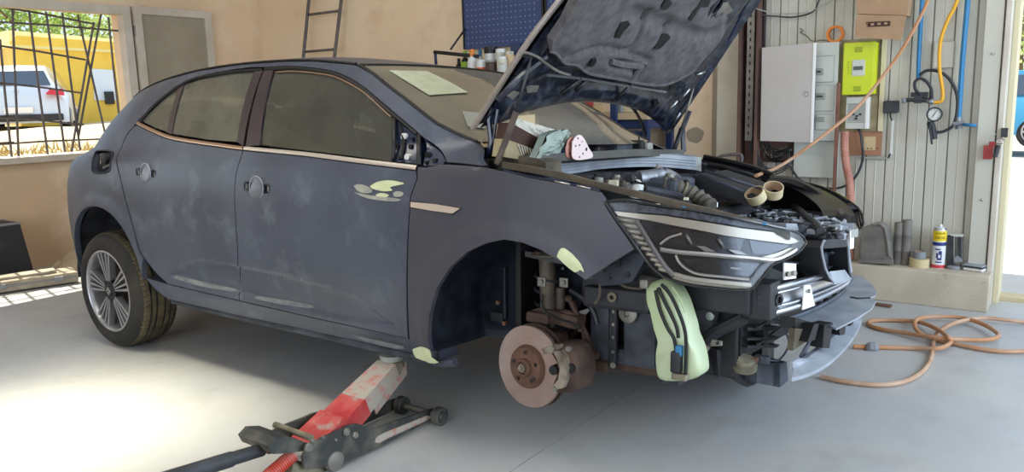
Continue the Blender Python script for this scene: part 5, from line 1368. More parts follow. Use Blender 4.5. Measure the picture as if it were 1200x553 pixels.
# dust shield, knuckle, ball joint
m = MB(); m.lathe([(.06, -.045), (.150, -.045), (.152, -.052), (.06, -.052)], HC, HA, 40); cb(m, 'dust_shield', 'rust_dark')
kn = cbox('knuckle', HC + V((.03, .10, .0)), (.12, .12, .24), 'rust_dark', car, (0, 0, .1), .03)
cbox('knuckle_arm', cY(660, 372, -.62), (.16, .07, .05), 'rust_dark', kn, (0, .1, 0), .015)
cbox('knuckle_arm', cY(634, 371, -.64), (.10, .06, .04), 'rust_dark', kn, None, .012)
m = MB(); pts = [(-.01, .0), (.03, .04), (.05, .09), (.04, .14)]; c = cY(658, 372, -.63); m.tube([c + V((.02 + .06 * math.cos(t), 0, -.04 + .06 * math.sin(t))) for t in [k * math.pi / 10 for k in range(11)]], .012, 8); m.build('knuckle_web', 'rust_dark', kn)
ctube('control_arm', [HC + V((.02, .12, -.07)), HC + V((.06, .30, -.03)), HC + V((.08, .5, .01))], [.025, .03, .03], 'rust_dark')
ctube('track_rod', [HC + V((.13, .10, .0)), HC + V((.14, .45, .07))], .012, 'rust_dark')
ctube('drive_shaft', [HC + V((0, .10, 0)), HC + V((.02, .45, .12))], .018, 'rust_dark')
# strut
sb_, st_ = cY(643, 370, -.62), cY(641, 298, -.60)
so = MB(); so.tube([sb_, sb_.lerp(st_, .9)], .030, 14); sto = cb(so, 'suspension_strut', 'strut_mat') if False else None
M('strut_mat', (70, 62, 54), .7, .1, c2=(96, 86, 72), sc=12)
sto = cb(so, 'suspension_strut', 'strut_mat')
m = MB(); m.lathe([(.0001, .016), (.05, .014), (.066, .004), (.066, -.004), (.03, -.012), (.03, -.03)], st_, (0, 0, 1), 28); m.build('spring_seat', 'strut_mat', sto)
m = MB(); m.cyl(cY(628, 297, -.655), cY(633, 297, -.655), .006, 6); m.build('seat_edge', 'rust', sto)
m = MB(); c = cY(657, 356, -.60); m.cyl(c + V((0, 0, -.04)), c + V((0, 0, .06)), .017, 12); m.build('strut_clamp', 'strut_mat', sto)
for p in ((635, 330), (661, 331)):
    m = MB(); m.box(cY(*p, -.64), (.035, .012, .035), None, .004); c = cY(p[0], p[1], -.648); m.cyl(c, c + V((0, -.008, 0)), .008, 8); m.build('strut_lug', 'steel_dull', sto)
m = MB(); m.slab([cY(*p, -.645) for p in ((624, 363), (634, 360), (648, 366), (650, 377), (637, 380), (622, 374))], (0, .04, 0)); m.build('strut_bracket', 'rust_dark', sto)
ctube('hub_cable', sm3([cY(*p, -.66) for p in ((636, 345), (634, 356), (640, 366), (650, 372), (668, 378), (680, 384))]), .004, 'black')
# spring coils seen behind the strut
for k in range(4):
    c = st_ + V((0, 0, -.05 - .05 * k)); m = MB(); m.tube([c + V((.055 * math.cos(t), .055 * math.sin(t) + .02, -.05 * t / 6.28)) for t in [i * math.pi / 8 for i in range(17)]], .006, 6); m.build('coil_spring', 'black_plastic', sto)
# links
ctube('stabiliser_link', [cY(*p, -.62) for p in ((666, 348), (676, 368), (690, 398), (697, 416))], .009, 'rust_dark')
ctube('stabiliser_link', [cY(*p, -.58) for p in ((672, 352), (683, 385), (686, 410))], .008, 'rust_dark')
for p, q in (((697, 416), .018), ((666, 350), .014), ((690, 408), .02)):
    c = cY(*p, -.62); m = MB(); m.lathe([(.0001, q), (q * .6, q * .9), (q, 0), (q * .6, -q * .9), (.0001, -q)], c, (0, 1, 0), 12); cb(m, 'ball_joint', 'rust_dark')
m = MB(); c = cY(679, 379, -.632); m.cyl(c, c + V((0, -.004, 0)), .006, 8); cb(m, 'yellow_tab', 'hose_yellow')
ctube('wing_pipe', sm3([cY(*p, -.56) for p in ((668, 340), (686, 352), (696, 366), (700, 380))]), .012, 'black_plastic')

# ---- engine bay
# fender lip with bare paint, and the long dusty seal carrier beside it
def on_top(p, y): return cY(p[0], p[1], y)
ctube('fender_lip', sm3([cY(*p, y) for p, y in (((590, 200), -.80), ((616, 206.5), -.80), ((640, 211), -.80), ((662, 215), -.80), ((690, 220), -.80), ((703, 224), -.795))]), .006, 'lip_paint' if False else 'blue_paint')
for (a, b) in (((650, 212.5), (668, 216)), ((676, 217.5), (692, 221))): ctube('fender_lip_glint', [cY(*a, -.806), cY(*b, -.804)], .003, 'chrome')  # bright bits added for white reflections along the lip
SL = [((588, 193), -.745), ((625, 199), -.74), ((660, 206), -.735), ((700, 216.5), -.73), ((740, 226), -.71), ((790, 238), -.68), ((840, 250), -.62), ((885, 262), -.55), ((926, 277), -.46)]
top_ = sm3([cY(p[0], p[1] - 3.4, y) for p, y in SL], 3); bot_ = sm3([cY(p[0], p[1] + 4.2, y) for p, y in SL], 3)
m = MB(); n = len(top_); off = V((-.01, .028, 0)); vs = top_ + bot_ + [p + off for p in bot_] + [p + off for p in top_]
m.add(vs, [(k * n + i, k * n + i + 1, ((k + 1) % 4) * n + i + 1, ((k + 1) % 4) * n + i) for k in range(4) for i in range(n - 1)]); m.add([vs[0], vs[n], vs[2 * n], vs[3 * n]], [(0, 1, 2, 3)]); sealc = cb(m, 'seal_carrier', 'seal_brown')
m = MB(); m.tube([p + V((0, -.003, 0)) for p in top_], .004, 5); m.build('seal_bead', 'card_tan' if False else 'seal_bead_mat', sealc) if False else None
for p, mat, s in (((771, 240), 'cream_plastic', .008), ((801, 243), 'pipe_blue', .007), ((812, 249), 'cream_plastic', .008), ((896, 262), 'pipe_blue', .008), ((804, 233), 'cream_plastic', .009)):
    c = cY(*p, -.70); cbox('seal_clip', c, (s * 1.6, s, s), mat, sealc, None, .002)
# grey box blocks at the strut tower
pslab('scuttle_side', [cY(*p, -.66) for p in ((588, 184), (596, 181), (630, 186), (640, 190), (640, 204), (600, 196))], (0, .10, 0), 'seal_brown')
# foam faced scuttle strip
fs_t = [((649, 191), -.42), ((680, 186.5), -.25), ((710, 183), -.08), ((745, 180.5), .12), ((780, 181), .34), ((816, 184), .60)]
fs_b = [((650, 206), -.42), ((680, 202), -.25), ((705, 198), -.08), ((745, 195.5), .12), ((780, 196), .34), ((815, 199), .60)]
T_ = sm3([cY(*p, y) for p, y in fs_t], 4); B_ = sm3([cY(*p, y) for p, y in fs_b], 4); n = len(T_)
off = V((-.05, 0, .012)); vs = T_ + B_ + [p + off for p in B_] + [p + off for p in T_]
m = MB(); m.add(vs, [(k * n + i, k * n + i + 1, ((k + 1) % 4) * n + i + 1, ((k + 1) % 4) * n + i) for k in range(4) for i in range(n - 1)]); m.add([vs[n - 1], vs[2 * n - 1], vs[3 * n - 1], vs[4 * n - 1]], [(0, 1, 2, 3)])
scu = cb(m, 'scuttle_strip', 'grey_plastic')
for t in (.3, .5, .72):
    m = MB(); m.tube([a.lerp(b, t) + V((.002, 0, 0)) for a, b in zip(T_, B_)], .0025, 5); m.build('strip_line', 'grey_plastic', scu)
pslab('strip_end', [cY(639, 190, -.45), cY(649, 190, -.42), cY(651, 206, -.42), cY(640, 204, -.45)], (-.04, .0, .01), 'cab_line', scu)
pslab('strip_end', [cY(815, 184, .60), cY(822, 184, .63), cY(822, 201, .63), cY(815, 199, .60)], (-.04, .0, .01), 'cab_line', scu)
pslab('scuttle_panel', [(-.42, -.66, .90), (-.12, -.66, .86), (-.02, 0, .86), (-.12, .66, .86), (-.42, .66, .90)], (0, 0, -.02), 'black_plastic')
pslab('bulkhead', [(-.12, -.66, .30), (-.12, -.66, .85), (-.06, 0, .85), (-.12, .66, .85), (-.12, .66, .30)], (-.02, 0, 0), 'black')
# wiper motor cover
wm = cbox('wiper_motor_cover', cY(722, 176, .20), (.10, .20, .07), 'mid_plastic', car, (0, 0, .1), .015)
for px_, w_ in ((722, .03),): cbox('cover_band', cY(741, 175, .30), (.11, .045, .085), 'black', wm, (0, 0, .1), .01)
cbox('cover_end', cY(752, 176, .38), (.09, .07, .07), 'cab_line', wm, (0, 0, .1), .01)
cbox('wiper_linkage', cY(700, 177, .06), (.08, .16, .06), 'pillar_black', car, (0, 0, .1), .015)
ctube('wiper_arm', [cY(748, 172, .35), cY(749, 160, .30)], .004, 'black')
# engine furniture
def cz_(px, py, z): return cZ(px, py, z)
eb = cbox('engine_cover', cY(770, 214, -.08), (.24, .26, .06), 'mid_plastic', car, (0, .1, .1), .02)
m = MB(); a, b = cY(748, 209, -.22), cY(766, 207, -.16); m.cyl(a, b, .030, 16); cb(m, 'intake_pipe_end', 'engine_alu')
m = MB(); m.tube(sm3([cY(758, 207, -.18), cY(775, 204, -.10), cY(788, 208, -.05), cY(795, 216, -.06)]), [.026] * 16, 10); cb(m, 'turbo_pipe', 'engine_alu')
hp_ = sm3([cY(776, 216, -.18), cY(792, 219, -.15), cY(808, 226, -.12), cY(822, 234, -.12), cY(834, 243, -.14)], 8)
rs_ = [.030 + .004 * math.sin(i * 1.5) for i in range(len(hp_))]
m = MB(); m.tube(hp_, rs_, 12); ih = cb(m, 'intake_hose', 'ribbed_mat') if False else None
M('ribbed_mat', (60, 56, 50), .7, c2=(96, 90, 80), sc=10)
ih = cb(m, 'intake_hose', 'ribbed_mat')
for i in (6, 12, 17): 
    m = MB(); m.tube(hp_[i:i + 2], .0345, 12); m.build('hose_band', 'cream_dusty', ih)
ctube('coolant_hose', sm3([cY(756, 222, -.35), cY(775, 226, -.30), cY(795, 231, -.28), cY(806, 238, -.30)]), .016, 'dusty_black')
ctube('coolant_hose', sm3([cY(748, 226, -.42), cY(770, 232, -.38), cY(790, 236, -.36), cY(800, 238, -.36)]), .012, 'black_plastic')
m = MB(); c = cY(746, 220, -.36); m.lathe([(.030, -.03), (.026, .01), (.010, .03), (.0001, .032)], c, (.3, -.3, 1), 14); cb(m, 'filler_cap', 'white_plastic')
m = MB(); c = cY(702, 212, -.45); m.lathe([(.016, -.02), (.016, .012), (.0001, .014)], c, (0, 0, 1), 12); cb(m, 'reservoir_cap', 'cab_line')
cbox('relay', cY(719, 215, -.45), (.035, .03, .025), 'cream_plastic', car, (0, 0, .3), .004)
for k, (x, y, s, mat) in enumerate(((712, 213, .02, 'steel_dull'), (733, 214, .022, 'steel_dull'), (730, 218, .018, 'black_plastic'), (723, 208, .02, 'steel_dull'), (738, 209, .02, 'black_plastic'), (694, 211, .016, 'mid_plastic'), (686, 209, .018, 'seal_brown'), (700, 207, .02, 'black'), (712, 206, .02, 'black_plastic'), (771, 197, .018, 'steel_dull'), (777, 201, .018, 'mid_plastic'), (784, 205, .018, 'steel_dull'), (824, 240, .02, 'engine_alu'), (830, 234, .022, 'engine_alu'), (836, 240, .018, 'steel'), (812, 222, .02, 'engine_alu'), (820, 226, .02, 'mid_plastic'), (804, 214, .018, 'black_plastic'))):
    m = MB(); c = cY(x, y, -.40 if x < 760 else -.10)
    if k % 2: m.lathe([(.0001, .6 * s), (s * .6, .5 * s), (s * .7, 0), (s, -.1 * s), (s, -s)], c, (random.uniform(-.5, .5), random.uniform(-.5, .2), 1), 10)
    else: m.box(c, (s * 1.5, s * 1.3, s * 1.2), (random.uniform(-.4, .4), random.uniform(-.4, .4), random.uniform(0, 1)), .003)
    cb(m, 'engine_fitting', mat)
for k, pts in enumerate(([(692, 212), (715, 211), (735, 216), (748, 214)], [(700, 217), (716, 220), (731, 219), (742, 212)], [(716, 209), (728, 212), (745, 208)], [(735, 205), (746, 213), (757, 216)], [(770, 192), (775, 200), (786, 203)], [(800, 224), (818, 230), (832, 232)])):
    ctube('engine_wire', sm3([cY(x, y, -.38 if x < 762 else -.08) for x, y in pts]), .004, 'black' if k % 2 else 'steel_dull')
bed = pslab('engine_bay_floor', [(-.10, -.66, .60), (.60, -.52, .50), (.64, .6, .50), (-.1, .66, .60)], (0, 0, -.02), 'black')
pslab('heat_plate', [cY(*p, .10) for p in ((785, 204), (800, 203), (818, 204), (812, 209), (800, 210))], (0, .01, -.004), 'mid_plastic')
# air box on the far side, its lid and worn edges
ab = pslab('air_box', [cY(812, 204, .10), cY(852, 199, .42), cY(905, 216, .42), cY(888, 232, .10)], (-.0, 0, -.045), 'black_plastic')
for (a, b, mat) in (((816, 203), (884, 229), 'mid_plastic'), ((826, 200), (895, 222), 'mid_plastic')):
    ctube('air_box_rib', [cY(*a, .12), cY(*b, .12)], .006, mat)
for k in range(9):
    x = 838 + k * 6; cbox('air_box_clip', cY(x, 201 + k * 1.9, .40), (.03, .02, .012), 'grey_plastic' if k % 3 else 'black', ab, (0, 0, random.uniform(-.3, .3)), .003)
# far wing top with its lip and rail
ctube('far_wing_rail', sm3([cY(825, 184, .72), cY(850, 189, .72), (cY(880, 196, .72)), cY(905, 205, .72)]), .014, 'black_gloss')
ctube('far_wing_lip', sm3([cY(822, 192, .66), cY(860, 199, .66), cY(885, 206, .66)]), .008, 'mid_plastic')
ctube('wiring_loom', sm3([cY(830, 193, .62), cY(852, 197, .6), cY(870, 203, .60), cY(890, 212, .56)]), .012, 'black')
sw = sm3([cY(902, 213, .60), cY(925, 214, .62), cY(945, 222, .62), cY(962, 233, .60), cY(972, 240, .58)])
ctube('far_air_duct', sw, .028, 'black_gloss')
# slam panel: stepped grey plastic pieces, hoses and latches
sp_ = zslab('slam_panel', [(822, 243), (850, 237), (880, 232), (905, 232), (930, 239), (958, 248), (985, 262), (996, 270), (992, 279), (965, 281), (935, 274), (905, 266), (870, 257)], .66, .03, 'black_plastic')
zslab('slam_cover', [(845, 244), (870, 239), (892, 238), (888, 245), (872, 251), (855, 252)], .67, .02, 'grey_plastic', sp_)
zslab('slam_cover', [(886, 252), (900, 247), (912, 246), (925, 250), (918, 259), (902, 258)], .67, .02, 'grey_plastic', sp_)
zslab('slam_cover', [(932, 246), (956, 246), (978, 252), (972, 258), (950, 257), (938, 253)], .67, .02, 'grey_plastic', sp_)
zslab('slam_cover', [(956, 264), (980, 266), (994, 270), (992, 276), (972, 278), (958, 272)], .66, .02, 'grey_plastic', sp_)
zslab('slam_cover', [(984, 258), (1000, 258), (1006, 268), (992, 270), (984, 266)], .66, .03, 'cab_line', sp_)
ctube('slam_hose', sm3([cZ(*p, .69) for p in ((932, 242), (944, 254), (954, 262), (962, 272))]), .016, 'black_plastic')
ctube('slam_hose', sm3([cZ(*p, .69) for p in ((962, 240), (976, 238), (984, 248), (990, 256))]), .022, 'black_gloss')
random.seed(11)
for k in range(170):
    x = random.uniform(835, 992); y = 238 + (x - 835) * .20 + random.uniform(-7, 11)
    c = cZ(x, y, .68); s = random.uniform(.008, .024)
    mat = random.choice(['black', 'black', 'black_plastic', 'mid_plastic', 'grey_plastic', 'grey_plastic'])
    if k % 3: cbox('slam_bracket', c, (s * random.uniform(1, 2.6), s, s * random.uniform(.6, 1.4)), mat, sp_, (0, 0, random.uniform(-.8, .8)), .003)
    else:
        m = MB(); m.tube(sm3([c, c + V((random.uniform(-.05, .05), random.uniform(-.05, .05), .01)), c + V((random.uniform(-.08, .08), random.uniform(-.08, .08), -.005))], 3), .006, 6); m.build('slam_cable', mat, sp_)
# carrier beside the lamp tip (upright tab and blue-grey box)
pslab('lamp_carrier', [fr(*p, -.06) for p in ((941, 272), (948, 265), (956, 266), (962, 278), (944, 281))], (-.05, 0, 0), 'mid_plastic')
pslab('lamp_carrier', [fr(*p, -.05) for p in ((921, 262), (934, 262), (936, 270), (922, 270))], (-.05, 0, 0), 'grey_plastic')
pslab('lamp_carrier', [fr(*p, -.05) for p in ((955, 265), (960, 266), (966, 279), (960, 280))], (-.04, 0, 0), 'grey_plastic')
# ------------------------------------------------------------------ trolley jack
N0, N1 = floor_at(509, 494), floor_at(402, 547)
e1 = (N1 - N0).normalized(); e2 = V((-e1.y, e1.x, 0)); 
if e2.y < 0: e2 = -e2
q1, q2 = floor_at(509, 479, .075), floor_at(478, 467, .075)
JW = .20
JO = N0.copy()
jack = empty('trolley_jack', (JO.x, JO.y, 0), 'dusty red trolley jack lifting the car under its sill', 'jack')
def jpl(px, py, k=0.0):
    """pixel on the jack's upright plane k metres behind the near side plate"""
    return plane(px, py, JO + e2 * k, e2) - V((JO.x, JO.y, 0))
def jb(mb, name, mat, parent=jack): return mb.build(name, mat, parent)
plate = [(357, 549), (355, 535), (362, 521), (380, 512), (398, 504.5), (410, 498.5), (419, 496.6), (431, 500), (443, 500.7), (470, 492), (509, 478.5), (513, 484), (505, 492.5), (450, 521), (402, 544)]
pl_ = [jpl(*p) for p in plate]
for k, s in ((0, 1), (JW, 1)):
    m = MB(); m.slab([p + e2 * k for p in pl_], e2 * .012); o = jb(m, 'side_plate', 'jack_frame')
    if k == 0:
        m = MB(); m.slab([jpl(*p) - e2 * .002 for p in ((441, 512), (450, 507), (500, 487), (505, 487), (503, 491), (455, 513), (444, 519), (439, 518))], e2 * .003); m.build('side_decal', 'jack_dust', o)
        for (x, y, r) in ((405, 506, .015), (415.5, 509.5, .013), (361, 524, .018), (365, 516, .008), (377, 512, .005), (392, 515, .005)):
            c = jpl(x, y) - e2 * .001; m = MB(); m.lathe([(.0001, .010), (r * .75, .010), (r, .006), (r, 0)], c, -e2, 8); m.build('pivot_bolt', 'steel_dull', o)
for (px, py, k) in ((516, 484.5, -.035), ):
    c = floor_at(514, 487, .036) - V((JO.x, JO.y, 0))
    for kk in (0, JW + .01):
        m = MB(); cc = c + e2 * kk; m.lathe([(.0001, -.006), (.016, -.008), (.020, 0), (.030, -.004), (.036, 0), (.036, .03), (.0001, .03)], cc - e2 * .02, e2, 24); jb(m, 'wheel', 'jack_frame')
    m = MB(); m.cyl(c + e2 * .0, c + e2 * (JW), .013, 12); jb(m, 'axle', 'steel_dull')
m = MB(); m.cyl(jpl(365, 513, .0), jpl(365, 513, .0) + e2 * JW, .011, 12); jb(m, 'cross_pin', 'cream_dusty')
# lifting arm, folded steel channel
a0, a1 = jpl(384, 499, JW / 2), jpl(456, 425, JW / 2 + .045)
ad = (a1 - a0).normalized(); an = ad.cross(e2).normalized()
if an.z < 0: an = -an
def arm(name, s0, s1, w0, w1, h0, h1, mat, lift=0, parent=None):
    m = MB(); L = (a1 - a0).length; v = []
    for (s, w_, h) in ((s0, w0, h0), (s1, w1, h1)):
        c = a0 + ad * L * s + an * lift
        v += [c + e2 * w_ / 2 + an * .012, c - e2 * w_ / 2 + an * .012, c - e2 * w_ / 2 - an * h, c + e2 * w_ / 2 - an * h]
    m.add(v, [(0, 1, 5, 4), (1, 2, 6, 5), (2, 3, 7, 6), (3, 0, 4, 7), (0, 3, 2, 1), (4, 5, 6, 7)]); return m.build(name, mat, parent or jack)
am = arm('lifting_arm', -.12, .42, JW * .72, JW * .62, .07, .06, 'jack_red')
arm('arm_upper', .40, .97, JW * .62, JW * .50, .058, .045, 'jack_dust', .001, am)
arm('arm_cover', -.30, .10, JW * .72, JW * .66, .01, .01, 'jack_red', .014, am)
m = MB(); c = a1 - an * .04 + ad * .0; m.slab([c - e2 * (JW * .24), c - e2 * (JW * .24) + ad * .05 + an * .02, c - e2 * (JW * .24) + ad * .03 - an * .03, a0.lerp(a1, .5) - e2 * JW * .26 - an * .09, a0.lerp(a1, .5) - e2 * JW * .26 - an * .06], e2 * .01); m.build('link_bar', 'jack_dust', am)
m = MB(); cs = a1 + ad * .02; zt = .278; m.cyl(V((cs.x, cs.y, cs.z - .01)), V((cs.x, cs.y, zt - .02)), .036, 20); m.cyl(V((cs.x, cs.y, zt - .022)), V((cs.x, cs.y, zt)), .046, 20, .050); jb(m, 'saddle', 'cab_line')
m = MB(); m.cyl(a1 - e2 * .05 - an * .015, a1 + e2 * .05 - an * .015, .022, 14); jb(m, 'saddle_pin', 'cream_dusty')
# rear: handle yoke, hydraulic block, casters, handle
m = MB(); m.slab([jpl(*p, .02) for p in ((315, 523), (324, 513), (340, 512), (362, 520), (358, 528), (340, 531), (320, 532))], e2 * (JW - .03)); yo = jb(m, 'handle_yoke', 'jack_frame')
m = MB(); m.slab([jpl(*p, .03) for p in ((374, 538), (392, 528), (402, 531), (404, 538), (390, 548), (376, 549))], e2 * .06); jb(m, 'pump_block', 'cream_dusty')
for p, k in (((396, 553), -.01), ((372, 556), JW - .06)):
    c = jpl(*p, k); c.z = .035; m = MB(); m.lathe([(.0001, 0), (.012, 0), (.034, .004), (.036, .01), (.036, .03), (.0001, .03)], c, e2, 20); jb(m, 'caster', 'steel_dull')
h0, h1 = jpl(316, 524, .09), jpl(196, 561, .09)
m = MB(); m.cyl(h0, h0.lerp(h1, .10), .017, 14); jb(m, 'handle_socket', 'jack_orange')
m = MB(); m.cyl(h0.lerp(h1, .08), h0.lerp(h1, .42), .022, 16); hd = jb(m, 'handle', 'charcoal')
m = MB(); m.cyl(h0.lerp(h1, .40), h0.lerp(h1, 1.3), .025, 16); m.build('handle_grip', 'charcoal', hd)
pr0, pr1 = jpl(343, 533, .04), jpl(312, 560, .04)
m = MB()
k = 14
for i in range(k):
    a, b = pr0.lerp(pr1, i / k), pr0.lerp(pr1, (i + .8) / k); m.cyl(a, b, .024, 14)
jb(m, 'ribbed_boot', 'jack_orange')
m = MB(); m.cyl(jpl(336, 548, .05), jpl(376, 556, .05), .03, 14); jb(m, 'hydraulic_cylinder', 'cream_dusty')

# ------------------------------------------------------------------ air hose on the floor
def world_tube(name, pts, r, mat, label=None, cat=None, group=None, parent=None, seg=8, k=6):
    mb = MB(); mb.tube(sm3(pts, k) if len(pts) > 2 else pts, r, seg); o = mb.build(name, mat, parent)
    if label: tag(o, label, cat, group)
    return o
def fh(*pts, z=.012): return [floor_at(p[0], p[1], (p[2] if len(p) > 2 else z)) for p in pts]
hose = world_tube('air_hose', fh((962, 441), (990, 447), (1030, 451), (1060, 447), (1080, 436), (1090, 422), (1093, 408), (1094, 400), (1100, 389, .03), (1120, 378, .03), (1150, 373, .03), (1180, 375, .03), (1210, 379)), .011, 'dusty_hose', 'long dusty orange air hose coiled on the floor in front of the ledge', 'hose')
world_tube('hose_coil', fh((1210, 411, .012), (1180, 412), (1150, 409), (1120, 403), (1094, 397), (1078, 390, .03), (1072, 382, .04), (1075, 374, .04), (1095, 371, .03), (1125, 372, .03), (1150, 379, .03), (1166, 388, .03), (1170, 394, .03), (1158, 398, .03), (1130, 398, .03), (1100, 396, .04), (1060, 390, .02), (1030, 385, .012), (1018, 380, .012), (1022, 376, .012), (1045, 375, .012), (1075, 377, .02), (1095, 384, .04), (1110, 394, .055), (1114, 401, .03), (1100, 408, .03), (1070, 408), (1035, 407), (1000, 406)), .011, 'orange_hose', parent=hose)
m = MB(); c = floor_at(1022, 407, .014); d = (floor_at(1035, 407, .014) - floor_at(1010, 406, .014)).normalized(); m.lathe([(.012, -.03), (.020, -.022), (.026, -.012), (.026, .012), (.020, .022), (.012, .03)], c, d, 10, False); m.build('hose_coupling', 'tape_grey', hose)

# ------------------------------------------------------------------ things on the floor
a, b = floor_at(962, 349, .0), floor_at(1049, 361, .0)
m = MB(); m.box((0, 0, 0), ((b - a).length * .5, .035, .012)); o = m.build('metal_strip', 'rust', None); o.location = b.lerp(a, .3) + V((0, 0, .008)); o.rotation_euler = (0, 0, math.atan2((b - a).y, (b - a).x)); tag(o, 'rusty brown metal strip lying at the foot of the ledge', 'strip')
# dark tapered bin at the left wall
q = floor_at(12, 332); bx0 = empty('bucket', (-5.18, -.47, 0), 'dark grey dusty square bin beside the left wall', 'bin')
def frustum(mb, w0, d0, w1, d1, h, z0=0):
    v = [(-w0, -d0, z0), (w0, -d0, z0), (w0, d0, z0), (-w0, d0, z0), (-w1, -d1, z0 + h), (w1, -d1, z0 + h), (w1, d1, z0 + h), (-w1, d1, z0 + h)]
    mb.add(v, [(0, 3, 2, 1), (4, 5, 6, 7), (0, 1, 5, 4), (1, 2, 6, 5), (2, 3, 7, 6), (3, 0, 4, 7)])
m = MB(); frustum(m, .18, .22, .15, .17, .44); m.build('body', 'charcoal', bx0)
m = MB(); m.tube([(-.152, -.172, .44), (.152, -.172, .44), (.152, .172, .44), (-.152, .172, .44)], .010, 6, closed=True); m.build('rim', 'tape_grey', bx0)
# pale flat case on the floor
cs = empty('tool_case', (-4.72, -.42, 0), 'flat pale grey dusty case lying in the sun patch', 'case', None, R(74))
m = MB(); m.box((0, 0, .05), (.62, .26, .08), None, .02); cso = m.build('case_body', 'concrete_grey', cs)
m = MB(); m.box((0, -.132, .055), (.60, .012, .01)); m.build('case_seam', 'tape_grey', cso)
for x in (-.18, .18): 
    m = MB(); m.box((x, -.136, .055), (.06, .012, .035), None, .004); m.build('latch', 'tape_grey', cso)
m = MB(); m.box((.0, .0, .10), (.36, .14, .02), None, .008); m.build('lid_panel', 'concrete_grey', cso)
# crumpled sheet and timber at the wall
cr = MB(); n = 22; vs = []
random.seed(5)
for i in range(n + 1):
    for j in range(n + 1):
        u, v_ = i / n - .5, j / n - .5; rr = math.hypot(u * 2, v_ * 2)
        vs.append((u * .5, v_ * 1.1, max(.004, .30 * max(0, 1 - rr) ** .7 + random.uniform(-.018, .018))))
cr.add(vs, [(i * (n + 1) + j, (i + 1) * (n + 1) + j, (i + 1) * (n + 1) + j + 1, i * (n + 1) + j + 1) for i in range(n) for j in range(n)], True)
o = cr.build('plastic_sheet', 'sheet_plastic', None); o.location = (-5.05, .42, 0); tag(o, 'crumpled beige plastic sheet heaped against the left wall', 'sheet')
m = MB(); m.box((0, 0, .03), (.10, .9, .06), None, .006); o = m.build('timber_offcut', 'bench_top', None); o.location = (-4.62, .42, 0); o.rotation_euler = (0, 0, .06); tag(o, 'pale timber length on the floor left of the rear wheel', 'timber')

# ------------------------------------------------------------------ tan wall: ladder, shelf bracket, pegboards
ld = empty('ladder', (0, 2.2, 0), 'rusty thin metal ladder leaning on the tan wall', 'ladder')
lt, lb_ = [wall_at(362, 0, 2.25), wall_at(400, 0, 2.25)], [wall_at(356, 62, 2.21), wall_at(392.5, 62, 2.21)]
def ext(a, b, z): return a + (b - a) * ((z - a.z) / (b.z - a.z))
L0 = [ext(lt[i], lb_[i], 2.9) for i in (0, 1)]; L1 = [ext(lt[i], lb_[i], 0.02) for i in (0, 1)]
for i in (0, 1): m = MB(); m.tube([L0[i] - ld.location, L1[i] - ld.location], .016, 8); m.build('stile', 'grille_metal', ld)
for z in (2.78, 2.45, 2.10, 1.76, 1.42, 1.08, .74, .4):
    m = MB(); m.tube([ext(lt[0], lb_[0], z) - ld.location, ext(lt[1], lb_[1], z) - ld.location], .012, 8); m.build('rung', 'grille_metal', ld)
def pegboard(label, x0, x1, z0, z1, y=2.30):
    p = empty('pegboard', ((x0 + x1) / 2, y, z0), label, 'pegboard', 'blue pegboards over the bench')
    m = MB(); m.box((0, 0, (z1 - z0) / 2), (x1 - x0, .015, z1 - z0), None, .003); m.build('panel', 'peg_blue', p)
    for s in (-1, 1): m = MB(); m.box((s * (x1 - x0) / 2, .0, (z1 - z0) / 2), (.014, .03, z1 - z0)); m.build('edge', 'dark_metal', p)
    h = MB(); st = .044
    for i in range(1, int((x1 - x0) / st)):
        for j in range(1, int((z1 - z0) / st)):
            cx_, cz2 = -(x1 - x0) / 2 + i * st, j * st
            h.add([(cx_ - .005, -.0085, cz2 - .005), (cx_ + .005, -.0085, cz2 - .005), (cx_ + .005, -.0085, cz2 + .005), (cx_ - .005, -.0085, cz2 + .005)], [(0, 1, 2, 3)])
    ho = h.build('peg_hole', 'peg_hole', p); ho['kind'] = 'stuff'
pa, pb = wall_at(544, 30, 2.30).x, wall_at(637, 30, 2.30).x
pz = wall_at(560, 57, 2.30).z
pegboard('blue perforated pegboard on the wall above the bottles', pa, pb, pz, 2.62)
pegboard('second blue pegboard mostly hidden behind the open bonnet', pb + .03, pb + 1.0, pz, 2.62)
sh = empty('wall_shelf', (pa - .1, 2.1, 1.5), 'dark metal shelf bracket with a stay, left of the pegboard', 'shelf')
def sh_(p, y): return wall_at(p[0], p[1], y) - V((pa - .1, 2.1, 1.5))
m = MB(); m.tube([sh_((509, 61), 2.02), sh_((560, 66), 2.02)], .016, 6); m.build('front_rail', 'dark_metal', sh)
m = MB(); m.tube([sh_((510, 60), 2.02), sh_((511, 76), 2.02)], .012, 6); m.build('rail_end', 'bench_blue', sh)
m = MB(); m.tube([sh_((528, 58), 2.10), sh_((545, 34), 2.28)], .008, 6); m.build('stay', 'dark_metal', sh)
szt = wall_at(560, 94, 2.08).z
sx0, sx1 = wall_at(530, 80, 2.08).x, pb + .6
m = MB(); m.box(((sx0 + sx1) / 2 - (pa - .1), 2.13 - 2.1, szt - 1.5 - .012), (sx1 - sx0, .30, .024), None, .003); m.build('shelf_board', 'bench_top', sh)
for x in (sx0 + .05, sx1 - .05): m = MB(); m.box((x - (pa - .1), .09, szt - 1.5 - .12), (.02, .26, .02), None, .002); m.build('shelf_bracket', 'bench_blue', sh)
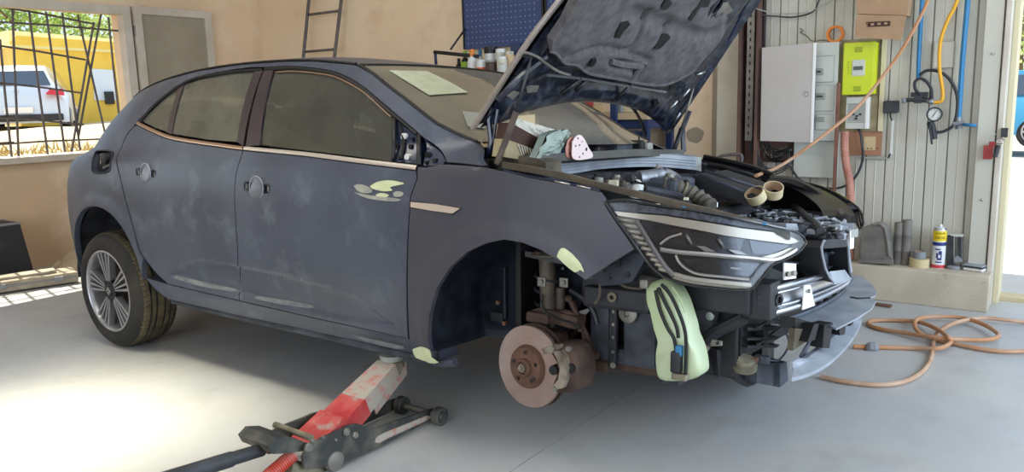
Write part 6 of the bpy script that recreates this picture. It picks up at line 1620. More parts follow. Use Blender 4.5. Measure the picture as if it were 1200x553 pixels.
def bottle(label, px, base_y, top_y, hw_px, mats, shape='can', y=2.08, grp='bottles and cans on the wall shelf', name='bottle', cat='bottle', base_z=None):
    b = wall_at(px, base_y, y); z0 = szt if base_z is None else base_z
    H = wall_at(px, top_y, y).z - z0; r = abs(wall_at(px + hw_px, base_y, y).x - b.x)
    e = empty(name, (b.x, y, z0), label, cat, grp)
    if shape == 'can': parts = [('body', [(.0001, 0), (r, 0), (r, H * .84), (r * .92, H * .88)], mats[0]), ('lid', [(r * .9, H * .88), (r * .86, H * .99), (.0001, H)], mats[1])]
    elif shape == 'bottle': parts = [('body', [(.0001, 0), (r, 0), (r, H * .55), (r * .8, H * .68), (r * .4, H * .76)], mats[0]), ('cap', [(r * .45, H * .76), (r * .45, H * .97), (.0001, H)], mats[1])]
    elif shape == 'spray': parts = [('body', [(.0001, 0), (r, 0), (r, H * .78), (r * .75, H * .84), (r * .4, H * .85)], mats[0]), ('nozzle', [(r * .42, H * .85), (r * .42, H * .98), (.0001, H)], mats[1])]
    else: parts = [('body', [(.0001, 0), (r, 0), (r, H * .8), (r * .97, H * .8)], mats[0]), ('lid', [(r * 1.04, H * .8), (r * 1.04, H), (.0001, H)], mats[1])]
    for (n_, pr_, mt_) in parts: m = MB(); m.lathe(pr_, seg=20); m.build(n_, mt_, e)
    if len(mats) > 2: m = MB(); m.lathe([(r * 1.01, H * .18), (r * 1.01, H * .62)], seg=20); m.build('label', mats[2], e)
    return e
bottle('black bottle with pale blue print, leftmost on the wall shelf', 538.5, 92, 68, 3.4, ('black', 'charcoal', 'pipe_blue'), 'bottle')
bottle('black bottle with a lime green cap on the wall shelf', 546, 92, 59, 4.2, ('black', 'bottle_green', 'bottle_green'), 'bottle', 2.05)
bottle('white bottle with an orange nozzle on the wall shelf', 554.5, 94, 57, 5, ('can_white', 'orange'), 'bottle', 2.02)
bottle('spray can with a bright orange label on the wall shelf', 565, 96, 70, 5, ('can_white', 'can_white', 'can_orange'), 'can', 2.00)
bottle('dark brown spray can right of the orange labelled can', 577, 97, 70, 6, ('can_brown', 'cab_line', 'can_brown'), 'can', 2.00)
bottle('pale silver spray can third from the left in the front row', 589, 98, 66, 5, ('card_white', 'can_white', 'cab_inner'), 'can', 1.99)
bottle('white tub with a black lid behind the cans', 576, 88, 55, 6, ('can_white', 'black'), 'tub', 2.14)
bottle('small bottle with a blue cap behind the orange labelled can', 563.5, 88, 57, 3.6, ('can_white', 'pipe_blue'), 'bottle', 2.14)
bottle('white canister with a tilted white lid on the wall shelf', 587.5, 88, 57, 5.5, ('cab_inner', 'can_white'), 'can', 2.12)
bottle('beige can beside the open bonnet edge on the wall shelf', 598, 92, 60, 4.5, ('card_tan', 'card_white'), 'can', 2.08)
m = MB(); p0, p1 = wall_at(602, 92, 2.15), wall_at(612, 50, 2.15); m.box((0, 0, (p1.z - szt) / 2), (p1.x - p0.x, .07, p1.z - szt), None, .004); o = m.build('blue_box', 'bench_blue', None); o.location = ((p0.x + p1.x) / 2, 2.15, szt); tag(o, 'dark blue upright box at the right end of the bottles', 'box')

# ------------------------------------------------------------------ workbench seen under the bonnet
wb0, wb1 = wall_at(640, 140, 1.95).x, wall_at(757, 140, 1.95).x
wz = wall_at(720, 133, 1.95).z
bn = empty('workbench', (wb0, 1.95, 0), 'blue steel workbench with a wooden top behind the car', 'workbench')
W_ = wb1 - wb0
m = MB(); m.box((W_ / 2, .2, wz - .02), (W_ + .04, .44, .045), None, .004); m.build('worktop', 'bench_top', bn)
m = MB(); m.box((W_ / 2, .2, wz - .075), (W_, .40, .06)); m.build('top_rail', 'bench_blue', bn)
xd = wall_at(722, 140, 1.95).x - wb0
for (x0, x1) in ((.03, xd - .02), (xd + .03, W_ - .03)):
    for k in range(3): m = MB(); m.box(((x0 + x1) / 2, .0, wz - .22 - k * .22), (x1 - x0, .03, .205), None, .004); dr = m.build('drawer', 'bench_blue', bn); m = MB(); m.box(((x0 + x1) / 2, -.02, wz - .15 - k * .22), ((x1 - x0) * .7, .012, .02), None, .003); m.build('pull', 'tape_grey', dr)
for x in (.0, W_): m = MB(); m.box((x, .0, (wz - .05) / 2), (.045, .045, wz - .05), None, .003); m.build('leg', 'bench_blue', bn); m = MB(); m.box((x, .38, (wz - .05) / 2), (.045, .045, wz - .05), None, .003); m.build('leg', 'bench_blue', bn)
m = MB(); m.box((xd, -.03, (wz + .30) / 2), (.045, .03, wz + .30), None, .003); m.build('post', 'bench_blue', bn)
m = MB(); m.box((W_ / 2, .36, wz + .34), (W_, .12, .03), None, .003); m.build('upper_shelf', 'rust_column', bn)
def on_bench(name, label, cat, px, w, d, h, mat, y=2.02):
    c = wall_at(px, 130, y); m = MB(); m.box((0, 0, h / 2 + .001), (w, d, h), None, .004); o = m.build(name, mat, None); o.location = (c.x, y, wz + .003); tag(o, label, cat)
on_bench('yellow_box', 'pale yellow small box standing on the workbench', 'box', 703, .085, .05, .055, 'card_tan')
on_bench('red_case', 'red tool case lying on the workbench', 'case', 684, .10, .12, .085, 'red_paint', 2.16)
on_bench('blue_pot', 'small light blue pot beside the yellow box', 'pot', 687, .035, .04, .035, 'pipe_blue', 2.0)
on_bench('grey_canister', 'grey-green canister right of the bench post', 'canister', 727, .03, .04, .06, 'tape_grey')
on_bench('dark_tool', 'dark green power tool body behind the yellow box', 'tool', 694, .08, .06, .045, 'charcoal', 2.1)
on_bench('wood_block', 'plain wooden block at the right of the bench post', 'block', 741, .12, .08, .035, 'wood_pale', 2.12)

# ------------------------------------------------------------------ fuse boxes and services on the cladding
YW = YB - .012
def wq(px, py, y): return wall_at(px, py, y)
def wbox2(name, x0, y0, x1, y1, yf, depth, mat, parent=None, bev=.003, loc=None):
    """a box whose front face covers the pixel rectangle on plane y = yf"""
    a, b = wq(x0, (y0 + y1) / 2, yf), wq(x1, (y0 + y1) / 2, yf); t, u = wq((x0 + x1) / 2, y0, yf), wq((x0 + x1) / 2, y1, yf)
    w_, h = b.x - a.x, t.z - u.z; c = V(((a.x + b.x) / 2, yf + depth / 2, (t.z + u.z) / 2))
    m = MB()
    if parent is None or isinstance(parent, bpy.types.Object) is False: pass
    off = V((0, 0, 0))
    if parent is not None:
        q = parent
        while q is not None: off += V(q.location); q = q.parent
    m.box(c - off, (w_, depth, h), None, bev); return m.build(name, mat, parent)
def wthing(name, label, cat, px, py, y, group=None):
    p = wq(px, py, y); return empty(name, p, label, cat, group)
fb = wthing('fuse_box', 'white wall fuse box with its door hanging open', 'fuse box', 965, 108, 2.27)
wbox2('housing', 948, 50, 981, 165, 2.27, .078, 'cab_inner', fb)
for (x0, y0, x1, y1) in ((955, 66, 977, 96), (955, 100, 977, 130), (956, 134, 976, 152)):
    fr_ = wbox2('cover_panel', x0, y0, x1, y1, 2.266, .006, 'cab_inner', fb)
    m = MB(); a, b = wq(x0, y0, 2.264), wq(x1, y1, 2.264); L_ = V(fb.location); m.tube([V((a.x, 2.265, a.z)) - L_, V((b.x, 2.265, a.z)) - L_, V((b.x, 2.265, b.z)) - L_, V((a.x, 2.265, b.z)) - L_], .0015, 5, closed=True); m.build('panel_seam', 'cab_line', fr_)
for (x0, y0, x1, y1) in ((956, 80, 965, 88), (956, 109, 967, 117), (955, 137, 966, 143)): o = wbox2('breaker_window', x0, y0, x1, y1, 2.262, .008, 'cab_line', fb); wbox2('breaker', x0 + 1, y0 + 3, x1 - 3, y1 - 3, 2.260, .006, 'charcoal', fb)
# door leaf hinged at its right-hand edge, swung out a little
dl = [wq(893, 56, 2.22), wq(955, 50, 2.16), wq(951, 167, 2.16), wq(891, 165, 2.22)]
L_ = V(fb.location); m = MB(); m.slab([p - L_ for p in dl], (0.004, .022, 0)); do = m.build('door', 'cab_white', fb)
m = MB(); m.slab([p - L_ + V((-.0, -.001, 0)) for p in (dl[1] - V((.008, 0, 0)), dl[1] + V((.003, 0, 0)), dl[2] + V((.003, 0, 0)), dl[2] - V((.008, 0, 0)))], (0, .026, 0)); m.build('door_edge', 'cab_edge', do)
m = MB(); c = wq(945, 110, 2.165) - L_; m.lathe([(.010, .0), (.012, .006), (.016, .006), (.018, 0)], c + V((0, .004, 0)), (0, -1, 0), 16); m.build('door_latch', 'cab_line', do)
jc = wthing('junction_cover', 'plain white junction cover below the fuse box', 'cover', 955, 180, 2.30); wbox2('cover_plate', 930, 165, 980, 208, 2.30, .045, 'cab_inner', jc)
for (x, y) in ((933, 204), (977, 206)): m = MB(); m.cyl(wq(x, y, 2.298) - V(jc.location), wq(x, y, 2.30) - V(jc.location), .004, 8); m.build('screw', 'dark_metal', jc)
# tangle of cables below the door
tg = wthing('cable_tangle', 'tangle of black cables below the open fuse box door', 'cables', 910, 190, 2.28)
random.seed(3); L_ = V(tg.location)
wbox2('cable_board', 892, 165, 929, 190, 2.335, .01, 'rust_column', tg)
for k in range(14):
    pts = [wq(892 + random.uniform(0, 12), 166 + random.uniform(0, 8), 2.30), wq(900 + random.uniform(-4, 8), 178 + random.uniform(-6, 10), 2.27 + random.uniform(0, .04)), wq(915 + random.uniform(-6, 8), 184 + random.uniform(-8, 6), 2.26 + random.uniform(0, .05)), wq(926 + random.uniform(-4, 3), 170 + random.uniform(0, 8), 2.30)]
    m = MB(); m.tube([p - L_ for p in sm3(pts)], .0035, 5); m.build('cable', 'black' if k % 5 else 'cream_dusty', tg)
for k in range(4):
    pts = [wq(878 + k * 2.6, 160, 2.25), wq(881 + k * 2.6, 182, 2.25), wq(892 + k * 2, 199 - k, 2.25), wq(908, 204 - k * 2.6, 2.25), wq(922, 197 - k * 2, 2.26), wq(930, 185, 2.29)]
    m = MB(); m.tube([p - L_ for p in sm3(pts)], .005, 6); m.build('cable', 'charcoal', tg)
world_tube('black_cable', [wq(926, 195, 2.27), wq(936, 209.5, 2.27), wq(952, 217, 2.325), wq(972, 221, 2.325), wq(990, 218, 2.325), wq(1004, 205, 2.32), wq(1011, 185, 2.32), wq(1009, 160, 2.31), wq(1006, 150, 2.32)], .0075, 'charcoal', 'thick black cable looping down the cladding to the meter board', 'cable')
world_tube('thin_cable', [wq(884, 8, 2.2), wq(892, 17, 2.25), wq(910, 19, 2.3), wq(930, 20, 2.32), wq(952, 14, 2.32), wq(960, 0, 2.32), wq(965, -14, 2.32)], .005, 'charcoal', 'dark cable sagging at the top of the cladding', 'cable')
world_tube('thin_cable', [wq(886, 10, 2.15), wq(896, 13, 2.22), wq(910, 16, 2.28), wq(945, 15, 2.29), wq(956, 10, 2.30), wq(972, 2, 2.32), wq(985, -12, 2.32)], .003, 'cab_line', 'thin pale cable crossing the top of the cladding', 'cable')
world_tube('twisted_cord', [wq(937, 33, 2.32), wq(941, 36, 2.31), wq(938, 38, 2.32), wq(945, 42, 2.31), wq(952, 48, 2.32), wq(965, 47, 2.32), wq(976, 50, 2.33)], .0035, 'cream_dusty', 'frayed cord hanging above the fuse box', 'cord')
rt = wthing('orange_ring', 'orange tape ring hanging above the lime green meter box', 'tape', 979, 40, 2.31); m = MB(); R0 = abs(wq(989.5, 40, 2.31).x - wq(979, 40, 2.31).x); m.lathe([(R0, -.012), (R0, .012), (R0 * .72, .012), (R0 * .72, -.012), (R0, -.012)], (0, 0, 0), (0.1, 1, 0), 28); m.build('ring', 'orange', rt)
# timber meter board with the lime meter and small breaker box
mbd = wthing('meter_board', 'dusty chipboard panel with a pale batten behind the meter', 'board', 1010, 100, 2.33); wbox2('board', 984, 46, 1030, 154, 2.33, .014, 'wood', mbd); wbox2('batten', 1031, 45, 1036.5, 154, 2.315, .03, 'wood_pale', mbd); wbox2('lower_board', 990, 154, 1033, 182, 2.335, .012, 'wood_red', mbd); wbox2('board_patch', 1012, 160, 1026, 176, 2.332, .004, 'card_tan', mbd)
for (x, y) in ((1017, 174), (1021, 174), (1003, 165), (1028, 174), (1003, 178)): m = MB(); c = wq(x, y, 2.331) - V(mbd.location); m.cyl(c, c - V((0, .004, 0)), .004, 8); m.build('screw', 'dark_metal' if y < 176 and x > 1010 else 'steel_dull', mbd)
lm = wthing('meter_box', 'lime green electricity meter box', 'meter', 1005, 80, 2.27); lb2 = wbox2('body', 987.5, 49.5, 1024, 111, 2.26, .065, 'lime', lm, .006); wbox2('side_bead', 1022, 49.5, 1026, 110, 2.262, .06, 'lime_bright' if False else 'lime', lm)
M('lcd', (70, 78, 66), .3)
fc = wbox2('display_plate', 998.5, 70, 1013.5, 89, 2.256, .006, 'cab_inner', lm); wbox2('display', 1000, 77.5, 1011, 82, 2.253, .004, 'lcd', lm)
for (x0, y0, x1, y1) in ((1002, 55, 1011, 61), (1000.5, 101, 1009, 107)): wbox2('clip', x0, y0, x1, y1, 2.256, .006, 'lime_dark', lm)
def text(body, size, loc, mat, parent, rot=(math.pi / 2, 0, 0), name='lettering', ext_=.0006):
    cu = bpy.data.curves.new(name, 'FONT'); cu.body = body; cu.size = size; cu.extrude = ext_; cu.align_x = 'CENTER'; cu.align_y = 'CENTER'
    o = bpy.data.objects.new(name, cu); COL.objects.link(o); bpy.context.view_layer.update()
    me = bpy.data.meshes.new_from_object(o.evaluated_get(bpy.context.evaluated_depsgraph_get())); bpy.data.objects.remove(o)
    n = link(name, me, mat, parent); n.location = loc; n.rotation_euler = rot; return n
text('LINKY', .022, wq(994, 79, 2.258) - V(lm.location), 'ink', lm, (math.pi / 2, math.pi / 2 * -1, 0)) if False else None
for k in range(5): m = MB(); c = wq(994.3, 73 + k * 3.2, 2.258) - V(lm.location); m.box(c, (.009, .002, .006)); m.build('print_mark', 'lime_dark', lm)
sbx = wthing('breaker_box', 'small white breaker box below the lime meter', 'breaker', 1003, 130, 2.29); wbox2('body', 991, 113.5, 1016.5, 151, 2.29, .045, 'cab_inner', sbx); wbox2('side_lip', 1014, 113.5, 1018, 151, 2.285, .05, 'cab_edge', sbx); wbox2('window', 994, 122, 1013, 142, 2.287, .005, 'cab_line', sbx)
for (x, y) in ((1000, 134), (1004, 136), (1008, 134), (1003, 139)): wbox2('switch', x - 1.5, y - 1.2, x + 1.5, y + 1.2, 2.284, .005, 'charcoal', sbx)
for y in (121, 143): wbox2('seam', 992, y, 1014, y + .8, 2.287, .004, 'cab_line', sbx)
# adapter plug with lead and white trunking
ap = wthing('power_adapter', 'black plug-in power adapter on the wall right of the meter', 'adapter', 1043, 125, 2.30); wbox2('body', 1034.5, 118, 1052, 132.5, 2.28, .055, 'charcoal', ap, .008); m = MB(); L_ = V(ap.location); m.tube([p - L_ for p in sm3([wq(1043, 132, 2.30), wq(1043.5, 137, 2.32), wq(1045, 141, 2.33)])], .004, 6); m.build('lead', 'black', ap)
tk = wthing('cable_trunking', 'white plastic trunking running down and across below the meter', 'trunking', 1043, 160, 2.335); wbox2('trunking_run', 1043.5, 141, 1046.5, 181, 2.332, .012, 'white_plastic', tk); wbox2('trunking_run', 1008, 184, 1040, 186.5, 2.332, .012, 'cab_line', tk); m = MB(); L_ = V(tk.location); m.tube([wq(1041, 185, 2.33) - L_, wq(1043, 180, 2.33) - L_], .006, 6); m.build('elbow', 'charcoal', tk)
# cardboard box at the top
bx = wthing('cardboard_box', 'brown cardboard box wedged high above the meter', 'box', 1030, 20, 2.22)
L_ = V(bx.location)
m = MB(); m.slab([wq(*p, 2.20) - L_ for p in ((1003, -30), (1068, -30), (1063, 18), (1004, 16))], (0, .14, 0)); m.build('box_side', 'cardboard', bx)
m = MB(); m.slab([wq(*p, 2.17) - L_ for p in ((1004, 17), (1062, 18.5), (1056, 47), (1001, 44))], (0, .012, 0)); fo = m.build('box_flap', 'cardboard', bx)
c = wq(1030, 28, 2.167) - L_; m = MB(); m.box(c, (.12, .003, .028), (0, .03, 0), .001); m.build('print_mark', 'dark_brown', fo)
for k in range(3): m = MB(); m.box(c + V((-.035 + .036 * k, -.002, 0)), (.018, .003, .012)); m.build('print_mark', 'cardboard', fo)
m = MB(); cc = wq(1016.5, 27, 2.167) - L_; m.lathe([(.005, 0), (.008, 0)], cc, (0, 1, 0), 12); m.build('print_mark', 'dark_brown', fo)
# orange hose from the roof to the engine bay
e_ = CARM @ cY(886, 206, .55)
world_tube('air_line', [wq(1100, -40, 1.7), wq(1085, 6, 1.72), wq(1062, 50, 1.72), wq(1040, 82, 1.72), wq(1010, 120, 1.66), wq(985, 143, 1.58), wq(950, 170, 1.48), wq(915, 194, 1.35), e_], .0085, 'orange_hose', 'orange air line hanging from above into the engine bay', 'hose')
# pipes, yellow hose, regulator with gauge
world_tube('blue_pipe', [wq(1082, -60, 2.30), wq(1080.5, 0, 2.30), wq(1077, 60, 2.30), wq(1076, 93, 2.30)], .012, 'pipe_blue', 'blue compressed air pipe left of the yellow hose', 'pipe')
bp2 = world_tube('blue_pipe', [wq(1137, -60, 2.30), wq(1134, 0, 2.30), wq(1128, 70, 2.30), wq(1123.5, 138, 2.30)], .014, 'pipe_blue', 'blue compressed air pipe with a valve, right of the yellow hose', 'pipe')
va = wthing('shutoff_valve', 'brass valve with a blue lever at the foot of the right blue pipe', 'valve', 1123, 146, 2.30); L_ = V(va.location)
m = MB(); m.tube([wq(1123.5, 137, 2.30) - L_, wq(1123, 151, 2.30) - L_], .017, 10); m.build('valve_body', 'engine_alu', va); m = MB(); m.tube([wq(1117, 145, 2.29) - L_, wq(1130, 144, 2.29) - L_], .013, 10); m.build('valve_port', 'tape_grey', va); m = MB(); m.tube([wq(1128, 146, 2.27) - L_, wq(1144, 147, 2.25) - L_], .009, 8); m.build('lever', 'pipe_blue', va)
world_tube('yellow_hose', [wq(1135, -50, 2.26), wq(1122, 0, 2.26), wq(1110, 25, 2.26), wq(1102, 50, 2.26), wq(1101, 80, 2.26), wq(1104.5, 105, 2.26), wq(1104, 117, 2.26), wq(1098, 120, 2.26), wq(1090, 119, 2.26)], .010, 'hose_yellow', 'yellow air hose curving down to the pressure regulator', 'hose')
rg = wthing('pressure_regulator', 'air pressure regulator with a round dial gauge', 'gauge', 1090, 120, 2.24); L_ = V(rg.location)
def rg_t(name, pts, r, mat, y=2.25, k=5, seg=8): m = MB(); P_ = [wq(p[0], p[1], y) - L_ for p in pts]; m.tube(sm3(P_, k) if len(P_) > 2 else P_, r, seg); return m.build(name, mat, rg)
rg_t('manifold', [(1058, 118), (1066, 117), (1090, 118)], .012, 'charcoal'); rg_t('nozzle_end', [(1057, 118), (1062, 117.5)], .016, 'tape_grey'); wbox2('mount_bracket', 1067, 108, 1087, 113.5, 2.27, .03, 'charcoal', rg); wbox2('mount_bracket', 1071, 112, 1080, 121, 2.24, .03, 'charcoal', rg)
rg_t('fitting', [(1086, 118), (1094, 120)], .013, 'engine_alu')
rg_t('black_hose', [(1076, 92), (1072, 97), (1073, 105), (1080, 112), (1090, 117)], .0085, 'charcoal', 2.27); rg_t('black_hose', [(1077, 91), (1085, 95), (1091, 104), (1092, 116)], .0085, 'charcoal', 2.27)
rg_t('black_hose', [(1078, 88), (1085, 83), (1097, 83), (1110, 90), (1120, 106), (1122, 125), (1118, 145), (1110, 152), (1100, 155), (1092, 152), (1087, 144)], .0085, 'charcoal', 2.29)
c = wq(1095, 134, 2.20) - L_; r_ = abs(wq(1104, 134, 2.20).x - wq(1095, 134, 2.20).x)
m = MB(); m.lathe([(.0001, .03), (r_, .03), (r_ * 1.08, .0), (r_ * 1.02, -.006), (r_ * .86, -.006), (r_ * .84, .002)], c, (0, 1, 0), 28); m.build('gauge_case', 'charcoal', rg)
m = MB(); m.lathe([(.0001, -.001), (r_ * .85, -.001)], c, (0, 1, 0), 28); gf_ = m.build('gauge_dial', 'gauge_face', rg)
m = MB(); m.box(c + V((.0, -.003, .002)), (.003, .002, r_ * 1.1), (0, .5, 0)); m.build('needle', 'ink', gf_)
for k in range(9): m = MB(); a = R(-45 + k * 33.75); m.box(c + V((math.cos(a) * r_ * .7, -.003, math.sin(a) * r_ * .7)), (.006, .001, .002), (0, -a, 0)); m.build('dial_tick', 'ink', gf_)
rg_t('handle', [(1090, 142), (1093, 150), (1095, 163)], .017, 'charcoal', 2.22); rg_t('trigger', [(1089, 146), (1091, 158), (1092, 169)], .006, 'charcoal', 2.20)
# plate, trunk hose, post
wp = wthing('blank_plate', 'rounded pale cover plate behind the yellow hose', 'plate', 1106, 65, 2.33); wbox2('plate', 1094, 48, 1118, 80, 2.325, .012, 'cab_line' if False else 'panel_metal', wp, .01)
m = MB(); a, b = wq(1095, 49, 2.323), wq(1117, 79, 2.323); L_ = V(wp.location); m.tube([V((a.x, 2.323, a.z)) - L_, V((b.x, 2.323, a.z)) - L_, V((b.x, 2.323, b.z)) - L_, V((a.x, 2.323, b.z)) - L_], .002, 5, closed=True); m.build('plate_seam', 'cab_line', wp)
ph = wthing('ribbed_hose', 'pink ribbed extraction hose hanging on the cladding', 'hose', 993, 200, 2.24); L_ = V(ph.location)
cl = sm3([wq(990, 154, 2.26), wq(990, 175, 2.25), wq(992, 195, 2.24), wq(996, 215, 2.24), wq(997, 240, 2.24), wq(997, 262, 2.24), V((wq(997, 262, 2.24).x + .005, 2.24, LZ + .004))], 10)
m = MB(); n = len(cl)
P_ = []; rr_ = []
for i in range((n - 1) * 3):
    t = i / 3; k = int(t); P_.append(cl[k].lerp(cl[min(k + 1, n - 1)], t - k) - L_); rr_.append(.0225 + .003 * (i % 3 == 0))
m.tube(P_, rr_, 14); m.build('hose_body', 'pink_hose', ph)
pb2 = wthing('brown_post', 'thin rusty brown upright post right of the fuse box', 'post', 985, 120, 2.24); wbox2('post', 976.5 if False else 977.5, 97, 981.5, 232, 2.235, .02, 'post_brown', pb2)
# red latch on the door post
rl = wthing('gate_latch', 'red painted latch bracket with a padlock hasp on the door post', 'latch', 1160, 176, 2.24); wbox2('bracket', 1152, 170.5, 1163, 186.5, 2.26, .03, 'red_paint', rl); wbox2('bracket_tab', 1159, 166, 1166, 172, 2.262, .02, 'red_paint', rl)
L_ = V(rl.location); m = MB(); m.tube([wq(1166, 184, 2.24) - L_, wq(1170, 170, 2.24) - L_], .013, 10); m.build('lever', 'charcoal', rl); m = MB(); m.tube([wq(1172, 165, 2.24) - L_ + V((.018 * math.cos(t), 0, .018 * math.sin(t))) for t in [k * .6 for k in range(10)]], .004, 6); m.build('hasp', 'steel_dull', rl)
wbox2('keeper', 1173, 150, 1181, 161, 2.27, .02, 'charcoal', rl); m = MB(); m.tube([p - L_ for p in sm3([wq(1156, 168, 2.26), wq(1160, 159, 2.26), wq(1168, 157, 2.26)])], .002, 5); m.build('wire', 'steel', rl)
# bent handrail and red lead by the pillar
br = world_tube('bent_pipe', [wq(837, 197, 2.05), wq(837, 192, 2.05), wq(843, 184, 2.05), (wq(852, 181.5, 2.05)), wq(864, 181, 2.05), wq(869, 182.5, 2.05), wq(869, 190, 2.05), wq(867, 203, 2.05), wq(867, 260, 2.05), wq(867, 340, 2.05) * 1.0, V((wq(867, 340, 2.05).x, 2.05, .01))], .011, 'grille_metal', 'bent grey metal pipe frame behind the far wing', 'pipe')
world_tube('red_lead', [wq(819, 187, 1.9), wq(823, 189, 1.9), wq(828, 197, 1.9), wq(832, 240, 1.9), V((wq(832, 240, 1.9).x, 1.9, .012))], .010, 'orange', 'short orange-red lead behind the scuttle', 'lead')

# ------------------------------------------------------------------ things on the ledge
LT = LZ
def on_ledge(px, py): p = floor_at(px, py, LT); return p
def lthing(name, label, cat, px, py, rz=0, group=None): p = on_ledge(px, py); return empty(name, (p.x, min(YB - .085, max(p.y, LYF + .03)), LT), label, cat, group, rz)
# dusty moulded shell
p = lthing('dusty_shell', 'dusty dark moulded plastic shell at the left end of the ledge', 'shell', 1024, 306); p.location.y = 2.185; L_ = V(p.location)
prof = [(1008, 308), (1009, 285), (1011, 267), (1022, 263), (1031, 261), (1038, 266), (1042, 280), (1044, 295), (1044, 309)]
M('shell_mat', (100, 96, 92), .8, c2=(128, 122, 114), sc=9, bump=.2)
m = MB(); m.slab([plane(x, y, L_, (0, 1, 0)) - L_ for x, y in prof], (0, .07, 0)); so_ = m.build('shell_body', 'shell_mat', p)
m = MB(); m.tube([plane(x, y, L_, (0, 1, 0)) - L_ for x, y in ((1024, 263), (1031, 262), (1037, 267), (1040, 282), (1042, 300))], .010, 8); m.build('shell_ridge', 'shell_mat', so_)
m = MB(); m.slab([plane(x, y, L_ - V((0, .012, 0)), (0, 1, 0)) - L_ for x, y in ((1006, 303), (1046, 304), (1046, 309.5), (1006, 308))], (0, .03, 0)); m.build('shell_foot', 'shell_mat', so_)
# bottle behind
p = lthing('dusty_bottle', 'dusty bottle with a brown cap behind the plastic shell', 'bottle', 1037, 300); p.location = (plane(1034, 300, (0, 2.3, 0), (0, 1, 0)).x, 2.305, LT); m = MB(); m.lathe([(.0001, 0), (.036, 0), (.036, .10), (.030, .14), (.014, .16)], (0, 0, 0), seg=18); m.build('body', 'wood', p); m = MB(); m.lathe([(.022, .15), (.022, .185), (.0001, .186)], seg=16); m.build('cap', 'seal_brown', p)
# dusty grey twin tube
p = lthing('grey_tube', 'dusty grey ribbed plastic tube standing on the ledge', 'tube', 1055, 308); r = abs(plane(1064, 300, V(p.location), (0, 1, 0)).x - plane(1054, 300, V(p.location), (0, 1, 0)).x) * .95; H = plane(1055, 257, V(p.location), (0, 1, 0)).z - LT
for s, hh in ((-.5, .93), (.45, 1)):
    m = MB(); m.lathe([(.0001, 0), (r * .62, 0), (r * .60, H * .3), (r * .64, H * .31), (r * .60, H * .33), (r * .60, H * .66), (r * .64, H * .67), (r * .60, H * .69), (r * .60, H * hh), (.0001, H * hh)], (s * r + .012, 0, 0), seg=18); m.build('tube_shell', 'shell_mat', p)
# tape rolls
def roll(name, label, px, py, hw_, hpx, mat, z=LT, axis=(0, 0, 1)):
    c = floor_at(px, py, z); c.y = min(YB - .07, max(c.y, LYF + .045)); rr = abs(plane(px + hw_, py, c, (0, 1, 0)).x - plane(px, py, c, (0, 1, 0)).x); h = plane(px, py - hpx, c, (0, 1, 0)).z - z
    e = empty(name, (c.x, c.y, z), label, 'tape'); m = MB(); m.lathe([(rr, 0), (rr, h), (rr * .62, h), (rr * .62, 0), (rr, 0)], seg=28); m.build('roll', mat, e); m = MB(); m.lathe([(rr * .62, h * 1.0), (rr * .58, h), (rr * .58, 0)], seg=28); m.build('core', 'cardboard', e); return c, h
c, h = roll('masking_tape', 'beige masking tape roll under the grey roll on the ledge', 1077, 312.5, 12, 10, 'tape_beige')
r2 = empty('duct_tape', (c.x - .002, c.y, LT + h + .001), 'grey duct tape roll stacked on the beige roll', 'tape'); m = MB(); h2 = .042; m.lathe([(.037, 0), (.037, h2), (.025, h2), (.025, 0), (.037, 0)], seg=28); m.build('roll', 'tape_grey', r2); m = MB(); m.lathe([(.025, h2), (.023, h2), (.023, 0)], seg=24); m.build('core', 'cardboard', r2)
# aerosol can
c = floor_at(1099, 313.5, LT); c.y = min(YB - .07, max(c.y, LYF + .04))
ac = empty('aerosol_can', (c.x, c.y, LT), 'white aerosol can with a yellow and blue label on the ledge', 'can', None, .25)
r = abs(plane(1107, 290, c, (0, 1, 0)).x - plane(1099, 290, c, (0, 1, 0)).x); H = plane(1099, 262, c, (0, 1, 0)).z - LT
def band(nm, z0, z1, mat, rr=1.004): m = MB(); m.lathe([(r * rr, H * z0), (r * rr, H * z1)], seg=28); return m.build(nm, mat, ac)
m = MB(); m.lathe([(.0001, .001), (r * .96, 0), (r, .004), (r, H * .86), (r * .95, H * .88), (r * .70, H * .925), (r * .45, H * .93)], seg=28); m.build('body', 'can_white', ac)
m = MB(); m.lathe([(r * .98, H * .865), (r * .98, H * .885), (r * .8, H * .915)], seg=28); m.build('rim', 'steel', ac); m = MB(); m.lathe([(r * .33, H * .925), (r * .30, H * .99), (.0001, H)], seg=16); m.build('nozzle', 'can_white', ac)
band('label_red', .0 + .01, .085, 'can_red'); band('label_yellow', .62, .855, 'can_yellow'); band('label_blue', .52, .60, 'can_blue')
def can_text(s, z, size, mat):
    t = text(s, size, (0, 0, 0), mat, ac, (math.pi / 2, 0, 0)); me = t.data; 
    for v_ in me.vertices:
        a = v_.co.x / r; d = r * 1.012 + v_.co.z; v_.co = V((math.sin(a) * d, v_.co.y, math.cos(a) * d))
    t.location = (0, 0, H * z)
can_text('FREIN', .76 + .045, r * .62, 'ink') if False else None
can_text('CLEANER', .80, r * .36, 'ink'); can_text('DIESEL', .70, r * .58, 'ink')
for k, (x, z, w_, h_) in enumerate(((-.3, .44, .9, .03), (.1, .36, .5, .09), (-.35, .30, .3, .12), (.0, .22, .7, .05), (.25, .27, .2, .10), (-.1, .15, 1.0, .03))):
    m = MB(); vs = []; n_ = 5
    for i in range(n_ + 1):
        a = (x - w_ / 2 + w_ * i / n_); vs += [(math.sin(a) * r * 1.006, -math.cos(a) * r * 1.006, H * (z - h_ / 2)), (math.sin(a) * r * 1.006, -math.cos(a) * r * 1.006, H * (z + h_ / 2))]
    m.add(vs, [(2 * i, 2 * i + 2, 2 * i + 3, 2 * i + 1) for i in range(n_)], True); m.build('label_print', 'can_blue', ac)
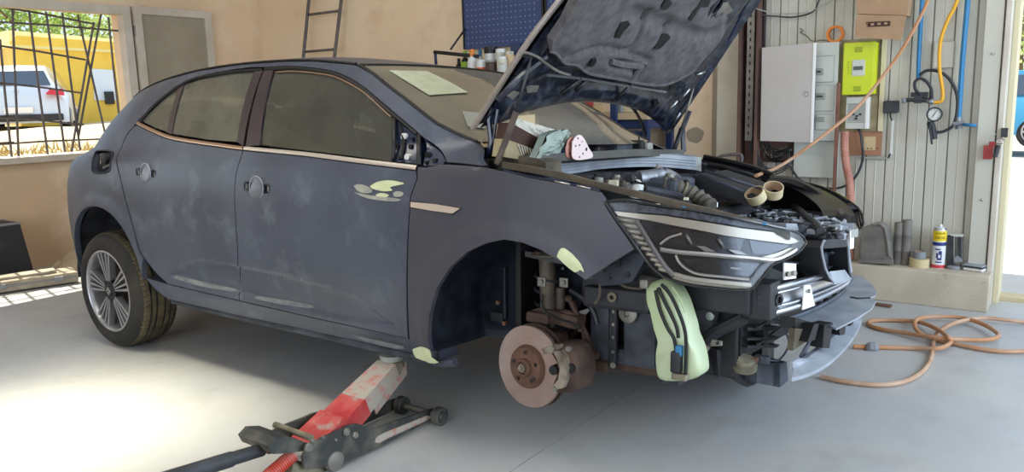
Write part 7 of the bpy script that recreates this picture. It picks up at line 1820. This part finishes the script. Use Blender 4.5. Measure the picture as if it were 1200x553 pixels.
# black combs / holder with grey lump
c = floor_at(1119, 315, LT); c.x += .016; c.y = min(YB - .08, max(c.y, LYF + .045)); hb_ = empty('filter_frame', (c.x, c.y, LT), 'black toothed plastic frame standing right of the aerosol can', 'frame'); L_ = V(hb_.location)
def fq(x, y): return plane(x, y, L_, (0, 1, 0)) - L_
m = MB(); m.slab([fq(1110.5, 275), fq(1117.5, 276), fq(1117.5, 312), fq(1109.5, 311)], (0, .05, 0)); m.build('frame_cheek', 'charcoal', hb_)
m = MB(); m.slab([fq(1122, 277), fq(1126.5, 277), fq(1126, 306), fq(1122, 306)], (0, .05, 0)); m.build('frame_cheek', 'charcoal', hb_)
m = MB(); m.slab([fq(1110, 274.5), fq(1128, 275.5), fq(1128, 277.5), fq(1110, 277)], (0, .05, 0)); m.build('frame_top', 'cab_inner', hb_)
m = MB(); m.slab([fq(1117, 278), fq(1118.6, 278), fq(1118.6, 308), fq(1117, 308)], (0, .012, 0)); m.build('frame_rib', 'cab_line', hb_)
for k in range(8): m = MB(); q_ = fq(1127, 279 + k * 3.2); m.box(q_ + V((.0, .02, 0)), (.007, .03, .006)); m.build('tooth', 'tape_grey', hb_); m = MB(); q_ = fq(1109.6, 279 + k * 3.4); m.box(q_ + V((.0, .02, 0)), (.006, .03, .006)); m.build('tooth', 'tape_grey', hb_)
m = MB(); m.lathe([(.0001, 0), (.035, 0), (.037, .012), (.03, .02), (.0001, .02)], fq(1118, 311) + V((0, -.004, 0)) - V((0, 0, fq(1118, 311).z)), seg=20); m.build('base_disc', 'tape_grey', hb_)
m = MB(); c3 = fq(1123, 303); m.slab([c3 + V((-.02, -.012, -.02)), c3 + V((.022, -.012, -.018)), c3 + V((.018, -.012, 0)), c3 + V((-.006, -.012, .02)), c3 + V((-.018, -.012, .01))], (0, .02, 0)); m.build('grey_lump', 'tape_grey', hb_)
# sanding block
c = floor_at(1147, 317, LT); sbk = empty('sanding_block', (c.x - .02, min(YB - .09, max(c.y, LYF + .05)), LT), 'grey and blue sanding block at the right end of the ledge', 'block', None, -.25)
for (z, t, mat, nm) in ((.010, .018, 'white_plastic', 'block_pad'), (.024, .010, 'charcoal', 'block_core'), (.033, .008, 'pipe_dusty' if False else 'grey_plastic', 'block_top')): m = MB(); m.box((0, 0, z), (.105, .06, t), (0, 0, 0), .008); m.build(nm, mat, sbk)
for k, (x, y) in enumerate(((1133, 313), (1129, 316), (1137, 311))):
    c = floor_at(x, y, LT); m = MB(); m.box((0, 0, .006), (.018, .014, .012), (0, 0, k), .004); o = m.build('crumb', 'tape_grey', None); o.location = (c.x, min(YB - .05, max(c.y, LYF + .015)), LT); tag(o, ('middle one of three grey crumbs by the sanding block', 'leftmost of three grey crumbs by the sanding block', 'rightmost of three grey crumbs by the sanding block')[k], 'crumb', 'crumbs on the ledge')

# ------------------------------------------------------------------ loose things lying on the car
def car_thing(name, label, cat, c, group=None): 
    e = empty(name, CARM @ c, label, cat, group); return e
def wld(px, py, y): return CARM @ cY(px, py, y)
# two masking tape rolls propped on the engine
for (x, y, yy, rx, lab) in ((886, 227, .10, .0, 'cream masking tape roll lying left on the radiator panel'), (906, 221, .16, .2, 'cream masking tape roll leaning right on the radiator panel')):
    c = wld(x, y + 3, yy); e = empty('masking_tape', c, lab, 'tape'); e.rotation_euler = (R(34 - 30 * rx), R(-16 + 150 * rx), 0)
    m = MB(); m.lathe([(.038, -.018), (.039, .022), (.035, .022), (.034, -.018), (.038, -.018)], seg=28); m.build('roll', 'tape_cream', e); m = MB(); m.lathe([(.0345, .022), (.0335, -.018)], seg=28); m.build('core', 'cardboard', e)
# box with striped edges, film, tan card, sanding discs, all standing on the scuttle in front of the glass
def wx(px, py, x): return CARM @ cX(px, py, x)
cb_ = empty('carton', wx(622, 188, -.13), 'open cardboard carton with striped edges on the windscreen base', 'box'); L_ = V(cb_.location)
def W(px, py, x): return wx(px, py, x) - L_
m = MB(); m.slab([W(599, 143, -.13), W(607, 139, -.17), W(654, 153, -.17), W(643, 167, -.13)], V((0, 0, -.012))); m.build('carton_lid', 'card_white', cb_)
m = MB(); m.slab([W(599, 144, -.13), W(643, 168, -.13), W(634, 178, -.13), W(595, 163, -.13)], V((-.07, .02, 0))); m.build('carton_shade_side', 'dark_brown', cb_)  # brown shadow on the carton, put into the side's colour
m = MB(); m.slab([W(594, 163, -.125), W(634, 178, -.125), W(630, 190, -.125), W(591, 184, -.125)], V((-.07, .02, 0))); m.build('carton_front', 'wood', cb_)
for k in range(7): m = MB(); a, b = W(607 + k * 3.4, 168.5 + k * 1.2, -.122), W(612 + k * 3.0, 183 + k * .7, -.122); m.tube([a, b], .0026, 5); m.build('stripe', 'card_white', cb_)
for k in range(6): m = MB(); a, b = W(629 + k * 3.2, 152 + k * 1.4, -.125), W(633 + k * 2.6, 159 + k * 1.2, -.105); m.tube([a + V((.0, 0, .003)), b + V((.0, 0, .003))], .0022, 5); m.build('stripe', 'can_white', cb_)
cd_ = MB(); cd_.slab([wx(604, 136, -.22), wx(627, 134, -.22), wx(627, 150, -.20), wx(604, 150, -.20)], V((-.003, 0, 0))); tag(cd_.build('tan_card', 'card_tan', None), 'small tan card standing behind the carton', 'card')
fg = [(640, 158), (652, 153), (662, 152), (668, 155), (665, 163), (661, 172), (652, 186), (645, 190), (628, 188), (633, 175)]
FG = [wx(x, y, -.06) for x, y in fg]; c0_ = sum(FG, V((0, 0, 0))) / len(FG)
m = MB(); random.seed(9); rings = [1, .8, .55, .3, .05]; vs = []
FGr = [V(p) for p in smooth_line([tuple(p) for p in FG + FG[:1]], 3)[:-1]]; n = len(FGr)
for k in rings: vs += [c0_ + (p - c0_) * k + V((random.uniform(-.004, .01) + .02 * (1 - k), random.uniform(-.006, .006), random.uniform(-.006, .006))) for p in FGr]
m.add(vs, [(a * n + i, a * n + (i + 1) % n, (a + 1) * n + (i + 1) % n, (a + 1) * n + i) for a in range(4) for i in range(n)], True)
m.add([p + V((-.03, .0, 0)) for p in FGr] + FGr, [list(range(n))] + [(i, (i + 1) % n, n + (i + 1) % n, n + i) for i in range(n)]); tag(m.build('crumpled_film', 'green_film', None), 'crumpled grey-green film bundle leaning on the scuttle strip', 'film')
def disc(label, px_, x, mat, holes):
    pts = [wx(a, b, x) for a, b in px_]; pts = [V(p) for p in smooth_line([tuple(p) for p in pts + pts[:1]], 4)[:-1]]
    c = pts[0].copy(); e = empty('sanding_disc', c, label, 'disc'); m = MB(); m.slab([p - c for p in pts], V((-.003, 0, 0))); m.build('disc_sheet', mat, e)
    for (a, b, r) in holes: m = MB(); h = wx(a, b, x) - c; m.cyl(h + V((.0004, 0, 0)), h + V((.0012, 0, 0)), r, 10); m.build('dust_hole', 'charcoal', e)
disc('pale pink perforated sanding disc standing on the scuttle strip', [(671, 166), (675, 160), (680, 158), (685, 163), (690, 173), (695, 182), (690, 186), (672, 186)], -.02, 'pink_disc', ((677, 162, .004), (682, 166, .003), (674.5, 171, .004), (679, 170, .004), (687, 175, .007), (683, 180, .004), (679, 184, .004)))
disc('darker pink sanding disc behind the pale one', [(663, 174), (666, 164), (671, 160), (675, 164), (680, 176), (684, 186), (670, 186), (664, 183)], -.035, 'pink_hose', ((668, 180, .004), (667, 168, .003)))

# added sheet in place of a windscreen reflection; small card below
pp = [ws(.02, -.84), ws(.02, -.40), ws(.33, -.12), ws(.40, -.62)]
def wsq(px, py): 
    a, b = solve(lambda u, v: ws(u, v), px, py, .3, -.4); return CARM @ (ws(a, b) + V((.004, 0, .006)))
m = MB(); P_ = [wsq(*p) for p in ((456, 84), (500, 85), (525, 97), (548, 110), (503, 113), (480, 99))]; m.slab(P_, V((-.002, 0, -.002))); tag(m.build('reflection_sheet', 'paper', None), 'pale greenish sheet put in for a reflection at the top of the windscreen', 'paper')
m = MB(); P_ = [wsq(*p) for p in ((541, 132), (563, 134), (568, 152), (548, 150))]; m.slab(P_, V((-.001, 0, -.002))); tag(m.build('paper_card', 'cab_line', None), 'small pale card on the lower windscreen beside the bonnet edge', 'paper')
